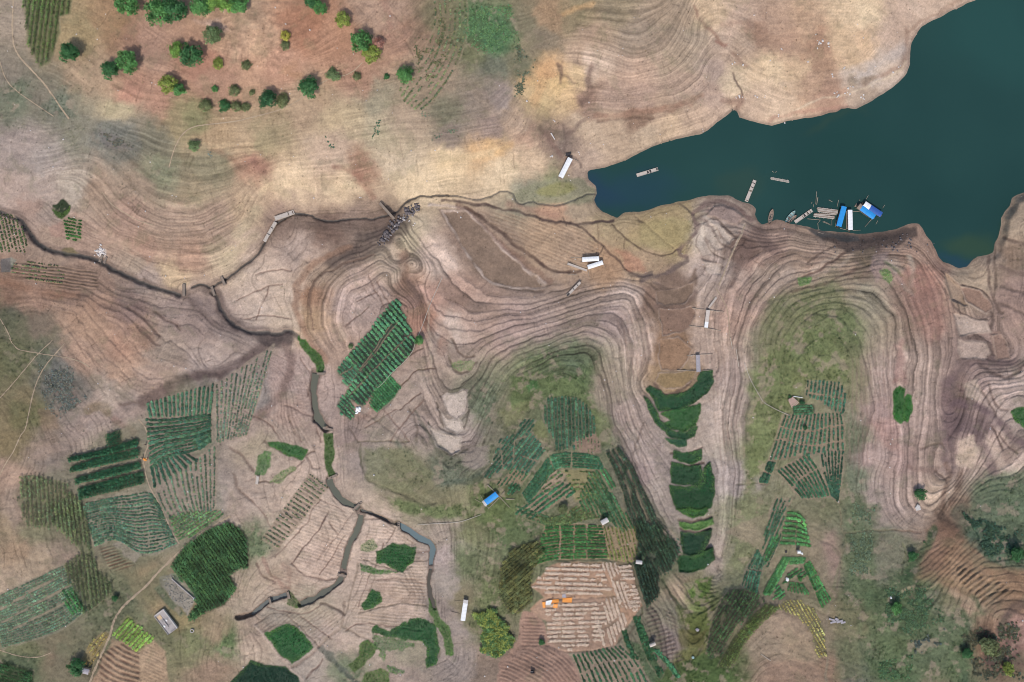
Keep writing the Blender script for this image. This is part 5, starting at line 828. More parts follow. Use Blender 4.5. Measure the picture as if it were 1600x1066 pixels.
PD('bright seedling corner at the bottom of the flats', z14([(680, 1010), (760, 990), (820, 1010), (830, 1090), (640, 1090)]), (72, 102, 52), rag=4, gr=(90, 102, 62), cover=.8)
PD('thin green scrub mat inside the curved seedling patch', z14([(720, 770), (860, 800), (960, 830), (900, 870), (800, 880), (790, 960), (860, 970), (900, 1000), (830, 1010), (780, 930), (740, 850)]), (60, 96, 56), rag=8, gr=(90, 104, 76), dens=.6, cover=.7)
PD('ragged seedling fringe at the western edge of the flats', z14([(650, 340), (690, 350), (740, 370), (800, 380), (870, 390), (800, 402), (690, 390), (655, 380)]), (54, 96, 54), rag=4, gr=(80, 100, 70), cover=.8)
PD('sparse seedling tufts north of the large ragged patch', z14([(650, 220), (720, 200), (740, 230), (700, 260), (650, 250)]), (70, 106, 64), rag=6, gr=(120, 124, 92), dens=.6, cover=.7)
PD('green wedge paddy with ragged top on the terrace west of the creek', z10([(80, 640), (170, 640), (220, 650), (320, 690), (280, 745), (200, 720), (130, 680)]), (44, 96, 46), rag=4, gr=(56, 92, 54))
PD('long green seedling patch beside the wooden gate', z10([(20, 720), (60, 690), (90, 700), (80, 780), (40, 830), (0, 830)]), (68, 112, 64), rag=5, gr=(92, 110, 76), cover=.85)
PD('pale green seedling triangle east of the wooden gate', z10([(150, 890), (90, 880), (150, 830), (220, 790), (240, 800), (180, 860)]), (90, 112, 74), rag=5, gr=(116, 120, 88), dens=.7, cover=.7)
PD('weed covered creek bend above the long pool', z10([(260, 0), (300, 10), (350, 60), (400, 110), (418, 180), (405, 210), (380, 205), (370, 150), (320, 90), (270, 30)]) + [(466, 526)], (58, 98, 46), rag=2, gr=(62, 88, 50))
PD('green weed filled creek reach between two weirs', z10([(420, 590), (470, 585), (475, 700), (470, 780), (490, 845), (455, 850), (425, 760), (425, 660)]), (66, 96, 46), rag=1.5, gr=(64, 84, 48))
PD('green weeds choking the lower ditch of the flats', z14([(1075, 545), (1100, 560), (1120, 650), (1190, 730), (1215, 840), (1215, 900), (1170, 900), (1165, 800), (1110, 700), (1070, 620)]), (62, 98, 52), rag=2, gr=(80, 98, 60))
PD('small dark green weed patch on the creek bank', z14([(205, 510), (240, 540), (290, 590), (260, 595), (200, 580)]), (56, 78, 46), rag=3, gr=(84, 88, 62), cover=.8)
PD('round green weed cover of the dark hillside pond', [(84, 328), (98, 334), (104, 330), (110, 322), (108, 333), (96, 342), (88, 336)], (66, 92, 42), rag=2, gr=(58, 76, 40), dens=1)
PD('small green tuft patch on the ridge near the lake', Z(1200, 260, 1 / s, [(190, 690), (230, 680), (265, 695), (250, 725), (205, 728)]), (78, 122, 62), rag=3, gr=(110, 128, 84), cover=.8)
PD('bright grass spot at the top of the eastern ridge', Z(1200, 260, 1 / s, [(700, 650), (735, 640), (765, 690), (745, 715), (715, 690)]), (98, 132, 76), rag=4, gr=(118, 130, 88), cover=.7)
PD('green seep patch among the bay terraces, upper', [(706, 566), (722, 563), (738, 567), (734, 578), (718, 580), (707, 574)], (84, 112, 70), rag=6, gr=(122, 122, 92), dens=.7, cover=.6)
# ------------------------------------------------------------------ finish the ground sheet
veg = sstep(0.86, 1.12, C[..., 1] / np.maximum(C[..., 0], 1e-3))
sp = fbm(XC, YC, 7, 3, 81); sp2 = fbm(XC, YC, 40, 4, 85); sp3 = fbm(XC, YC, 3.6, 2, 88)
pat = sstep(-.06, .06, fbm(XC, YC, 20, 4, 86, .65)) - .5; pat2 = sstep(.05, .16, fbm(XC, YC, 11, 4, 87, .7))
grain = RNG.normal(0, 1, X.shape)
C *= (1 + (1 - .6 * PLANTED) * (0.17 * sp + 0.13 * sp2 + 0.11 * sp3 * (0.6 + veg) + .09 * pat - .11 * pat2 * (.5 + veg)) + .05 * grain)[..., None]
soilm = lin((176, 154, 136)); vm = (sstep(.1, .3, fbm(XC, YC, 15, 4, 89, .65)) * veg * .5 * (1 - PLANTED))[..., None]
C = C * (1 - vm) + soilm * .85 * vm
wm_ = (sstep(.12, .34, fbm(XC, YC, 24, 4, 92, .65)) * (1 - veg) * .22 * (1 - PLANTED) * sstep(20, 60, SD) * sstep(2.0, 5.0, H0))[..., None]
C = C * (1 - wm_) + lin((112, 112, 84)) * wm_
tint = fbm(XC, YC, 30, 3, 91)[..., None] * np.array([0.03, 0.0, -0.03])
C = C * (1 + tint)
C = (C * .88 + .12 * C.mean(-1, keepdims=True)) * np.array([1.07, 1.04, .97])
shore = (1 - sstep(1.5, 5.5, SD + fbm(XC, YC, 6, 2, 93) * 2))[..., None] * (SD > -3)[..., None]
C = C * (1 - .45 * shore) + lin((104, 90, 80)) * .45 * shore
fr = sstep(0, 20, SD) * (1 - WET * .6)
H += (fbm(XC, YC, 26, 3, 95) * 0.35 + fbm(XC, YC, 7, 3, 97) * 0.26 + sp3 * 0.08 * (1 + veg)) * fr
H = np.where(SD > 1.0, np.maximum(H, 0.04 + 0.012 * np.minimum(SD, 30)), H)
H[0, :] = np.where(SD[0] > 0, 6, H[0]); ALB = np.clip(C / LIT, 0.004, 0.85)
k = (CAM_H - H) / CAM_H
WXm = (X - 800) * MPP * k; WYm = (533 - Y) * MPP * k
IU = np.arange(NX, dtype=float); IV = np.arange(NY, dtype=float)


def zat(px, py):
    u = np.clip(np.interp(px, GU, IU), 0, NX - 1.001); v = np.clip(np.interp(py, GV, IV), 0, NY - 1.001)
    i = u.astype(int); j = v.astype(int); fu = u - i; fv = v - j
    return (H[j, i] * (1 - fu) + H[j, i + 1] * fu) * (1 - fv) + (H[j + 1, i] * (1 - fu) + H[j + 1, i + 1] * fu) * fv


def calb(px, py):
    i = np.clip(np.interp(px, GU, IU).round().astype(int), 0, NX - 1); j = np.clip(np.interp(py, GV, IV).round().astype(int), 0, NY - 1)
    return ALB[j, i]


def P(px, py, dz=0.0):
    """ground point seen at photograph position (px, py), lifted by dz"""
    px = np.atleast_1d(np.asarray(px, float)); py = np.atleast_1d(np.asarray(py, float))
    z = zat(px, py); kk = (CAM_H - z) / CAM_H
    return np.stack([(px - 800) * MPP * kk, (533 - py) * MPP * kk, z + dz], -1)


def spot(px, py, h, level=None):
    """where to stand a thing whose point at height h is seen at (px, py)"""
    z = float(zat(np.array([px]), np.array([py]))[0]) if level is None else level
    for _ in range(3):
        kk = (CAM_H - z - h) / CAM_H
        x = (px - 800) * MPP * kk; y = (533 - py) * MPP * kk
        if level is None:
            k2 = (CAM_H - z) / CAM_H
            z = float(zat(np.array([x / MPP / k2 + 800]), np.array([533 - y / MPP / k2]))[0])
    return Vector((x, y, z))


def gz(x, y):
    z = 5.0
    for _ in range(3):
        k2 = (CAM_H - z) / CAM_H
        z = float(zat(np.array([x / MPP / k2 + 800]), np.array([533 - y / MPP / k2]))[0])
    return z


# ------------------------------------------------------------------ materials
def mat(name, col=None, rough=.8, noise=.25, scale=2.0, metal=0, attr=None, bump=0.0, trans=0.0, spec=.3, wetattr=False, ncol=None):
    m = bpy.data.materials.new(name); m.use_nodes = True
    nt = m.node_tree; b = nt.nodes['Principled BSDF']
    b.inputs['Roughness'].default_value = rough; b.inputs['Metallic'].default_value = metal
    b.inputs['Specular IOR Level'].default_value = spec
    tc = nt.nodes.new('ShaderNodeTexCoord')
    nz = nt.nodes.new('ShaderNodeTexNoise'); nz.inputs['Scale'].default_value = scale; nz.inputs['Detail'].default_value = 5; nz.inputs['Roughness'].default_value = .65
    nt.links.new(tc.outputs['Object'], nz.inputs['Vector'])
    mr = nt.nodes.new('ShaderNodeMapRange')
    mr.inputs['From Min'].default_value = .25; mr.inputs['From Max'].default_value = .75
    mr.inputs['To Min'].default_value = 1 - noise; mr.inputs['To Max'].default_value = 1 + noise
    nt.links.new(nz.outputs['Fac'], mr.inputs['Value'])
    mx = nt.nodes.new('ShaderNodeMix'); mx.data_type = 'RGBA'; mx.blend_type = 'MULTIPLY'; mx.inputs['Factor'].default_value = 1
    if attr:
        at = nt.nodes.new('ShaderNodeAttribute'); at.attribute_name = attr
        nt.links.new(at.outputs['Color'], mx.inputs['A'])
    else:
        mx.inputs['A'].default_value = (*col, 1)
    nt.links.new(mr.outputs['Result'], mx.inputs['B'])
    nt.links.new(mx.outputs['Result'], b.inputs['Base Color'])
    if wetattr:
        at = nt.nodes.new('ShaderNodeAttribute'); at.attribute_name = 'wet'
        m2 = nt.nodes.new('ShaderNodeMapRange'); m2.inputs['To Min'].default_value = rough; m2.inputs['To Max'].default_value = .35
        nt.links.new(at.outputs['Fac'], m2.inputs['Value']); nt.links.new(m2.outputs['Result'], b.inputs['Roughness'])
    if bump:
        bp = nt.nodes.new('ShaderNodeBump'); bp.inputs['Strength'].default_value = bump; bp.inputs['Distance'].default_value = .2
        nt.links.new(nz.outputs['Fac'], bp.inputs['Height']); nt.links.new(bp.outputs['Normal'], b.inputs['Normal'])
    if trans:
        tr = nt.nodes.new('ShaderNodeBsdfTranslucent'); ms = nt.nodes.new('ShaderNodeMixShader'); ms.inputs[0].default_value = trans
        nt.links.new(mx.outputs['Result'], tr.inputs['Color'])
        out = nt.nodes['Material Output']
        nt.links.new(b.outputs[0], ms.inputs[1]); nt.links.new(tr.outputs[0], ms.inputs[2]); nt.links.new(ms.outputs[0], out.inputs['Surface'])
    return m


M_GROUND = mat('soil', rough=.95, noise=.20, scale=1.5, attr='ground', bump=.4, wetattr=True, spec=.2)
M_LEAF = mat('leaf', rough=.65, noise=.12, scale=3, attr='Col', trans=.25, spec=.25)
M_BARK = mat('bark', alb((96, 80, 66)), .9, .3, 6)
M_WHITE = mat('white_sheet', (.76, .76, .75), .5, .17, 2.2)
M_WHITE2 = mat('weathered_white_board', (.50, .47, .44), .7, .30, 4)
M_BLUE = mat('bright_blue_sheet', alb((52, 152, 224)), .5, .12, 1.5)
M_DBLUE = mat('dark_blue_sheet', alb((58, 98, 172)), .5, .15, 1.5)
M_BAMBOO = mat('weathered_bamboo', alb((176, 160, 142)), .75, .3, 5)
M_WOOD = mat('grey_wood', alb((150, 134, 120)), .8, .3, 5)
M_PALEWOOD = mat('pale_plank', alb((206, 194, 182)), .75, .25, 5)
M_DARK = mat('dark_tarred_wood', alb((62, 58, 58)), .6, .3, 4)
M_TEAL = mat('faded_teal_paint', alb((150, 178, 176)), .6, .2, 3)
M_ROPE = mat('grey_plastic', alb((196, 186, 172)), .6, .1, 3)
M_THATCH = mat('pink_brown_thatch', alb((202, 172, 156)), .95, .35, 6)
M_ORANGE = mat('orange_tarp', alb((246, 160, 76)), .6, .12, 3)
M_CONC = mat('concrete', alb((176, 168, 164)), .9, .25, 3)
M_STONE = mat('pale_stone', alb((214, 206, 200)), .9, .25, 3)
M_ROCK = mat('dark_rock', alb((112, 104, 104)), .85, .5, 1.2)
M_STRAW = mat('straw', alb((216, 186, 150)), .95, .25, 5)
M_PATH = mat('trodden_earth', alb((172, 152, 128)), .95, .2, 1.5, bump=.3)
M_SKIN = mat('skin', alb((150, 110, 86)), .6, .05, 3)
M_CLOTH_D = mat('dark_cloth', alb((52, 54, 72)), .85, .15, 6)
M_CLOTH_W = mat('pale_cloth', alb((206, 204, 206)), .85, .1, 6)
M_CLOTH_R = mat('red_cloth', alb((190, 96, 80)), .85, .1, 6)
M_METAL = mat('dark_metal', alb((60, 60, 64)), .4, .2, 5, metal=.4)
M_GREYSHEET = mat('grey_sheet', alb((166, 160, 164)), .6, .2, 3)


# ------------------------------------------------------------------ mesh helpers
def mesh_np(name, V, Fq, m=None, col=None, smooth=False):
    """mesh from a vertex array and an (n, 3|4) face array, optional colour per vertex"""
    me = bpy.data.meshes.new(name)
    V = np.ascontiguousarray(V, np.float32); Fq = np.ascontiguousarray(Fq, np.int32)
    n, c = Fq.shape
    me.vertices.add(len(V)); me.vertices.foreach_set('co', V.ravel())
    me.loops.add(n * c); me.loops.foreach_set('vertex_index', Fq.ravel())
    me.polygons.add(n); me.polygons.foreach_set('loop_start', np.arange(0, n * c, c, dtype=np.int32))
    me.polygons.foreach_set('loop_total', np.full(n, c, np.int32))
    if smooth:
        me.polygons.foreach_set('use_smooth', np.ones(n, bool))
    if col is not None:
        a = me.attributes.new('Col', 'FLOAT_COLOR', 'POINT')
        a.data.foreach_set('color', np.c_[col, np.ones(len(col))].astype(np.float32).ravel())
    if m:
        me.materials.append(m)
    me.update()
    return me


def link(name, data, parent=None, loc=None, label=None, cat=None, group=None, kind=None):
    o = bpy.data.objects.new(name, data); COL.objects.link(o)
    if parent is not None:
        o.parent = parent
    if loc is not None:
        o.location = loc
    if label: o['label'] = label
    if cat: o['category'] = cat
    if group: o['group'] = group
    if kind: o['kind'] = kind
    return o


class MB:
    def __init__(s):
        s.v = []; s.f = []

    def add(s, v, f):
        n = len(s.v); s.v += [tuple(q) for q in v]; s.f += [tuple(i + n for i in q) for q in f]; return s

    def box(s, c, d, rz=0.0):
        ca, sa = math.cos(rz), math.sin(rz); v = []
        for dx in (-.5, .5):
            for dy in (-.5, .5):
                for dz in (-.5, .5):
                    x, y = dx * d[0], dy * d[1]
                    v.append((c[0] + x * ca - y * sa, c[1] + x * sa + y * ca, c[2] + dz * d[2]))
        return s.add(v, [(0, 1, 3, 2), (4, 6, 7, 5), (0, 4, 5, 1), (2, 3, 7, 6), (0, 2, 6, 4), (1, 5, 7, 3)])

    def tube(s, a, b, r, r2=None, n=6):
        a = Vector(a); b = Vector(b); r2 = r if r2 is None else r2
        d = (b - a).normalized(); u = d.orthogonal().normalized(); w = d.cross(u)
        v = []
        for p, rr in ((a, r), (b, r2)):
            for i in range(n):
                t = 2 * math.pi * i / n
                v.append(p + (u * math.cos(t) + w * math.sin(t)) * rr)
        return s.add(v, [(i, (i + 1) % n, n + (i + 1) % n, n + i) for i in range(n)] + [tuple(range(n))[::-1], tuple(range(n, 2 * n))])

    def mesh(s, name, m, smooth=False):
        me = bpy.data.meshes.new(name); me.from_pydata(s.v, [], s.f)
        if m: me.materials.append(m)
        if smooth:
            for p in me.polygons: p.use_smooth = True
        me.update(); return me

    def build(s, name, m, parent=None, smooth=False, **kw):
        return link(name, s.mesh(name, m, smooth), parent, **kw)


# ------------------------------------------------------------------ ground, water, streams, paths
idx = np.arange(NX * NY).reshape(NY, NX)
quads = np.stack([idx[1:, :-1], idx[1:, 1:], idx[:-1, 1:], idx[:-1, :-1]], -1).reshape(-1, 4)
me = mesh_np('terrain', np.stack([WXm, WYm, H], -1).reshape(-1, 3), quads, M_GROUND, smooth=True)
a = me.attributes.new('ground', 'FLOAT_COLOR', 'POINT')
a.data.foreach_set('color', np.concatenate([ALB, np.ones(ALB.shape[:2] + (1,))], -1).astype(np.float32).ravel())
a = me.attributes.new('wet', 'FLOAT', 'POINT'); a.data.foreach_set('value', WET.astype(np.float32).ravel())
link('terrain', me, kind='structure', label='bare terraced reservoir shore with dried mud and grassy hills')


def water_mat(name, deep, rough):
    m = bpy.data.materials.new(name); m.use_nodes = True; nt = m.node_tree; b = nt.nodes['Principled BSDF']
    b.inputs['Roughness'].default_value = rough; b.inputs['IOR'].default_value = 1.33
    tc = nt.nodes.new('ShaderNodeTexCoord')
    n1 = nt.nodes.new('ShaderNodeTexNoise'); n1.inputs['Scale'].default_value = .012; n1.inputs['Detail'].default_value = 3
    n2 = nt.nodes.new('ShaderNodeTexNoise'); n2.inputs['Scale'].default_value = 1.6; n2.inputs['Detail'].default_value = 4
    nt.links.new(tc.outputs['Object'], n1.inputs['Vector']); nt.links.new(tc.outputs['Object'], n2.inputs['Vector'])
    r = nt.nodes.new('ShaderNodeValToRGB')
    r.color_ramp.elements[0].position = .35; r.color_ramp.elements[0].color = (*[c * .88 for c in deep[0]], 1)
    r.color_ramp.elements[1].position = .65; r.color_ramp.elements[1].color = (*deep[1], 1)
    nt.links.new(n1.outputs['Fac'], r.inputs['Fac']); nt.links.new(r.outputs['Color'], b.inputs['Base Color'])
    bp = nt.nodes.new('ShaderNodeBump'); bp.inputs['Strength'].default_value = .08; bp.inputs['Distance'].default_value = .05
    nt.links.new(n2.outputs['Fac'], bp.inputs['Height']); nt.links.new(bp.outputs['Normal'], b.inputs['Normal'])
    return m


M_LAKE = water_mat('lake_water', (alb((38, 70, 66)), alb((42, 74, 69))), .1)
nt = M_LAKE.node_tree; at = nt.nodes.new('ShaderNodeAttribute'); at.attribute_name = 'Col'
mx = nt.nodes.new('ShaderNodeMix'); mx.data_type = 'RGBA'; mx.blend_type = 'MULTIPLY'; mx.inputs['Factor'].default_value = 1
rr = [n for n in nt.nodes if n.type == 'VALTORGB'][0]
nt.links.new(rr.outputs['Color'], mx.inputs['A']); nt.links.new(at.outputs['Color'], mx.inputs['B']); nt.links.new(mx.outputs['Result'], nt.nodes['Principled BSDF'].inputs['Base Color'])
gu = np.r_[np.arange(860, 1720, 6.0), 1720 * 1.35 ** np.arange(1, 7)]; gv = np.r_[-300 * 1.8 ** np.arange(6, 0, -1), np.arange(-300, 700, 6.0)]
LX, LY = np.meshgrid(gu, gv); wx_, wy_ = LX + fbm(LX, LY, 60, 3, 151) * 40, LY + fbm(LX, LY, 60, 3, 155) * 40
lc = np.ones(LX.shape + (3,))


def silt_sky_tint(cx, cy, rx, ry, rot, mul):
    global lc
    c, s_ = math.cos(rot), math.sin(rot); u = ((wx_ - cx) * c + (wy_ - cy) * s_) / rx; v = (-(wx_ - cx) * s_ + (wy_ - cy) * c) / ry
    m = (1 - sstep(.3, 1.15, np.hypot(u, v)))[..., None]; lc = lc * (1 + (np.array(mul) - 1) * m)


silt_sky_tint(985, 305, 95, 38, -.2, (1.04, .95, 1.32)); silt_sky_tint(940, 310, 40, 34, 0, (1.0, .9, 1.1)); silt_sky_tint(1510, 372, 46, 20, -.1, (1.75, 1.2, .85)); silt_sky_tint(1500, 402, 46, 14, 0, (1.05, .95, 1.4)); silt_sky_tint(1150, 285, 46, 26, .2, (1.3, 1.02, .92)); silt_sky_tint(1300, 190, 60, 10, -.1, (1.4, 1.08, .95)); silt_sky_tint(1200, 345, 14, 10, 0, (1.0, .9, 1.3)); silt_sky_tint(1560, 60, 120, 90, .6, (1.0, 1.08, 1.08)); silt_sky_tint(1300, 250, 120, 50, -.3, (.95, 1.0, .97))  # southwest blue is sky reflection painted into the water colour; brown patches are silt
I_ = np.arange(LX.size).reshape(LX.shape)
Fq = np.stack([I_[1:, :-1], I_[1:, 1:], I_[:-1, 1:], I_[:-1, :-1]], -1).reshape(-1, 4)
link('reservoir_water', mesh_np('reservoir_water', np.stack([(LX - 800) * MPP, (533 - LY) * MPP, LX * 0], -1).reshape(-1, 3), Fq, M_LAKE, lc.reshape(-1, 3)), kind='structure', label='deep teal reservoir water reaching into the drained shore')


def ribbon(name, pts, w, m, dz, label, kind='structure', level=None, step=2.0, wj=.25):
    ln = dense(smooth_line(pts, 2), step); n = len(ln)
    t = np.gradient(ln, axis=0); t /= np.hypot(t[:, 0], t[:, 1])[:, None] + 1e-9
    nn = np.c_[-t[:, 1], t[:, 0]]; V = []
    cols = np.linspace(-.5, .5, 5)
    jit = 1 + wj * np.array([vnoise(np.array([i * .35]), np.array([c]), 99)[0] for i in range(n) for c in (1.3, 7.7)]).reshape(n, 2) * 2
    for q, c in enumerate(cols):
        p = ln + nn * (c * w * (jit[:, :1] if c < 0 else jit[:, 1:]))
        g = P(p[:, 0], p[:, 1], dz)
        if level is not None:
            zz = np.linspace(level[0], level[1], n)
            kk = (CAM_H - zz) / CAM_H
            g = np.stack([(p[:, 0] - 800) * MPP * kk, (533 - p[:, 1]) * MPP * kk, zz], -1)
        V.append(g)
    V = np.stack(V, 1).reshape(-1, 3); I = np.arange(n * 5).reshape(n, 5)
    Fq = np.stack([I[:-1, :-1], I[:-1, 1:], I[1:, 1:], I[1:, :-1]], -1).reshape(-1, 4)
    return link(name, mesh_np(name, V, Fq, m, smooth=True), kind=kind, label=label)


for i, (name, pts, w, z0, z1, wpx, col) in enumerate(STREAM):
    m = water_mat('stream_water', (alb(col), alb(tuple(c * 1.1 for c in col))), .2)
    ribbon('stream', pts, w * 1.5, m, 0, 'shallow grey green water reach of the creek between the dry flats', level=(z0 - .1, z1 - .1))
# puddle at the left edge
PATHS = [
    ([(130, 1100), (142, 1060), (160, 1020), (173, 990), (178, 968), (192, 948), (212, 930), (230, 915), (245, 896), (262, 880), (280, 862), (300, 845), (322, 828), (340, 818), (360, 806)], 4.5, 'winding pale earth footpath climbing past the rubble plot'),
    ([(22, -20), (20, 20), (19, 50), (22, 76), (36, 96), (52, 112), (70, 132), (84, 152), (96, 170), (108, 186)], 3.2, 'pale twin rut track down the grassy slope in the top left corner'),
    ([(0, 96), (6, 118), (16, 134), (36, 150), (60, 166), (84, 182)], 1.8, 'faint footpath branching below the twin rut track'),
    ([(0, 742), (10, 722), (22, 705), (32, 680), (40, 672), (44, 650), (50, 622), (56, 600), (68, 575), (84, 556), (100, 538)], 2.2, 'long thin footpath climbing the western hillside'),
    ([(0, 622), (20, 600), (45, 570), (60, 552), (82, 532)], 2.0, 'thin footpath crossing the western hillside grass'),
    ([(14, 528), (26, 546), (42, 549), (70, 554), (100, 558), (125, 564), (140, 574)], 2.0, 'level footpath along the western hillside'),
    ([(0, 498), (10, 514), (18, 532)], 2.2, 'short pale footpath at the left edge'),
    ([(216, 655), (228, 668), (234, 690), (224, 715), (226, 735), (234, 762), (246, 782), (256, 802), (268, 830), (280, 850)], 2.6, 'pale footpath between the leafy field and the banded field'),
    ([(264, 262), (272, 232), (284, 210), (300, 198), (330, 194), (370, 190), (400, 182), (440, 172), (475, 152)], 2.2, 'thin footpath skirting the foot of the tree hill'),
    ([(160, 300), (172, 318), (190, 330), (215, 345), (240, 352)], 1.8, 'faint footpath over the western bank'),
    ([(472, 150), (500, 130), (520, 122), (548, 116), (566, 98)], 1.8, 'faint footpath between the trees on the hill'),
    ([(630, 250), (624, 220), (632, 180), (634, 140)], 1.8, 'faint footpath up towards the lone tree'),
    ([(1165, 350), (1155, 375), (1142, 400), (1132, 425), (1123, 446)], 2.2, 'pale trodden bund beside the striped mud bank'),
    ([(1119, 451), (1127, 464), (1136, 481), (1139, 503), (1140, 523), (1144, 542)], 1.8, 'narrow pale path running down beside the stranded rafts'),
    ([(0, 1016), (30, 1026), (60, 1028), (80, 1020)], 1.8, 'faint pale footpath in the lower left corner'),
]
for pts, w, lab in PATHS:
    ribbon('footpath', pts, w * .72, M_PATH, .07, lab, step=1.4, wj=.5)

# ------------------------------------------------------------------ plants
LEAFT = []          # templates: (verts, faces, leaf index per vertex)


def leaf_template(nl, length, width, h0, h1, droop, seed, up=.25):
    r = random.Random(seed); V = []; Fq = []; L = []
    for i in range(nl):
        a = 2 * math.pi * (i + r.uniform(-.25, .25)) / nl * (1 if nl < 7 else 2.4); c, q = math.cos(a), math.sin(a)
        l = length * r.uniform(.75, 1.15); wd = width * r.uniform(.8, 1.2); h = h0 + (h1 - h0) * (i / max(nl - 1, 1))
        b = len(V)
        V += [(0, 0, h), (c * l * .5 - q * wd / 2, q * l * .5 + c * wd / 2, h + up * l), (c * l, q * l, h + up * l - droop * l), (c * l * .5 + q * wd / 2, q * l * .5 - c * wd / 2, h + up * l)]
        Fq += [(b, b + 1, b + 2), (b, b + 2, b + 3)]; L += [i] * 4
    return np.array(V), np.array(Fq), np.array(L)


TPL = {'leafy': [leaf_template(6, 1.0, .75, .12, .45, .35, q) for q in range(4)],
       'maize': [leaf_template(6, .95, .34, .9, 1.9, .45, 10 + q, .35) for q in range(4)],
       'shoot': [leaf_template(4, .55, .16, .0, .1, .05, 20 + q, .75) for q in range(4)],
       'bush': [leaf_template(9, .9, .5, .1, 1.1, .3, 30 + q, .4) for q in range(4)]}


def grow(name, px, py, size, plant, rgb, var, parent=None, flat=1.0, **kw):
    n = len(px)
    if n == 0:
        return None
    g = P(px, py, 0.0)
    T, Fq, L = TPL[plant][RNG.integers(4)]
    kv = len(T)
    sc = size * RNG.uniform(.72, 1.25, n); yaw = RNG.uniform(0, 6.283, n)
    c, q = np.cos(yaw), np.sin(yaw)
    V = np.empty((n, kv, 3))
    V[..., 0] = (T[None, :, 0] * c[:, None] - T[None, :, 1] * q[:, None]) * sc[:, None] + g[:, None, 0]
    V[..., 1] = (T[None, :, 0] * q[:, None] + T[None, :, 1] * c[:, None]) * sc[:, None] + g[:, None, 1]
    hs = RNG.uniform(.8, 1.2, n) * flat
    V[..., 2] = T[None, :, 2] * (sc * hs)[:, None] + g[:, None, 2] + .01
    rgb = np.asarray(rgb, float)
    base = rgb if rgb.ndim == 2 else np.tile(rgb, (n, 1))
    pv = RNG.uniform(1 - var, 1 + var, (n, 1)); hue = RNG.normal(0, .10, (n, 1)) * np.array([1.0, .2, -.6])
    lv = RNG.uniform(.75, 1.25, (n, L.max() + 1))[:, L]
    col = np.clip((base * pv * (1 + hue))[:, None, :] * lv[..., None], .003, .8)
    FF = (Fq[None] + (np.arange(n) * kv)[:, None, None]).reshape(-1, 3)
    o0 = kw.pop('origin', np.zeros(3))
    m = mesh_np(name, V.reshape(-1, 3) - o0, FF, M_LEAF, col.reshape(-1, 3))
    return link(name, m, parent, **kw)


def clip_rows(poly, d, sp):
    p = np.asarray(poly, float); d = np.array(d, float) / np.hypot(*d); n = np.array([-d[1], d[0]])
    u = p @ d; v = p @ n; rows = []
    for c in np.arange(v.min() + sp * .5, v.max(), sp):
        ts = []
        for i in range(len(p)):
            j = (i + 1) % len(p)
            if (v[i] > c) != (v[j] > c):
                ts.append(u[i] + (c - v[i]) / (v[j] - v[i]) * (u[j] - u[i]))
        ts.sort()
        for a, b in zip(ts[::2], ts[1::2]):
            if b - a > sp * .8:
                rows.append(np.array([d * a + n * c, d * b + n * c]))
    return rows


FADE = (1.0)
for f in FIELDS:
    poly = np.asarray(f['poly'], float); ctr = poly.mean(0)
    c0 = P(ctr[0], ctr[1])[0]
    root = link('crop_field', None, loc=c0, label=f['label'], cat='crop field', group=f['group'], kind='thing')
    if f['guides'] is not None:
        A = resample(smooth_line(f['guides'][0], 2), 24); B = resample(smooth_line(f['guides'][1], 2), 24)
        rows = [A * (1 - t) + B * t for t in (np.arange(f['n']) + .25) / (f['n'] - .5)]
    else:
        rows = clip_rows(f['poly'], f['d'], f['sp'])
    base = alb(f['col']) * 2.0 * np.array([1.06, 1.0, .88]); base = base * .85 + .15 * base.mean(); SZ = {'leafy': .88, 'maize': .80}[f['kind']]; f['gap'] *= .85
    for ri, r in enumerate(rows):
        rb = (1.16 if ri % 2 else .88) * random.uniform(.86, 1.14)
        r = dense(r, 1.0); L = len(r)
        if L < 3:
            continue
        k = np.arange(0, L - 1, f['gap']) + RNG.uniform(-.35, .35, len(np.arange(0, L - 1, f['gap']))) * f['gap']
        k = np.clip(k, 0, L - 1)
        px = np.interp(k, np.arange(L), r[:, 0]) + RNG.normal(0, .28, len(k)); py = np.interp(k, np.arange(L), r[:, 1]) + RNG.normal(0, .28, len(k))
        keep = RNG.random(len(k)) > f['skip']
        patch = fbm(px, py, 22, 2, 111)
        keep &= patch > -.62 + (.5 if f['skip'] > .15 else 0) * .4
        if f['bare']:
            keep &= fbm(px, py, 7, 1, 113) > -f['bare'] * .5
        for c in f['cuts']:
            keep &= seg_dist(px, py, c) > 1.5
        if keep.sum() == 0:
            continue
        sz = f['size'] * SZ * (1 + .35 * patch[keep])
        px, py, pk = px[keep], py[keep], patch[keep]
        brk = np.where(np.hypot(np.diff(px), np.diff(py)) > 1.45 * f['gap'] + 1.3)[0] + 1
        for q_ in np.split(np.arange(len(px)), brk):          # a row interrupted by a path or a gap is two rows
            if len(q_) > 1:
                grow('crop_row', px[q_], py[q_], sz[q_], f['kind'], rb * base[None] * (1 + .55 * pk[q_])[:, None], f['var'], root, origin=c0)

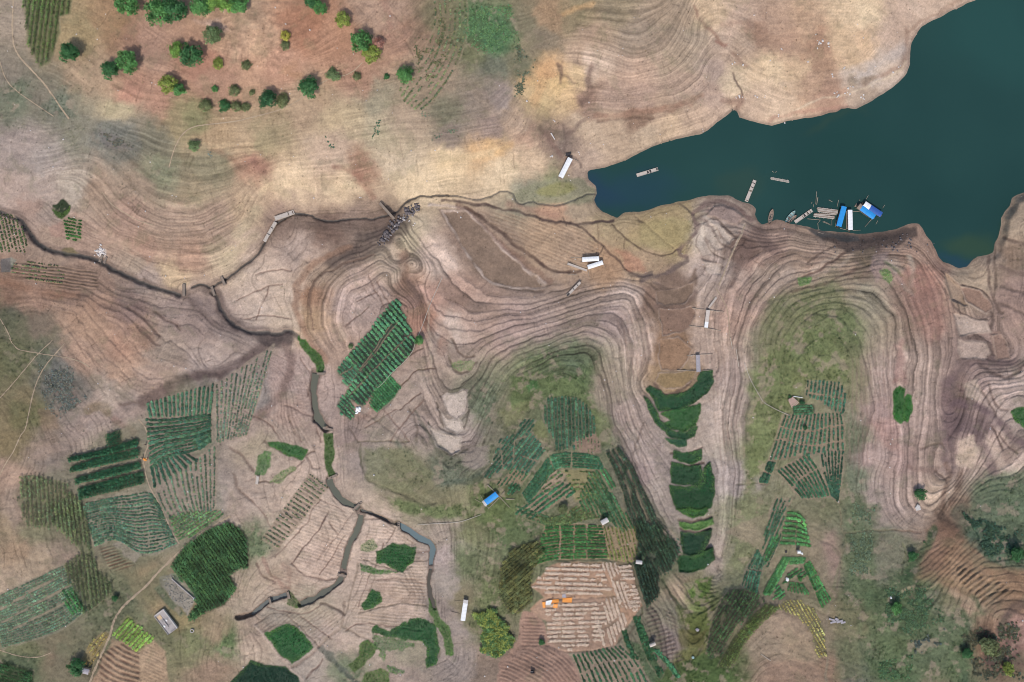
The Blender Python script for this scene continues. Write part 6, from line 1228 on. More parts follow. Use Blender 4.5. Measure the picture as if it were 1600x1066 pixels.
for lab, poly, col, rag, dens, cover in PADDY:
    p = np.asarray(poly, float); lo = p.min(0) - 4; hi = p.max(0) + 4
    n = int((hi - lo).prod() * .62 * dens)
    x = RNG.uniform(lo[0], hi[0], n); y = RNG.uniform(lo[1], hi[1], n)
    wx = x + (np.asarray(fbm(x, y, 16, 3, 9)) * 4) * .8; wy = y + (np.asarray(fbm(x, y, 16, 3, 13)) * 4) * .8
    d = seg_dist(wx, wy, p, True) * np.where(inside(wx, wy, p), -1, 1) + rag * fbm(x, y, 12, 3, 3)
    kk = (d < 1.0) & (RNG.random(n) < cover)
    patch = fbm(x, y, 26, 3, 117); rimk = (sstep(-5, 0, d + 6 * fbm(x, y, 15, 2, 119)) * .8)[:, None]
    c0 = P(*p.mean(0))[0]
    grow('rice_paddy', x[kk], y[kk], .44 * (1 + .25 * patch[kk]), 'shoot', (alb(col)[None] * (1 - .55 * rimk[kk]) + alb((104, 134, 66))[None] * .55 * rimk[kk]) * 2.0 * (1 + .6 * patch[kk])[:, None], .22, None, flat=.45, origin=c0, loc=c0, label=lab, cat='rice paddy', group='green paddies and seedling patches', kind='stuff')
# ------------------------------------------------------------------ loose vegetation and stones
n = 150000
gxp = RNG.uniform(-30, 1630, n); gyp = RNG.uniform(-30, 1096, n)
ca = calb(gxp, gyp)
gr = sstep(.80, 1.15, ca[:, 1] / ca[:, 0])
dn = gr * np.clip(.55 + 1.5 * fbm(gxp, gyp, 18, 3, 121), 0, 1) + .05 * sstep(.1, .5, fbm(gxp, gyp, 30, 3, 123))
i_ = np.clip(np.interp(gxp, GU, IU).round().astype(int), 0, NX - 1); j_ = np.clip(np.interp(gyp, GV, IV).round().astype(int), 0, NY - 1)
keep = (RNG.random(n) < dn * .75) & (SD[j_, i_] > 4)
gxp, gyp, ca = gxp[keep], gyp[keep], ca[keep]
grow('wild_grass', gxp, gyp, .6 * (1 + .5 * fbm(gxp, gyp, 20, 2, 125)), 'shoot', ca * np.array([.95, 1.2, .98]), .35, kind='stuff', label='scattered tufts of wild grass and weeds over the slopes')
q = np.c_[RNG.uniform(0, 1600, 9000), RNG.uniform(0, 1066, 9000)]
i_ = np.clip(np.interp(q[:, 0], GU, IU).round().astype(int), 0, NX - 1); j_ = np.clip(np.interp(q[:, 1], GV, IV).round().astype(int), 0, NY - 1)
q = q[(SD[j_, i_] > 5) & (PLANTED[j_, i_] < .1) & (fbm(q[:, 0], q[:, 1], 30, 3, 135) > .05)]
grow('dry_tufts', q[:, 0], q[:, 1], RNG.uniform(.3, .6, len(q)), 'shoot', calb(q[:, 0], q[:, 1]) * np.array([.42, .44, .42]), .4, kind='stuff', label='small dark dry tufts and clods dotted over the bare slopes')
# thickets of taller weeds
THK = [([(1430, 850), (1460, 830), (1412, 906), (1400, 910)], 160, 1.1, (70, 96, 62)), ([(1380, 920), (1460, 910), (1480, 970), (1420, 1000), (1380, 980)], 520, .9, (86, 110, 78)),
       ([(1500, 800), (1600, 830), (1600, 880), (1540, 870)], 420, 1.2, (66, 90, 70)), ([(1420, 1000), (1490, 975), (1480, 1010), (1430, 1025)], 260, 1.2, (86, 96, 88)),
       ([(1330, 780), (1370, 790), (1365, 900), (1325, 900)], 420, .8, (104, 118, 92)), ([(1500, 990), (1600, 960), (1600, 1066), (1500, 1066)], 300, 1.2, (84, 86, 68)),
       ([(155, 205), (190, 210), (220, 235), (170, 235)], 220, .8, (106, 106, 94)), ([(1360, 1030), (1430, 1020), (1420, 1066), (1365, 1066)], 260, .9, (84, 112, 76)), ([(700, 10), (800, 0), (815, 80), (740, 90)], 420, .7, (94, 126, 84)),
       ([(640, 60), (690, 20), (720, 60), (680, 140), (640, 110)], 260, .6, (92, 96, 66)), ([(800, 60), (845, 90), (820, 150), (800, 160)], 260, .8, (98, 104, 84)),
       ([(60, 570), (110, 570), (140, 620), (90, 660), (65, 640)], 420, .7, (112, 116, 106)), ([(590, 165), (602, 160), (598, 215), (578, 222)], 90, .8, (84, 112, 88)), ([(500, 205), (512, 212), (525, 232), (515, 236)], 70, .9, (70, 104, 84)), ([(660, 170), (682, 166), (676, 186), (655, 184)], 70, .7, (104, 118, 98)), ([(670, 215), (720, 195), (715, 205), (675, 222)], 80, .7, (104, 116, 96)), ([(298, 225), (318, 228), (340, 245), (330, 252)], 110, .7, (110, 118, 108))]
tx, ty, ts, tc = [], [], [], []
for poly, cnt, sz, col in THK:
    cnt = int(cnt * 2.8)
    p = np.asarray(poly, float); lo, hi = p.min(0), p.max(0)
    x = RNG.uniform(lo[0], hi[0], cnt * 8); y = RNG.uniform(lo[1], hi[1], cnt * 8)
    x = x + fbm(x, y, 20, 2, 128) * 12; y = y + fbm(x, y, 20, 2, 129) * 12
    k = inside(x, y, p) & (RNG.random(len(x)) < .42 * sstep(-.3, .35, fbm(x, y, 13, 3, 127)) * sstep(0, 16, seg_dist(x, y, p, True) + 9 * fbm(x, y, 18, 2, 133)))
    tx += list(x[k][:cnt]); ty += list(y[k][:cnt]); ts += [sz * .42] * len(x[k][:cnt]); tc += [alb(col) * 1.5] * len(x[k][:cnt])
grow('tall_weeds', np.array(tx), np.array(ty), np.array(ts), 'leafy', np.array(tc), .35, kind='stuff', label='patches of tall grey green weeds on the hill slopes')

# yellow green thicket of tall leafy plants
p = np.array([(737, 956), (752, 950), (775, 953), (782, 962), (800, 976), (802, 1000), (797, 1012), (775, 1026), (752, 1016), (750, 1000), (756, 985), (748, 972)], float)
x = RNG.uniform(735, 805, 1500); y = RNG.uniform(948, 1030, 1500); k = inside(x, y, p) & (seg_dist(x, y, p, True) + 22 * fbm(x, y, 16, 3, 137) > 1)
cc = np.where(RNG.random((k.sum(), 1)) < .5, alb((132, 142, 74)), alb((90, 120, 72))) * 1.45
c0 = P(770, 990)[0]
grow('thicket', x[k], y[k], RNG.uniform(.8, 1.35, k.sum()), 'maize', cc * 1.15, .3, flat=.6, origin=c0, loc=c0, label='yellow green thicket of tall leafy plants beside the white roofed shelter', cat='thicket', kind='stuff')


def stones(name, pts, rmin, rmax, m, label, flat=.6):
    V = []; Fq = []
    base = []
    phi = (1 + 5 ** .5) / 2
    ico = np.array([(-1, phi, 0), (1, phi, 0), (-1, -phi, 0), (1, -phi, 0), (0, -1, phi), (0, 1, phi), (0, -1, -phi), (0, 1, -phi), (phi, 0, -1), (phi, 0, 1), (-phi, 0, -1), (-phi, 0, 1)]) / 1.9
    fc = np.array([(0, 11, 5), (0, 5, 1), (0, 1, 7), (0, 7, 10), (0, 10, 11), (1, 5, 9), (5, 11, 4), (11, 10, 2), (10, 7, 6), (7, 1, 8), (3, 9, 4), (3, 4, 2), (3, 2, 6), (3, 6, 8), (3, 8, 9), (4, 9, 5), (2, 4, 11), (6, 2, 10), (8, 6, 7), (9, 8, 1)])
    g = P(pts[:, 0], pts[:, 1])
    for i, q in enumerate(g):
        r = RNG.uniform(rmin, rmax); sc = r * RNG.uniform(.6, 1.3, 3) * (1, 1, flat)
        v = ico * RNG.uniform(.75, 1.2, (12, 1)) * sc
        t = RNG.uniform(0, 6.28); R = np.array([(math.cos(t), -math.sin(t), 0), (math.sin(t), math.cos(t), 0), (0, 0, 1)])
        V.append(v @ R.T + q + (0, 0, r * .15)); Fq.append(fc + 12 * i)
    return link(name, mesh_np(name, np.vstack(V), np.vstack(Fq), m), label=label, kind='stuff')


q = np.c_[RNG.uniform(0, 1600, 900), RNG.uniform(0, 1066, 900)]
i_ = np.clip(np.interp(q[:, 0], GU, IU).round().astype(int), 0, NX - 1); j_ = np.clip(np.interp(q[:, 1], GV, IV).round().astype(int), 0, NY - 1)
q = q[(SD[j_, i_] > 3) & (calb(q[:, 0], q[:, 1]).mean(1) > .16)][:330]
stones('pale_stones', q, .12, .34, M_STONE, 'pale stones and scraps scattered over the dry ground')
q = np.array([(1325, 138), (1333, 136), (1320, 146), (1328, 147), (1349, 148), (1345, 152), (1310, 149), (1280, 66), (1282, 68), (1279, 69), (1295, 73), (1300, 116), (1262, 97), (1222, 78), (1320, 105), (1225, 189), (1395, 113), (1404, 105), (1216, 182), (1308, 144), (1350, 155), (1301, 117), (1161, 102), (1150, 152), (1155, 150), (1160, 152), (1178, 24), (1180, 150), (1195, 152), (1148, 98), (1098, 202), (860, 245), (823, 158), (865, 188), (904, 238), (632, 340), (640, 345), (648, 349), (720, 340)], float)
stones('white_boulders', np.vstack([q, q + RNG.normal(0, 2.5, q.shape)]), .22, .5, M_STONE, 'white boulders along the northern shore')
t = RNG.random(130); ln = resample([(594, 378), (606, 368), (616, 352), (628, 340), (642, 328), (656, 322)], 100)
k = (t * 99).astype(int); q = ln[k] + RNG.normal(0, 4.0, (130, 2)) * (1, .9)
stones('dark_rubble', q[:95], .28, .85, M_ROCK, 'dark heap of broken rocks where the creek drops off the mud bank', .9)
stones('pale_rubble', q[95:] + (3, 2), .2, .55, M_CONC, 'pale broken rocks among the dark heap by the creek', .9)
M_RUBBLE = mat('mossy_rubble', alb((150, 146, 136)), .95, .45, 1.5)
q = np.c_[RNG.uniform(250, 306, 500), RNG.uniform(896, 962, 500)]; q = q[inside(q[:, 0], q[:, 1], [(252, 906), (268, 897), (304, 936), (291, 958), (264, 930)])]
stones('rubble_stones', q, .12, .32, M_RUBBLE, 'grey broken stones covering the rectangular rubble plot')
q = np.array([(157, 393)]) + RNG.normal(0, 4, (40, 2)); stones('white_rubble', q, .25, .6, M_STONE, 'white broken stones beside the creek on the left')
q = np.array([(1400, 378), (1370, 385)]).repeat(22, 0) + RNG.normal(0, 1, (44, 2)) * (30, 8); stones('bank_rocks', q[q[:, 1] < 396], .2, .5, M_ROCK, 'dark rocks on the eroded bank below the docks', .8)
q = np.array([(560, 641)]) + RNG.normal(0, 2.2, (14, 2)); stones('white_bags', q, .4, .8, M_WHITE, 'heap of white bags at the foot of the ladder-striped field', .7)

# straw laid in rows on the harvested field ---------------------------------------------------------
c0 = P(910, 945)[0]
sroot = link('harvested_field', None, loc=c0, label='tan harvested field with rows of pale straw laid out to dry', cat='harvested field', kind='thing')


def straw(line, w=1.9):
    ln = dense(line, 1.1); n = len(ln)
    k = RNG.integers(0, n, int(n * 4)); px = ln[k, 0] + RNG.normal(0, .6, len(k)); py = ln[k, 1] + RNG.normal(0, w * .36, len(k))
    pt = fbm(px, py, 8, 2, 131) > -.28
    px, py = px[pt], py[pt]
    if len(px) < 3: return
    g = P(px, py, 0) - c0
    a = RNG.uniform(0, 6.28, len(px)); l = RNG.uniform(.25, .6, len(px)); wd = .11
    cx, cy = np.cos(a), np.sin(a); h = RNG.uniform(.05, .3, len(px))
    V = np.empty((len(px), 4, 3))
    for q, (s1, s2) in enumerate([(-1, -1), (1, -1), (1, 1), (-1, 1)]):
        V[:, q, 0] = g[:, 0] + cx * l * s1 - cy * wd * s2; V[:, q, 1] = g[:, 1] + cy * l * s1 + cx * wd * s2; V[:, q, 2] = g[:, 2] + h + s1 * RNG.uniform(-.08, .08, len(px))
    col = np.repeat(alb((238, 214, 190))[None] * RNG.uniform(.7, 1.2, (len(px), 1)), 4, 0)
    link('straw_row', mesh_np('straw_row', V.reshape(-1, 3), np.arange(len(px) * 4).reshape(-1, 4), M_LEAF, np.clip(col, 0, .8)), sroot)


for r in clip_rows(zd([(130, 810), (240, 650), (400, 590), (740, 590), (860, 840), (760, 880), (300, 880)]), (1, .03), 7.4):
    edges = [820, 851, 876, 901, 921, 965]
    for e0, e1 in zip(edges[:-1], edges[1:]):
        a, b = max(r[0, 0], e0 + 1.5), min(r[1, 0], e1 - 1.5)
        if b - a > 5:
            yy = np.interp([a, b], r[:, 0], r[:, 1]); straw([(a, yy[0]), (b, yy[1])])
for r in clip_rows([(852, 944), (905, 942), (940, 940), (948, 975), (940, 1005), (890, 1016), (858, 1003), (855, 975)], (1, -.03), 7.0):
    for e0, e1 in ((850, 876), (878, 898), (900, 921), (923, 948)):
        a, b = max(r[0, 0], e0 + 1), min(r[1, 0], e1 - 1)
        if b - a > 5:
            yy = np.interp([a, b], r[:, 0], r[:, 1]); straw([(a, yy[0]), (b, yy[1])])
for r in clip_rows(zd([(770, 600), (890, 600), (1010, 880), (1050, 1010), (960, 1010), (880, 830)]), (.36, 1), 6.0): straw(r, 2.2)
for r in clip_rows(zd([(920, 610), (1030, 610), (1130, 960), (1080, 1060), (1040, 960)]), (1, -.05), 6.2): straw(r, 2.4)
for r in clip_rows([(944, 938), (966, 934), (982, 978), (964, 990), (962, 1008), (950, 1005), (935, 970), (930, 972), (940, 1008), (948, 1010)], (.3, 1), 6.0): straw(r, 2.0)


# ------------------------------------------------------------------ trees and shrubs
def crown_mesh(name, r, h, col, nclump, nleaf, seed, leaf=.5, var=.35):
    R = np.random.default_rng(seed)
    d = R.normal(0, 1, (nclump, 3)); d /= np.linalg.norm(d, axis=1)[:, None]; d[:, 2] = np.abs(d[:, 2]) * .95 - .12
    ax = R.uniform(.78, 1.2, (nclump, 1))
    ctr = d * ax * R.uniform(.55, .95, (nclump, 1)) * (r, r, h * .5)
    cs = R.uniform(.22, .36, (nclump, 1)) * r
    ld = R.normal(0, 1, (nclump, nleaf, 3)); ld /= np.linalg.norm(ld, axis=2)[..., None]
    pos = ctr[:, None] + ld * cs[:, None] * R.uniform(.5, 1.05, (nclump, nleaf, 1)) * (1, 1, .8)
    pos = pos.reshape(-1, 3)
    pos = pos[pos[:, 2] > -h * .32]
    nrm = pos / (r, r, h * .5); nrm = nrm / (np.linalg.norm(nrm, axis=1)[:, None] + 1e-6) + R.normal(0, .55, pos.shape) + (0, 0, .4)
    nrm /= np.linalg.norm(nrm, axis=1)[:, None]
    u = np.cross(nrm, R.normal(0, 1, pos.shape)); u /= np.linalg.norm(u, axis=1)[:, None]; w = np.cross(nrm, u)
    s_ = leaf * R.uniform(.6, 1.2, (len(pos), 1))
    V = np.stack([pos - u * s_, pos + w * s_ * .5 + nrm * .1 * s_, pos + u * s_, pos - w * s_ * .5 + nrm * .1 * s_], 1).reshape(-1, 3)
    V[:, 2] += h * .5
    cl = np.repeat(R.uniform(1 - var, 1 + var, (nclump, 1)), nleaf, 0)[:len(pos)]
    c = alb(col)[None] * (2.0 if col[0] < 90 else 1.55) * cl * R.uniform(.75, 1.3, (len(pos), 1))
    c = c * (1 + R.normal(0, .06, (len(pos), 1)) * np.array([1.0, .2, -.5]))
    return mesh_np(name, V, np.arange(len(V)).reshape(-1, 4), M_LEAF, np.clip(np.repeat(c, 4, 0), .004, .7))


def trunk_mesh(seed):
    R = random.Random(seed); m = MB()
    m.tube((0, 0, -.4), (.05, .04, 1.3), .2, .14, 7)
    for i in range(4):
        a = i * 1.6 + R.uniform(-.4, .4); l = R.uniform(1.2, 1.8)
        m.tube((.05, .04, 1.1), (.05 + math.cos(a) * l, .04 + math.sin(a) * l, 2.2 + R.uniform(0, .9)), .09, .035, 5)
    return m.mesh('trunk', M_BARK)


DG = (52, 88, 52); MG = (70, 108, 60); LG = (104, 136, 66); YG = (122, 134, 66); YE = (156, 150, 70); OL = (104, 112, 76); RD = (158, 118, 104); HZ = (104, 122, 82); DD = (44, 76, 48)
CROWNS = {}
KINDS = {'dark': DG, 'mid': MG, 'light': LG, 'yellow green': YG, 'yellow': YE, 'olive': OL, 'reddish': RD, 'hazy': HZ, 'deep': DD}
for q, (kname, col) in enumerate(KINDS.items()):
    CROWNS[kname] = [crown_mesh('crown', 3.0, 4.6, col, 44, 34, 300 + q * 5 + i, .36) for i in range(2)]
TRUNKS = [trunk_mesh(i) for i in range(3)]
TREES = [  # px, py, radius px, kind, label
    (200, 6, 17, 'mid', 'green tree cut by the top edge, west of the big double-crowned tree'), (249, 22, 18, 'mid', 'left half of the big pair of dark crowns near the top edge'), (275, 19, 17, 'dark', 'right half of the big pair of dark crowns near the top edge'),
    (314, 10, 15, 'mid', 'bright green tree at the western end of the long row on the top edge'), (336, 4, 13, 'light', 'light green tree second in the long row on the top edge'), (355, 6, 13, 'light', 'light green tree third in the long row on the top edge'), (374, 9, 14, 'mid', 'darker green tree at the eastern end of the long row on the top edge'),
    (112, 84, 15, 'dark', 'round dark tree beside the maize plot, apart from the others on the slope'), (201, 97, 16, 'mid', 'right tree of the dark pair on the red striped slope'), (174, 110, 14, 'dark', 'left and smaller tree of the dark pair on the red striped slope'),
    (333, 57, 13, 'hazy', 'pale grey green tree standing alone on dry stubble'), (276, 80, 11, 'light', 'light green crown touching a darker tree above the red ploughland'), (300, 88, 16, 'dark', 'dark green tree touching a lighter crown above the red ploughland'),
    (264, 133, 13, 'yellow green', 'yellow green tree with a long shadow at the edge of the terraces'), (280, 141, 10, 'mid', 'small green tree hugging the yellow green one at the terrace edge'),
    (486, 3, 11, 'dark', 'dark tree cut by the top edge, upper of two touching crowns'), (500, 13, 10, 'mid', 'small green tree just below the crown at the top edge'), (537, 32, 11, 'yellow green', 'bright yellow green tree alone below the top edge'),
    (564, 67, 15, 'mid', 'large green tree with a pink and a yellow neighbour'), (581, 86, 13, 'yellow green', 'yellow green tree under the large green tree'), (592, 68, 8, 'reddish', 'small pink leaved tree in the shadow of the large green tree'),
    (484, 137, 16, 'dark', 'big dark tree on the lower rim of the red hill by the footpath'), (420, 157, 13, 'deep', 'round deep green tree above the pale rut track'), (633, 117, 12, 'mid', 'lone green tree at the eastern end of the footpath'),
]
SHRUBS = [
    (341, 100, 8, 'yellow green', 'upright yellow green shrub on the red ploughland'), (385, 103, 7, 'olive', 'small olive shrub right of the upright yellow green one'), (446, 57, 7, 'yellow', 'bright yellow shrub with a dark shadow'), (446, 71, 6, 'olive', 'dull olive shrub just below the bright yellow one'),
    (336, 139, 5, 'mid', 'tiny bright green shrub on red soil'), (367, 142, 8, 'olive', 'dark olive shrub among low bushes'), (394, 145, 4, 'olive', 'tiny olive shrub above the hedge'), (322, 165, 9, 'olive', 'low dark shrub at the western end of the broken hedge'), (351, 166, 8, 'dark', 'middle shrub of the broken hedge below the red field'), (370, 167, 8, 'olive', 'dark shrub in the eastern part of the broken hedge'), (384, 168, 7, 'olive', 'last shrub at the eastern end of the broken hedge'),
    (522, 118, 9, 'hazy', 'grey green shrub beside the footpath on the hill rim'), (442, 158, 9, 'olive', 'olive shrub touching the round deep green tree'), (558, 120, 6, 'olive', 'small faded shrub under the footpath'), (604, 120, 4, 'dark', 'tiny dark shrub west of the lone tree'), (304, 229, 9, 'hazy', 'dull green shrub on the slope below the tree hill'),
    (1438, 772, 9, 'dark', 'round dark bush above the white wreck on the eastern slope'), (1234, 620, 2.4, 'dark', 'dark bush at the back of the thatched hut'), (1253, 629, 4, 'deep', 'dark low bush right of the thatched hut'), (180, 935, 5, 'dark', 'small dark bush beside the winding footpath'), (548, 541, 4, 'hazy', 'small grey green bush west of the ladder-striped field'), (655, 532, 7, 'mid', 'ragged green bush at the eastern corner of the ladder-striped field'),
    (1250, 905, 3, 'mid', 'tiny bush in the middle of the horseshoe beds'), (846, 1003, 5, 'dark', 'dark bush on the bund below the straw field'), (120, 1042, 12, 'dark', 'bushy dark shrub beside the grey roof in the lower left corner'), (1258, 668, 3, 'deep', 'tiny dark bush in the eastern grid'), (880, 795, 7, 'olive', 'round olive bush on the knob among the ridge fields'), (1588, 865, 12, 'dark', 'dark bush at the right edge above the brown terraces'), (1545, 1010, 13, 'olive', 'dull bush in the dark hollow of the lower right corner'), (1510, 1020, 9, 'dark', 'green bush west of the dark hollow in the lower right corner'), (1575, 1045, 9, 'yellow green', 'yellow green bush in the lower right corner'), (1425, 868, 8, 'dark', 'bush on the green strip below the white wreck'), (1400, 950, 8, 'mid', 'green bush in the hollow east of the footpath ridge'),
]
for i, (px, py, r, kd, lab) in enumerate(TREES):
    sc = r * MPP / 3.0 * 1.02; loc = spot(px, py, 2.6 * sc)
    t = link('tree', None, loc=loc, label=lab, cat='tree', group='scattered trees on the red hill')
    t.rotation_euler.z = random.uniform(0, 6.28); t.scale = (sc, sc, sc * random.uniform(.95, 1.15))
    link('trunk', TRUNKS[i % 3], t); link('crown', CROWNS[kd][i % 2], t, loc=(0, 0, .9))
for i, (px, py, r, kd, lab) in enumerate(SHRUBS):
    sc = r * MPP / 3.0 * 1.05; loc = spot(px, py, 1.6 * sc)
    t = link('shrub', None, loc=loc, label=lab, cat='shrub', group='shrubs dotted over the slopes')
    t.rotation_euler.z = random.uniform(0, 6.28); t.scale = (sc * random.uniform(.85, 1.15), sc, sc * .8)
    link('stem', TRUNKS[i % 3], t); link('crown', CROWNS[kd][i % 2], t, loc=(0, 0, .2))

# ------------------------------------------------------------------ boats, rafts, shelters


def frame_of(a, b, h, level=None):
    """root for a thing lying from photo point a to b with its visible top at height h"""
    pa = spot(*a, h, level); pb = spot(*b, h, level)
    d = pb - pa; ang = math.atan2(d.y, d.x); L = math.hypot(d.x, d.y)
    mid = (pa + pb) / 2
    if level is None:
        mid.z = max(gz(mid.x, mid.y), (pa.z + pb.z) / 2, gz(mid.x + math.cos(ang) * L * .3, mid.y + math.sin(ang) * L * .3), gz(mid.x - math.cos(ang) * L * .3, mid.y - math.sin(ang) * L * .3)) + .05
    else:
        mid.z = level
    return mid, ang, L


def hull_mesh(L, W, dep, name='hull', m=M_WOOD, rise=.35):
    n = 15; V = []; Fq = []
    prof = [(-1, 1), (-.86, .35), (-.5, 0), (0, -.04), (.5, 0), (.86, .35), (1, 1)]
    inn = [(.9, .96), (.74, .42), (.42, .16), (0, .12), (-.42, .16), (-.74, .42), (-.9, .96)]
    ring = prof + inn; k = len(ring)
    for i in range(n):
        t = -1 + 2 * i / (n - 1); w = W / 2 * max(.10, (1 - abs(t) ** 3.2)); zr = rise * abs(t) ** 3
        for y, z in ring:
            V.append((t * L / 2, y * w, z * dep + zr - .08))
    for i in range(n - 1):
        for j in range(k):
            a = i * k + j; b = i * k + (j + 1) % k
            Fq.append((a, b, b + k, a + k))
    Fq.append(tuple(range(k))[::-1]); Fq.append(tuple(range((n - 1) * k, n * k)))
    me = bpy.data.meshes.new(name); me.from_pydata(V, [], Fq); me.materials.append(m); me.update(); return me


def poles_deck(root, L, W, z, m=M_BAMBOO, pr=.07, cross=5, name='bamboo_pole'):
    k = max(3, int(W / (pr * 2.3)))
    base = MB().tube((-L / 2, 0, 0), (L / 2, 0, 0), pr, pr * .8, 6).mesh(name, m)
    for i in range(k):
        o = link(name, base, root, loc=(random.uniform(-.12, .12), -W / 2 + W * (i + .5) / k, z)); o.scale.x = random.uniform(.96, 1.02)
        if i % 2: o.rotation_euler.z = math.pi
    cb = MB().tube((0, -W / 2 - .12, 0), (0, W / 2 + .12, 0), pr * .8, pr * .8, 6).mesh('crossbar', m)
    for i in range(cross):
        link('crossbar', cb, root, loc=(-L / 2 + L * (i + .5) / cross, 0, z + pr * 1.7))


def roof_on(root, L, W, z, m, arch=.25, n=6, ends=None, sheet='roof_sheet', posts=4, foot=0.0, overlap=.03, endm=None):
    rf = MB()
    for y in (-W / 2 + .06, 0, W / 2 - .06):
        zz = z - .06 + (arch if y == 0 else 0)
        rf.tube((-L / 2, y, zz), (L / 2, y, zz), .04, .04, 5)
    ro = rf.build('roof', M_BAMBOO, root)
    sl_ = L / n

    def sh(mt):
        V = []; Fq = []; K = 9
        for xx in (-sl_ / 2 - overlap, sl_ / 2 + overlap):
            for i in range(K):
                y = -1 + 2 * i / (K - 1)
                V += [(xx, y * W / 2, arch * (1 - y * y)), (xx, y * W / 2, arch * (1 - y * y) - .025)]
        for i in range(K - 1):
            a = 2 * i; b = a + 2; c = 2 * K + a; d = c + 2
            Fq += [(a, c, d, b), (a + 1, b + 1, d + 1, c + 1)]
        Fq += [(0, 1, 2 * K + 1, 2 * K), (2 * K - 2, 4 * K - 2, 4 * K - 1, 2 * K - 1)]
        me = bpy.data.meshes.new(sheet); me.from_pydata(V, [], Fq); me.materials.append(mt); me.update(); return me
    base = sh(m); bend = sh(endm) if endm else base
    for i in range(n):
        o = link(sheet, bend if (ends and i in ends) else base, ro, loc=(-L / 2 + sl_ * (i + .5), 0, z + .012 * (i % 2)))
        o.rotation_euler = (random.uniform(-.03, .03), random.uniform(-.02, .02), random.uniform(-.012, .012))
    pm = MB().tube((0, 0, foot), (0, 0, z - .02), .05, .05, 6).mesh('post', M_BAMBOO)
    for i in range(posts):
        for y in (-W / 2 + .1, W / 2 - .1):
            link('post', pm, root, loc=(-L / 2 + .15 + (L - .3) * i / (posts - 1), y, 0))


def canopy_boat(a, b, wpx, m, lab, endm=None, ends=None, level=0.0, h=1.9, group='canopied boats at the docks'):
    mid, ang, L = frame_of(a, b, h, level)
    W = wpx * MPP
    t = link('canopy_boat', None, loc=mid, label=lab, cat='boat', group=group); t.rotation_euler.z = ang
    link('hull', hull_mesh(L * 1.16, W * .95, .75), t, loc=(0, 0, -.1))
    fl = MB().box((0, 0, 0), (.16, W * .62, .03)).mesh('floor_plank', M_WOOD)
    for i in range(int(L * .8 / .2)):
        link('floor_plank', fl, t, loc=(-L * .4 + i * .2, 0, .12))
    bm = MB().box((0, 0, 0), (.25, W * .7, .04)).mesh('bench', M_WOOD)
    for i in range(3):
        link('bench', bm, t, loc=(-L * .3 + i * L * .3, 0, .42))
    roof_on(t, L, W, h - .15, m, .2, max(4, int(L / 1.2)), ends, endm=endm, foot=.3)
    return t


def plank_raft(a, b, wpx, lab, h=.35, level=None, dark=(), m=M_PALEWOOD, cat='raft', name='raft', group=None, box=False, rails=True):
    mid, ang, L = frame_of(a, b, h, level); W = wpx * MPP
    t = link(name, None, loc=mid, label=lab, cat=cat, group=group); t.rotation_euler.z = ang
    lg = MB().tube((-L / 2, 0, 0), (L / 2, 0, 0), .13, .11, 7).mesh('float_log', M_BAMBOO)
    for y in np.linspace(-W / 2 + .13, W / 2 - .13, max(2, int(W / .3))):
        link('float_log', lg, t, loc=(0, y, .1))
    pl = MB().box((0, 0, 0), (.30, W * .92, .05)).mesh('plank', m); pd = MB().box((0, 0, 0), (.30, W * .92, .05)).mesh('plank', M_DARK)
    n = int(L / .34)
    for i in range(n):
        fr_ = (i + .5) / n
        if random.random() < .06 and not box: continue
        dk = any(u <= fr_ <= v for u, v in dark)
        o = link('plank', pd if dk else pl, t, loc=(-L / 2 + L * fr_, random.uniform(-.03, .03), h - .08 + random.uniform(-.01, .01)))
        o.rotation_euler.z = random.uniform(-.03, .03)
    if rails:
        rl = MB().box((0, 0, 0), (L, .09, .1)).mesh('side_beam', m)
        for y in (-W / 2, W / 2):
            link('side_beam', rl, t, loc=(0, y, h))
    if box:
        MB().box((L / 2 - .5, 0, h + .15), (.5, W * .5, .35)).build('locker', M_DARK, t)
    return t


def open_boat(a, b, wpx, m, lab, deckm=None, half=False):
    mid, ang, L = frame_of(a, b, .5, 0.0); W = wpx * MPP
    t = link('open_boat', None, loc=mid, label=lab, cat='boat', group='small open boats on the shore'); t.rotation_euler.z = ang
    link('hull', hull_mesh(L, W, .6, m=m), t)
    th = MB().box((0, 0, 0), (.22, W * .8, .05)).mesh('thwart', M_WOOD)
    for i in range(4):
        link('thwart', th, t, loc=(-L * .32 + i * L * .21, 0, .36))
    if half:
        d = MB().box((0, 0, 0), (.4, W * .86, .04)).mesh('deck_board', deckm)
        for i in range(int(L * .55 / .42)):
            link('deck_board', d, t, loc=(L * .42 - .2 - i * .42, 0, .5))
    else:
        MB().box((L * .1, 0, .2), (.7, W * .4, .35)).build('crate', M_DARK, t)
    return t


def pole(a, b, lab, r=.07, h=.25, level=None, m=M_BAMBOO, name='bamboo_pole', cat='pole', group='loose bamboo poles', dz=(0, 0), water=False):
    lv = 0.0 if water else level
    pa = spot(*a, h, lv); pb = spot(*b, h, lv)
    za = pa.z + h * .5 + dz[0]; zb = pb.z + h * .5 + dz[1]
    c = (pa + pb) / 2; c.z = (za + zb) / 2
    va = Vector((pa.x, pa.y, za)) - c; vb = Vector((pb.x, pb.y, zb)) - c
    mb = MB(); n = 4
    for i in range(n):
        mb.tube(va.lerp(vb, i / n), va.lerp(vb, (i + 1) / n - .015), r * (1 - .08 * i), r * (1 - .08 * i) * .93, 7)
    return mb.build(name, m, None, loc=c, label=lab, cat=cat, group=group)


zb = lambda p: Z(1190, 290, 8, p)
zw = lambda p: Z(980, 230, 6.154, p)


def zz(f, a, b):
    q = f([a, b]); return q[0], q[1]


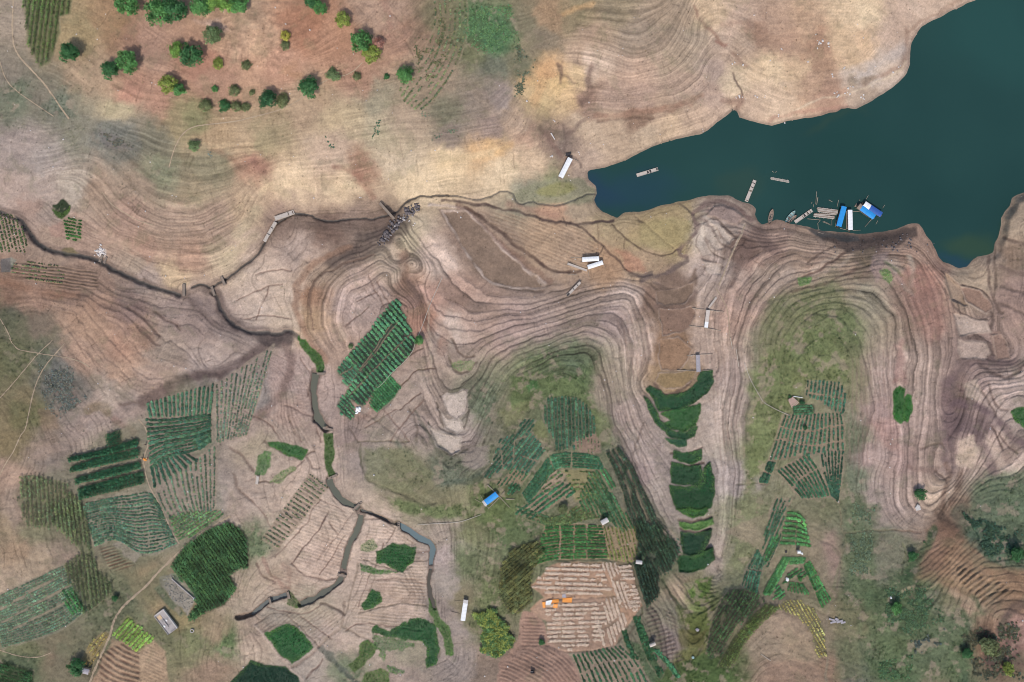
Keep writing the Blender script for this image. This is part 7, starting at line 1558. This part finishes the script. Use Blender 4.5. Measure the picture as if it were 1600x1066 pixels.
# docks
canopy_boat(*zz(zb, (1035, 262), (968, 510)), 8.2, M_BLUE, 'boat under a bright blue canopy moored beside the long white one')
canopy_boat(*zz(zb, (1108, 305), (1115, 555)), 7.2, M_WHITE, 'boat under a long white canopy with its end against the shore')
canopy_boat(*zz(zb, (1215, 252), (1412, 395)), 9.0, M_BLUE, 'bright blue canopied boat moored against the dark blue one', endm=M_WOOD, ends=(0,))
canopy_boat(*zz(zb, (1288, 225), (1500, 365)), 8.6, M_DBLUE, 'dark blue canopied boat with a white end sheet, outermost in the water', endm=M_WHITE, ends=(0, 1))
plank_raft(*zz(zb, (1068, 320), (1070, 540)), 2.6, 'narrow dark plank raft squeezed beside the white canopied boat', level=0.0, m=M_WOOD, rails=False)
for a, b, w, lab in [((690, 285), (955, 318), 3.2, 'upper long plank deck of the floating landing stage'), ((700, 315), (950, 348), 3.4, 'middle weathered plank deck of the floating landing stage'), ((650, 372), (915, 402), 4.6, 'lower broad plank deck of the floating landing stage'), ((660, 355), (935, 362), 2.0, 'thin plank walkway between the decks of the landing stage')]:
    pa, pb = zz(zb, a, b)
    mid, ang, L = frame_of(pa, pb, .4, 0.0); W = w * MPP
    t = link('dock_deck', None, loc=mid, label=lab, cat='dock', group='decks of the floating landing stage'); t.rotation_euler.z = ang
    n = max(3, int(W / .2)); pm = MB().box((0, 0, 0), (L, W / n * .9, .06)).mesh('plank', M_WOOD); pm2 = MB().box((0, 0, 0), (L * .97, W / n * .9, .06)).mesh('plank', M_PALEWOOD)
    for i in range(n):
        o = link('plank', pm if i % 3 else pm2, t, loc=(random.uniform(-.15, .15), -W / 2 + W * (i + .5) / n, .4 + random.uniform(-.015, .015)))
    lm = MB().tube((0, -W / 2 - .2, 0), (0, W / 2 + .2, 0), .14, .13, 7).mesh('float_log', M_BAMBOO)
    for i in range(5):
        link('float_log', lm, t, loc=(-L / 2 + L * (i + .5) / 5, 0, .2))
open_boat(*zz(zb, (137, 295), (95, 480)), 7.2, M_WOOD, 'grey open boat with cargo, westernmost at the docks')
open_boat(*zz(zb, (420, 315), (295, 462)), 6.4, M_TEAL, 'open boat with a pale teal foredeck', deckm=M_TEAL, half=False)
open_boat(*zz(zb, (440, 370), (322, 470)), 5.2, M_WOOD, 'brownish open boat lying against the teal one')
plank_raft(*zz(zb, (632, 308), (418, 458)), 5.0, 'long white narrow raft slanting from the landing stage to the shore', level=0.0, dark=((.22, .30), (.40, .46), (.52, .55)))
plank_raft(*zz(zw, (92, 272), (297, 210)), 5.0, 'long pale raft drifting alone in the middle of the inlet', level=0.0, dark=((.5, .56), (.62, .66)), box=True)
plank_raft(*zz(zw, (1228, 318), (1145, 522)), 5.0, 'pale raft with one end aground on the muddy point', level=0.0, dark=((.1, .14), (.3, .33)), m=M_PALEWOOD)
mid, ang, L = frame_of(*zz(zw, (1382, 298), (1560, 332)), .3, 0.0)
t = link('raft', None, loc=mid, label='ragged bundle of bamboo poles floating in open water', cat='raft'); t.rotation_euler.z = ang
poles_deck(t, L, 1.0, .1, M_PALEWOOD, .09, 4)
for i, (a, b) in enumerate([((1395, 230), (1408, 242)), ((1422, 242), (1440, 234))]):
    pole(*zz(zw, a, b), ('left one of two short sticks floating above the bamboo bundle', 'right one of two short sticks floating above the bamboo bundle')[i], .10, water=True)
for a, b, lab, r in [((690, 75), (678, 235), 'long pole standing out of the top of the landing stage', .09), ((705, 148), (690, 240), 'second upright pole close to the long one at the landing stage', .14), ((632, 205), (626, 225), 'short stick in the water west of the landing stage poles', .1), ((652, 235), (650, 270), 'short upright stick touching the landing stage corner', .08), ((842, 178), (888, 204), 'loose pole floating north of the landing stage', .09), ((965, 180), (944, 270), 'pole slanting up from the eastern end of the landing stage', .1),
                     ((575, 415), (740, 430), 'long pale pole along the shore side of the landing stage', .11), ((765, 452), (870, 495), 'lower of two crossed poles between stage and shore', .08), ((775, 445), (850, 478), 'upper of two crossed poles between stage and shore', .07), ((880, 425), (880, 498), 'upright pole joining the stage to the mud', .07), ((735, 430), (700, 480), 'short leaning pole under the landing stage', .08), ((705, 480), (712, 550), 'pole pointing from the stage to the muddy shore', .08), ((690, 555), (735, 552), 'pale pole lying on the dark mud', .07), ((700, 580), (780, 605), 'longer pole lying lower on the dark mud', .07), ((985, 535), (1080, 558), 'pole between the blue and the white canopied boats at the shore', .09), ((1140, 562), (1245, 556), 'pole in the water east of the white canopied boat', .07),
                     ((1335, 125), (1308, 170), 'pole sticking out beyond the dark blue boat', .1), ((1540, 245), (1515, 282), 'pole east of the dark blue boat', .09), ((1375, 425), (1290, 520), 'long pole floating below the bright blue boat', .09), ((1452, 440), (1430, 485), 'short pole south of the blue pair', .09), ((1145, 322), (1228, 324), 'pole tying the white boat to the blue pair', .09), ((1170, 262), (1192, 228), 'thick short log at the stern of the bright blue boat', .3), ((1232, 178), (1220, 186), 'tiny stick north of the blue pair', .1), ((935, 430), (920, 520), 'pole along the side of the western blue boat', .1)]:
    pole(*zz(zb, a, b), lab, r, .35, water=True, group='poles around the docks')

# stranded things on the drained ground
zs = lambda p: Z(860, 390, 13.32, p)


def shelter(a, b, wpx, m, lab, h=2.0, n=6, ends=None, endm=None, floor=True, cat='shelter', arch=.22, m_floor=M_BAMBOO, name='raft_shelter'):
    mid, ang, L = frame_of(a, b, h); W = wpx * MPP
    t = link(name, None, loc=mid, label=lab, cat=cat, group='roofed rafts stranded on the dry ground'); t.rotation_euler.z = ang
    if floor:
        poles_deck(t, L * 1.12, W * .95, .25, m_floor, .08, 5)
    roof_on(t, L, W, h - .15, m, arch, n, ends, endm=endm, foot=-.6)
    return t


shelter(*zz(zs, (664, 208), (1010, 188)), 7.2, M_WHITE, 'white roofed stranded raft, upper of the pair on the mud flats')
shelter(*zz(zs, (780, 368), (1090, 268)), 6.8, M_WHITE, 'white roofed stranded raft, lower and more slanted of the pair on the mud flats')
plank_raft(*zz(zs, (355, 295), (760, 440)), 3.0, 'pale gangway leading west from the stranded pair of roofs', m=M_PALEWOOD, cat='gangway', name='gangway')
pole(*zz(zs, (425, 170), (640, 168)), 'pale pole west of the upper stranded white roof', .12, .5); pole(*zz(zs, (785, 450), (812, 600)), 'pole running down from the lower stranded white roof', .10, .5); pole(*zz(zs, (640, 262), (940, 240)), 'pole lying between the two stranded white roofs', .08, .3); pole(*zz(zs, (380, 525), (560, 520)), 'pale pole on the mud below the gangway', .10, .2)
pole(*zz(zs, (1110, 310), (1150, 390)), 'thin pole east of the lower stranded white roof', .07, .3)
plank_raft(*zz(zs, (345, 965), (620, 685)), 3.4, 'white raft stranded on the mud bank below the pair of roofs', dark=((0, .2), (.46, .5), (.75, .82)), h=.5)
zt = lambda p: Z(1050, 450, 7.11, p)
plank_raft(*zz(zt, (495, 105), (408, 222)), 2.6, 'thin pale raft at the head of the stranded raft in the eastern bay', m=M_PALEWOOD, h=.4)
shelter(*zz(zt, (402, 248), (380, 440)), 5.6, M_PALEWOOD, 'grey decked raft with a white end roof stranded in the eastern bay', h=1.2, n=6, ends=(4, 5), endm=M_WHITE, arch=.08)
shelter(*zz(zt, (288, 745), (296, 930)), 6.4, M_GREYSHEET, 'grey roofed raft stranded above the northernmost paddy', h=1.2, n=5, arch=.08)
for a, b, lab in [((225, 222), (370, 245), 'pole out of the western side of the grey decked raft'), ((420, 248), (580, 270), 'pole out of the eastern side of the grey decked raft'), ((190, 420), (360, 440), 'lower pole west of the grey decked raft'), ((395, 450), (550, 478), 'lower pole east of the grey decked raft'), ((170, 755), (460, 735), 'thick pole across the head of the grey roofed raft'), ((60, 915), (280, 925), 'pole west of the grey roofed raft foot'), ((310, 925), (460, 908), 'pole east of the grey roofed raft foot')]:
    pole(*zz(zt, a, b), lab, .13, .6)
zq = lambda p: Z(740, 750, 20, p)
shelter(*zz(zq, (320, 740), (730, 450)), 9.0, M_BLUE, 'bright blue roofed shelter with crossed poles on the green slope', h=1.9, n=7, endm=M_WHITE2, ends=(0,))
for a, b, lab, r in [((440, 165), (650, 370), 'thick grey pole up from the back of the blue shelter', .22), ((770, 490), (1130, 870), 'long pale pole down from the front of the blue shelter', .13), ((970, 370), (840, 510), 'upper part of the pole crossing behind the blue shelter', .1), ((800, 570), (450, 920), 'long curved pole below the blue shelter', .11), ((220, 490), (295, 640), 'short thin pole west of the blue shelter', .08), ((40, 610), (240, 720), 'thin pole at the western end of the blue shelter', .08), ((370, 820), (480, 880), 'short pole at the foot of the blue shelter', .1), ((1005, 605), (1280, 605), 'pale log lying east of the blue shelter', .2)]:
    pole(*zz(zq, a, b), lab, r, .6)
zu = lambda p: Z(700, 920, 8.885, p)
shelter(*zz(zu, (248, 160), (207, 440)), 7.2, M_WHITE, 'white roofed shelter standing beside the yellow green thicket', h=1.9, n=6, endm=M_WHITE2, ends=(0,))
pole(*zz(zu, (90, 172), (215, 178)), 'thin pole west of the top of the white shelter by the thicket', .07, .4); pole(*zz(zu, (38, 318), (170, 355)), 'brown pole west of the middle of the white shelter by the thicket', .1, .4, m=M_WOOD)
shelter((891, 248), (876, 277), 8.0, M_WHITE, 'white roofed raft grounded at the head of the inlet', h=1.8, n=6)
MB().box((0, 0, .3), (1.6, 1.1, .9)).box((.9, .6, .2), (.8, .7, .6), .4).build('dark_crate', M_DARK, loc=spot(887, 242, .3), label='dark piled crates at the top of the white raft by the inlet', cat='crate')
pole((893, 247), (904, 252), 'short pale pole beside the crates at the inlet', .1, .4); pole((884, 240), (880, 247), 'short white pole left of the crates at the inlet', .12, .4)
pole((861, 208), (867, 218), 'short white log on the gully slope above the inlet', .28, .4, m=M_STONE)
zv = lambda p: Z(400, 310, 6.667, p)
plank_raft(*zz(zv, (190, 215), (395, 142)), 6.2, 'broad white plank footbridge across the upper creek bend', h=1.0, cat='footbridge', name='footbridge', m=M_PALEWOOD)
plank_raft(*zz(zv, (210, 250), (85, 450)), 4.6, 'narrower white plank walkway below the broad footbridge', h=1.0, cat='footbridge', name='footbridge', m=M_PALEWOOD, dark=((.3, .33), (.6, .63)))
plank_raft(*zz(zv, (1288, 48), (1438, 215)), 3.6, 'single plank footbridge above the dark rock heap', h=1.6, cat='footbridge', name='footbridge', m=M_WOOD)
plank_raft((403, 743), (401, 757), 4, 'little white plank gate beside the seedling patch', h=.5, cat='gate', name='plank_gate')
for a, b, w, lab in [((287, 444), (287, 463), 4, 'small plank weir across the dark creek, westernmost'), ((345, 432), (352, 446), 3.6, 'slanted plank across the thin creek'), ((331, 448), (336, 462), 3.4, 'short plank weir at the creek fork'), ((496, 584), (508, 584), 3.2, 'weir at the head of the long grey pool'), ((506, 668), (520, 672), 3, 'weir at the foot of the long grey pool'), ((513, 748), (527, 742), 3.4, 'weir above the bent grey pool'), ((552, 797), (565, 785), 3.2, 'weir at the bend of the creek'), ((623, 815), (623, 829), 3.0, 'plank weir at the head of the blue grey ditch'), ((527, 898), (541, 901), 4, 'pale concrete-like weir between two lower pools'), ((449, 925), (452, 936), 3.4, 'small weir between the lowest pools'), ((420, 934), (423, 944), 3, 'last small weir before the creek bends away'), ((160, 398), (157, 410), 3, 'short plank bridge beside the white broken stones'), ((166, 402), (164, 412), 2.4, 'second shorter plank bridge beside the white broken stones')]:
    plank_raft(a, b, w, lab, h=.6, cat='weir', name='plank_weir', m=M_WOOD, group='small weirs across the creek')
pole((12, 392), (20, 388), 'short pale pole on the dotted field', .1, .2); pole((11, 355), (21, 352), 'white pipe piece on the dotted field at the left edge', .12, .2)


def pipe(pts, lab, r=.11, m=M_ROPE):
    ln = dense(smooth_line(pts, 2), 4); g = P(ln[:, 0], ln[:, 1], .25); g[:, 2] = np.convolve(np.pad(g[:, 2], 2, 'edge'), np.ones(5) / 5, 'valid') + .1
    mb = MB(); c = g.mean(0)
    for a, b in zip(g[:-1], g[1:]): mb.tube(a - c, b - c, r, r, 6)
    return mb.build('irrigation_pipe', m, loc=c, label=lab, cat='pipe', group='irrigation pipes over the slopes')


pipe([(1141, 528), (1144, 545)], 'short end of pale pipe above the eastern bay'); pipe([(1150, 546), (1152, 560), (1154, 573)], 'short straight pale pipe on the eastern slope')
pipe([(1163, 568), (1167, 580), (1172, 593), (1179, 606), (1185, 616), (1192, 628)], 'bent pale pipe running down the ridge towards the pipe joint'); pipe([(1193, 629), (1212, 640), (1233, 649)], 'pale pipe reaching the corner of the eastern vegetable grid')
pipe([(691, 434), (680, 458), (670, 481), (660, 510), (649, 534)], 'long thin pale pipe ending at the ladder-striped field'); pipe([(649, 535), (646, 548), (632, 566), (612, 582), (598, 600), (590, 606)], 'pale pipe curving along the ladder-striped field', .08)
pipe([(652, 820), (680, 818), (705, 817), (722, 815), (738, 809), (752, 804)], 'thin pale pipe crossing the grassy slope below the blue shelter', .09)
pipe([(1188, 1021), (1196, 1027), (1204, 1032)], 'short pale pole-like pipe on the rounded hill top', .09)

# huts and ruins -----------------------------------------------------------------------------------


def hut(px, py, L, W, rz, m, lab, h=2.2, n=4, arch=.3):
    t = link('field_hut', None, loc=spot(px, py, h), label=lab, cat='hut', group='small field huts'); t.rotation_euler.z = rz
    MB().box((0, 0, .55), (L * .92, W * .92, .1)).build('platform', M_WOOD, t)
    wl = MB()
    wl.box((0, W * .42, 1.1), (L * .86, .06, 1.3)).build('back_wall', M_BAMBOO, t)
    roof_on(t, L, W, h - .2, m, arch, n, None, posts=3, foot=-.5)


hut(945, 815, 2.8, 1.8, .5, M_WHITE2, 'pale roofed field hut with a dark shadow among the ridge crops'); hut(998.5, 879, 2.4, 1.4, -.1, M_WHITE2, 'small pale hut at the corner of the straw field')
hut(1020, 1008, 2.3, 1.2, .4, M_PALEWOOD, 'tiny pinkish hut at the foot of the grey terraces'); hut(1249, 863, 1.3, 1.1, 0, M_WHITE, 'tiny white roofed hut between the two green bed groups'); hut(131, 1049, 3.6, 2.0, -.25, M_GREYSHEET, 'grey sheet roofed hut in the lower left corner')
t = link('thatched_hut', None, loc=spot(1239, 628, 1.4), label='fan shaped thatched lean-to on the eastern ridge', cat='hut'); t.rotation_euler.z = math.radians(-58)
tb = MB().tube((-1.5, 0, -.35), (1.5, 0, .55), .26, .16, 7).mesh('thatch_bundle', M_THATCH)
for i in range(7):
    o = link('thatch_bundle', tb, t, loc=(random.uniform(-.15, .15), -1.2 + i * .4, 1.2 + random.uniform(-.05, .05))); o.rotation_euler.z = (i - 3) * .07
pm = MB().tube((0, 0, -.3), (0, 0, 1.5), .06).mesh('post', M_BAMBOO)
for x_, y_ in ((-1.2, -1.1), (-1.2, 1.1), (1.2, -1.1), (1.2, 1.1)): link('post', pm, t, loc=(x_, y_, 0))
MB().tube((1.1, -1.5, 1.62), (1.1, 1.5, 1.62), .06).build('ridge_pole', M_BAMBOO, t)
pole((1240, 619.5), (1254.5, 621.5), 'thick white pole lying beside the thatched lean-to', .17, .5, m=M_WHITE, name='white_pole')
# foundation ruin
zr = lambda p: Z(230, 890, 9.69, p)
A, B_, Cc, D = [spot(*q, .6) for q in zr([(245, 610), (465, 895), (305, 935), (110, 735)])]
ctr = (A + B_ + Cc + D) / 4; ax_ = B_ - A; ang = math.atan2(ax_.y, ax_.x); L = math.hypot(ax_.x, ax_.y); W = math.hypot((D - A).x, (D - A).y)
t = link('ruined_foundation', None, loc=ctr, label='roofless concrete foundation with white walls and a littered floor', cat='ruin'); t.rotation_euler.z = ang
sg = -1
MB().box((0, 0, .0), (L, W, .5)).build('floor_slab', M_CONC, t)
for c, d, m in [((0, W / 2, .65), (L, .28, .85), M_WHITE2), ((-L / 2 + .14, 0, .65), (.28, W - .6, .85), M_WHITE2), ((L / 2 - .14, .5, .5), (.28, W - 1.6, .5), M_CONC), ((0, -W / 2, .42), (L, .22, .35), M_CONC)]:
    MB().box(c, d).build('wall', m, t)
for c, d in [((-.6, .4, .5), (.2, W * .75, .5)), ((.4, -.3, .45), (L * .4, .16, .4)), ((1.8, .6, .45), (.16, W * .5, .4))]:
    MB().box(c, d).build('partition', M_CONC, t)
for c, r in [((-.4, .55, .6), .55), ((1.0, -1.6, .6), .5)]:
    m = MB()
    for q in range(4): m.box((c[0] + random.uniform(-.3, .3), c[1] + random.uniform(-.3, .3), .4 + q * .08), (r, r * .8, .16), q * .7)
    m.build('white_sheet_pile', M_WHITE, t)
MB().box((-L * .3, -W * .22, .31), (1.6, 1.5, .1)).build('floor_patch', M_STRAW, t)
# retaining wall of the rubble plot
g = P(np.linspace(269, 303, 14), np.linspace(904, 934, 14), .2); c = g.mean(0); m = MB()
for a, b in zip(g[:-1], g[1:]):
    dd = b - a; m.box(((a + b) / 2 - c), (math.hypot(dd[0], dd[1]) * .96, .35, .7), math.atan2(dd[1], dd[0]))
m.build('stone_wall', M_CONC, loc=c, label='low stone wall along the upper side of the rubble plot', cat='wall')
m = MB(); N = 20
for i in range(N):
    a = 2 * math.pi * i / N; m.box((math.cos(a) * .62, math.sin(a) * .62, .2), (.18, .22, .6), a)
m.build('well_ring', M_STONE, loc=spot(300, 986, .4), label='round white well ring east of the foundation ruin', cat='well')
for (px, py, w, d, rz, m_, lab) in [(304, 935.5, .9, 1.1, .3, M_WHITE, 'white bag on the eastern corner of the rubble plot'), (1253, 865, .9, .8, 0, M_WHITE, 'white tank beside the tiny white roofed hut'), (1230, 905, 1.2, 1.9, .6, M_WHITE, 'white plastic sheet in the middle of the horseshoe beds'), (1433, 794, 2.4, 2.0, .5, M_WHITE2, 'pinkish white wreck of boards under the dark bush'), (1228, 862, 1.0, 1.0, .2, M_DARK, 'dark brown stump pile between the green bed groups'), (1392, 934, .8, .8, 0, M_WHITE, 'small white sack in the grassy hollow'), (1090, 984, 1.4, 1.2, .3, M_GREYSHEET, 'grey round bale on the green valley floor'), (1083, 1027, 1.1, 1.1, .3, M_TEAL, 'pale teal drum on the valley floor below the bale'), (1106, 882, .5, .5, 0, M_WHITE, 'tiny white marker on the last paddy bund')]:
    m = MB()
    for q in range(5): m.box((random.uniform(-.2, .2) * w, random.uniform(-.2, .2) * d, .1 + q * .1), (w * random.uniform(.4, .8), d * random.uniform(.4, .8), .22), random.uniform(0, 1.5))
    m.build('pile' if 'sheet' not in lab else 'plastic_sheet', m_, loc=spot(px, py, .3), label=lab, cat='pile').rotation_euler.z = rz
t = link('plastic_sheet', None, loc=spot(1309, 970, .2), label='grey blue torn sheeting lying on the brown slope', cat='sheet')
for i in range(6):
    o = MB().box((0, 0, 0), (random.uniform(1.2, 2.4), random.uniform(.5, 1.0), .05)).build('torn_strip', M_GREYSHEET, t, loc=(random.uniform(-2.4, 2.4), random.uniform(-.8, .8), .3 + .04 * i)); o.rotation_euler.z = random.uniform(-.5, .5)
# orange tarps on the straw field
zo = lambda p: Z(820, 900, 16, p)


def tarp(quad, m, lab, seed=0):
    q = [P(*p, .18)[0] for p in quad]; c = sum(q) / 4; n = 7; V = []
    for i in range(n):
        for j in range(n):
            u, v = i / (n - 1), j / (n - 1)
            p = q[0] * (1 - u) * (1 - v) + q[1] * u * (1 - v) + q[2] * u * v + q[3] * (1 - u) * v
            V.append(p - c + (0, 0, .10 * vnoise(np.array([u * 4 + seed]), np.array([v * 4.]), 140)[0] + .12))
    Fq = [(i * n + j, (i + 1) * n + j, (i + 1) * n + j + 1, i * n + j + 1) for i in range(n - 1) for j in range(n - 1)]
    me = bpy.data.meshes.new('tarp'); me.from_pydata([tuple(v) for v in V], [], Fq); me.materials.append(m); me.update()
    o = link('tarp', me, loc=c, label=lab, cat='tarp', group='sheets spread on the straw field'); sm = o.modifiers.new('thick', 'SOLIDIFY'); sm.thickness = .04
    return o


tarp(zo([(640, 590), (850, 575), (850, 660), (600, 690)]), M_ORANGE, 'long orange tarp in the western group on the straw field', 1); tarp(zo([(720, 695), (830, 685), (815, 795), (700, 790)]), M_ORANGE, 'square orange tarp below the long one', 2); tarp(zo([(435, 645), (515, 640), (515, 790), (450, 790)]), M_ORANGE, 'narrow upright orange tarp at the western end', 3); tarp(zo([(945, 545), (1185, 535), (1170, 660), (935, 655)]), M_ORANGE, 'bright orange tarp standing apart to the east', 4)
tarp(zo([(525, 620), (690, 595), (640, 715), (520, 720)]), M_WHITE, 'white sheet between the orange tarps', 5); tarp(zo([(930, 460), (1020, 445), (1040, 540), (935, 540)]), M_GREYSHEET, 'grey white sheet above the eastern orange tarp', 6)


# ------------------------------------------------------------------ people (a few pixels tall, seen from above)
def person_parts():
    def skin(name, verts, edges, radii, m):
        me = bpy.data.meshes.new(name); me.from_pydata(verts, edges, []); o = bpy.data.objects.new(name, me); COL.objects.link(o)
        o.modifiers.new('skin', 'SKIN'); sv = me.skin_vertices[0].data
        for i, r in enumerate(radii): sv[i].radius = (r, r)
        sv[0].use_root = True
        o.modifiers.new('sub', 'SUBSURF').levels = 1
        dg = bpy.context.evaluated_depsgraph_get(); ev = bpy.data.meshes.new_from_object(o.evaluated_get(dg)); ev.name = name
        bpy.data.objects.remove(o); ev.materials.clear(); ev.materials.append(m)
        for p in ev.polygons: p.use_smooth = True
        return ev
    V = [(0, 0, .92), (0, .02, 1.18), (0, .04, 1.4), (0, .06, 1.5), (0, .09, 1.64), (.19, .03, 1.39), (.26, .06, 1.12), (.25, .22, .92), (-.19, .03, 1.39), (-.26, .06, 1.12), (-.25, .22, .92), (.10, 0, .86), (.12, .05, .48), (.12, 0, .05), (.12, .14, .03), (-.10, 0, .86), (-.12, -.05, .48), (-.12, -.12, .05), (-.12, .02, .03), (0, .10, 1.72), (.24, .30, .86), (-.24, .30, .86)]
    Ee = [(0, 1), (1, 2), (2, 3), (3, 4), (4, 19), (2, 5), (5, 6), (6, 7), (7, 20), (2, 8), (8, 9), (9, 10), (10, 21), (0, 11), (11, 12), (12, 13), (13, 14), (0, 15), (15, 16), (16, 17), (17, 18)]
    R = [.14, .14, .15, .06, .10, .065, .048, .036, .065, .048, .036, .09, .065, .045, .04, .09, .065, .045, .04, .085, .035, .035]
    body = skin('body', V, Ee, R, M_SKIN)
    sv = [(0, 0, .88), (0, .02, 1.18), (0, .04, 1.38), (.19, .03, 1.38), (.26, .06, 1.14), (-.19, .03, 1.38), (-.26, .06, 1.14)]
    se = [(0, 1), (1, 2), (2, 3), (3, 4), (2, 5), (5, 6)]; sr = [.175, .17, .175, .09, .075, .09, .075]
    tv = [(0, 0, .92), (.10, 0, .84), (.12, .05, .48), (.12, 0, .14), (-.10, 0, .84), (-.12, -.05, .48), (-.12, -.12, .14)]
    te = [(0, 1), (1, 2), (2, 3), (0, 4), (4, 5), (5, 6)]; tr = [.16, .115, .085, .07, .115, .085, .07]
    shirts = [skin('shirt', sv, se, sr, m) for m in (M_CLOTH_D, M_CLOTH_W, M_CLOTH_R)]
    tro = skin('trousers', tv, te, tr, M_CLOTH_D)
    hat = MB(); N = 14
    hat.add([(0, .10, 1.98)] + [(math.cos(2 * math.pi * i / N) * .26, .10 + math.sin(2 * math.pi * i / N) * .26, 1.78) for i in range(N)], [(0, i + 1, (i + 1) % N + 1) for i in range(N)] + [tuple(range(N, 0, -1))])
    return body, shirts, tro, hat.mesh('hat', M_STRAW)


body, shirts, tro, hatm = person_parts()
for px, py, sh, hat_, rz, lab in [(227, 695, 0, False, .3, 'person in dark clothes walking down the footpath by the leafy field'), (222, 716, 0, True, 2.0, 'person in dark clothes and straw hat standing beside a heap on the footpath'), (230, 716, 2, True, -1, 'person in red bending towards the heap on the footpath'), (864, 934, 0, False, 1, 'person in dark blue beside the western orange tarps'), (898, 934, 1, False, -1, 'person in white standing east of the orange tarps'), (886, 926, 1, True, .4, 'person in white and straw hat above the eastern orange tarp'), (834, 1052, 0, False, 0, 'person in dark clothes on the bare striped field')]:
    t = link('person', None, loc=spot(px, py, 1.0), label=lab, cat='person'); t.rotation_euler.z = rz; t.scale = (.97,) * 3
    link('body', body, t); link('shirt', shirts[sh], t); link('trousers', tro, t)
    if hat_: link('hat', hatm, t)
m = MB()
for q in range(9): m.box((random.uniform(-.8, .8), random.uniform(-.5, .5), .1 + random.uniform(0, .25)), (.5, .35, .3), random.uniform(0, 3))
m.build('crop_heap', M_ORANGE, loc=spot(226, 718, .3), label='orange heap of harvested produce on the footpath', cat='heap')
# cart on the bare striped field
t = link('handcart', None, loc=spot(832, 1050, .6), label='dark handcart on the bare striped field near the bottom edge', cat='cart')
MB().box((0, 0, .55), (1.5, .9, .12)).box((0, .42, .75), (1.5, .06, .35)).box((0, -.42, .75), (1.5, .06, .35)).build('cart_bed', M_METAL, t)
wm = MB()
for i in range(16):
    a = 2 * math.pi * i / 16; wm.box((math.cos(a) * .33, 0, math.sin(a) * .33), (.07, .06, .15), 0)
wm.box((0, 0, 0), (.6, .04, .05)).box((0, 0, 0), (.05, .04, .6))
wme = wm.mesh('wheel', M_METAL)
for y in (-.52, .52): link('wheel', wme, t, loc=(-.1, y, .36))
hm = MB().tube((.7, .35, .6), (1.5, .3, .8), .03).mesh('handle', M_METAL)
for y in (0, -.65): link('handle', hm, t, loc=(0, y, 0))
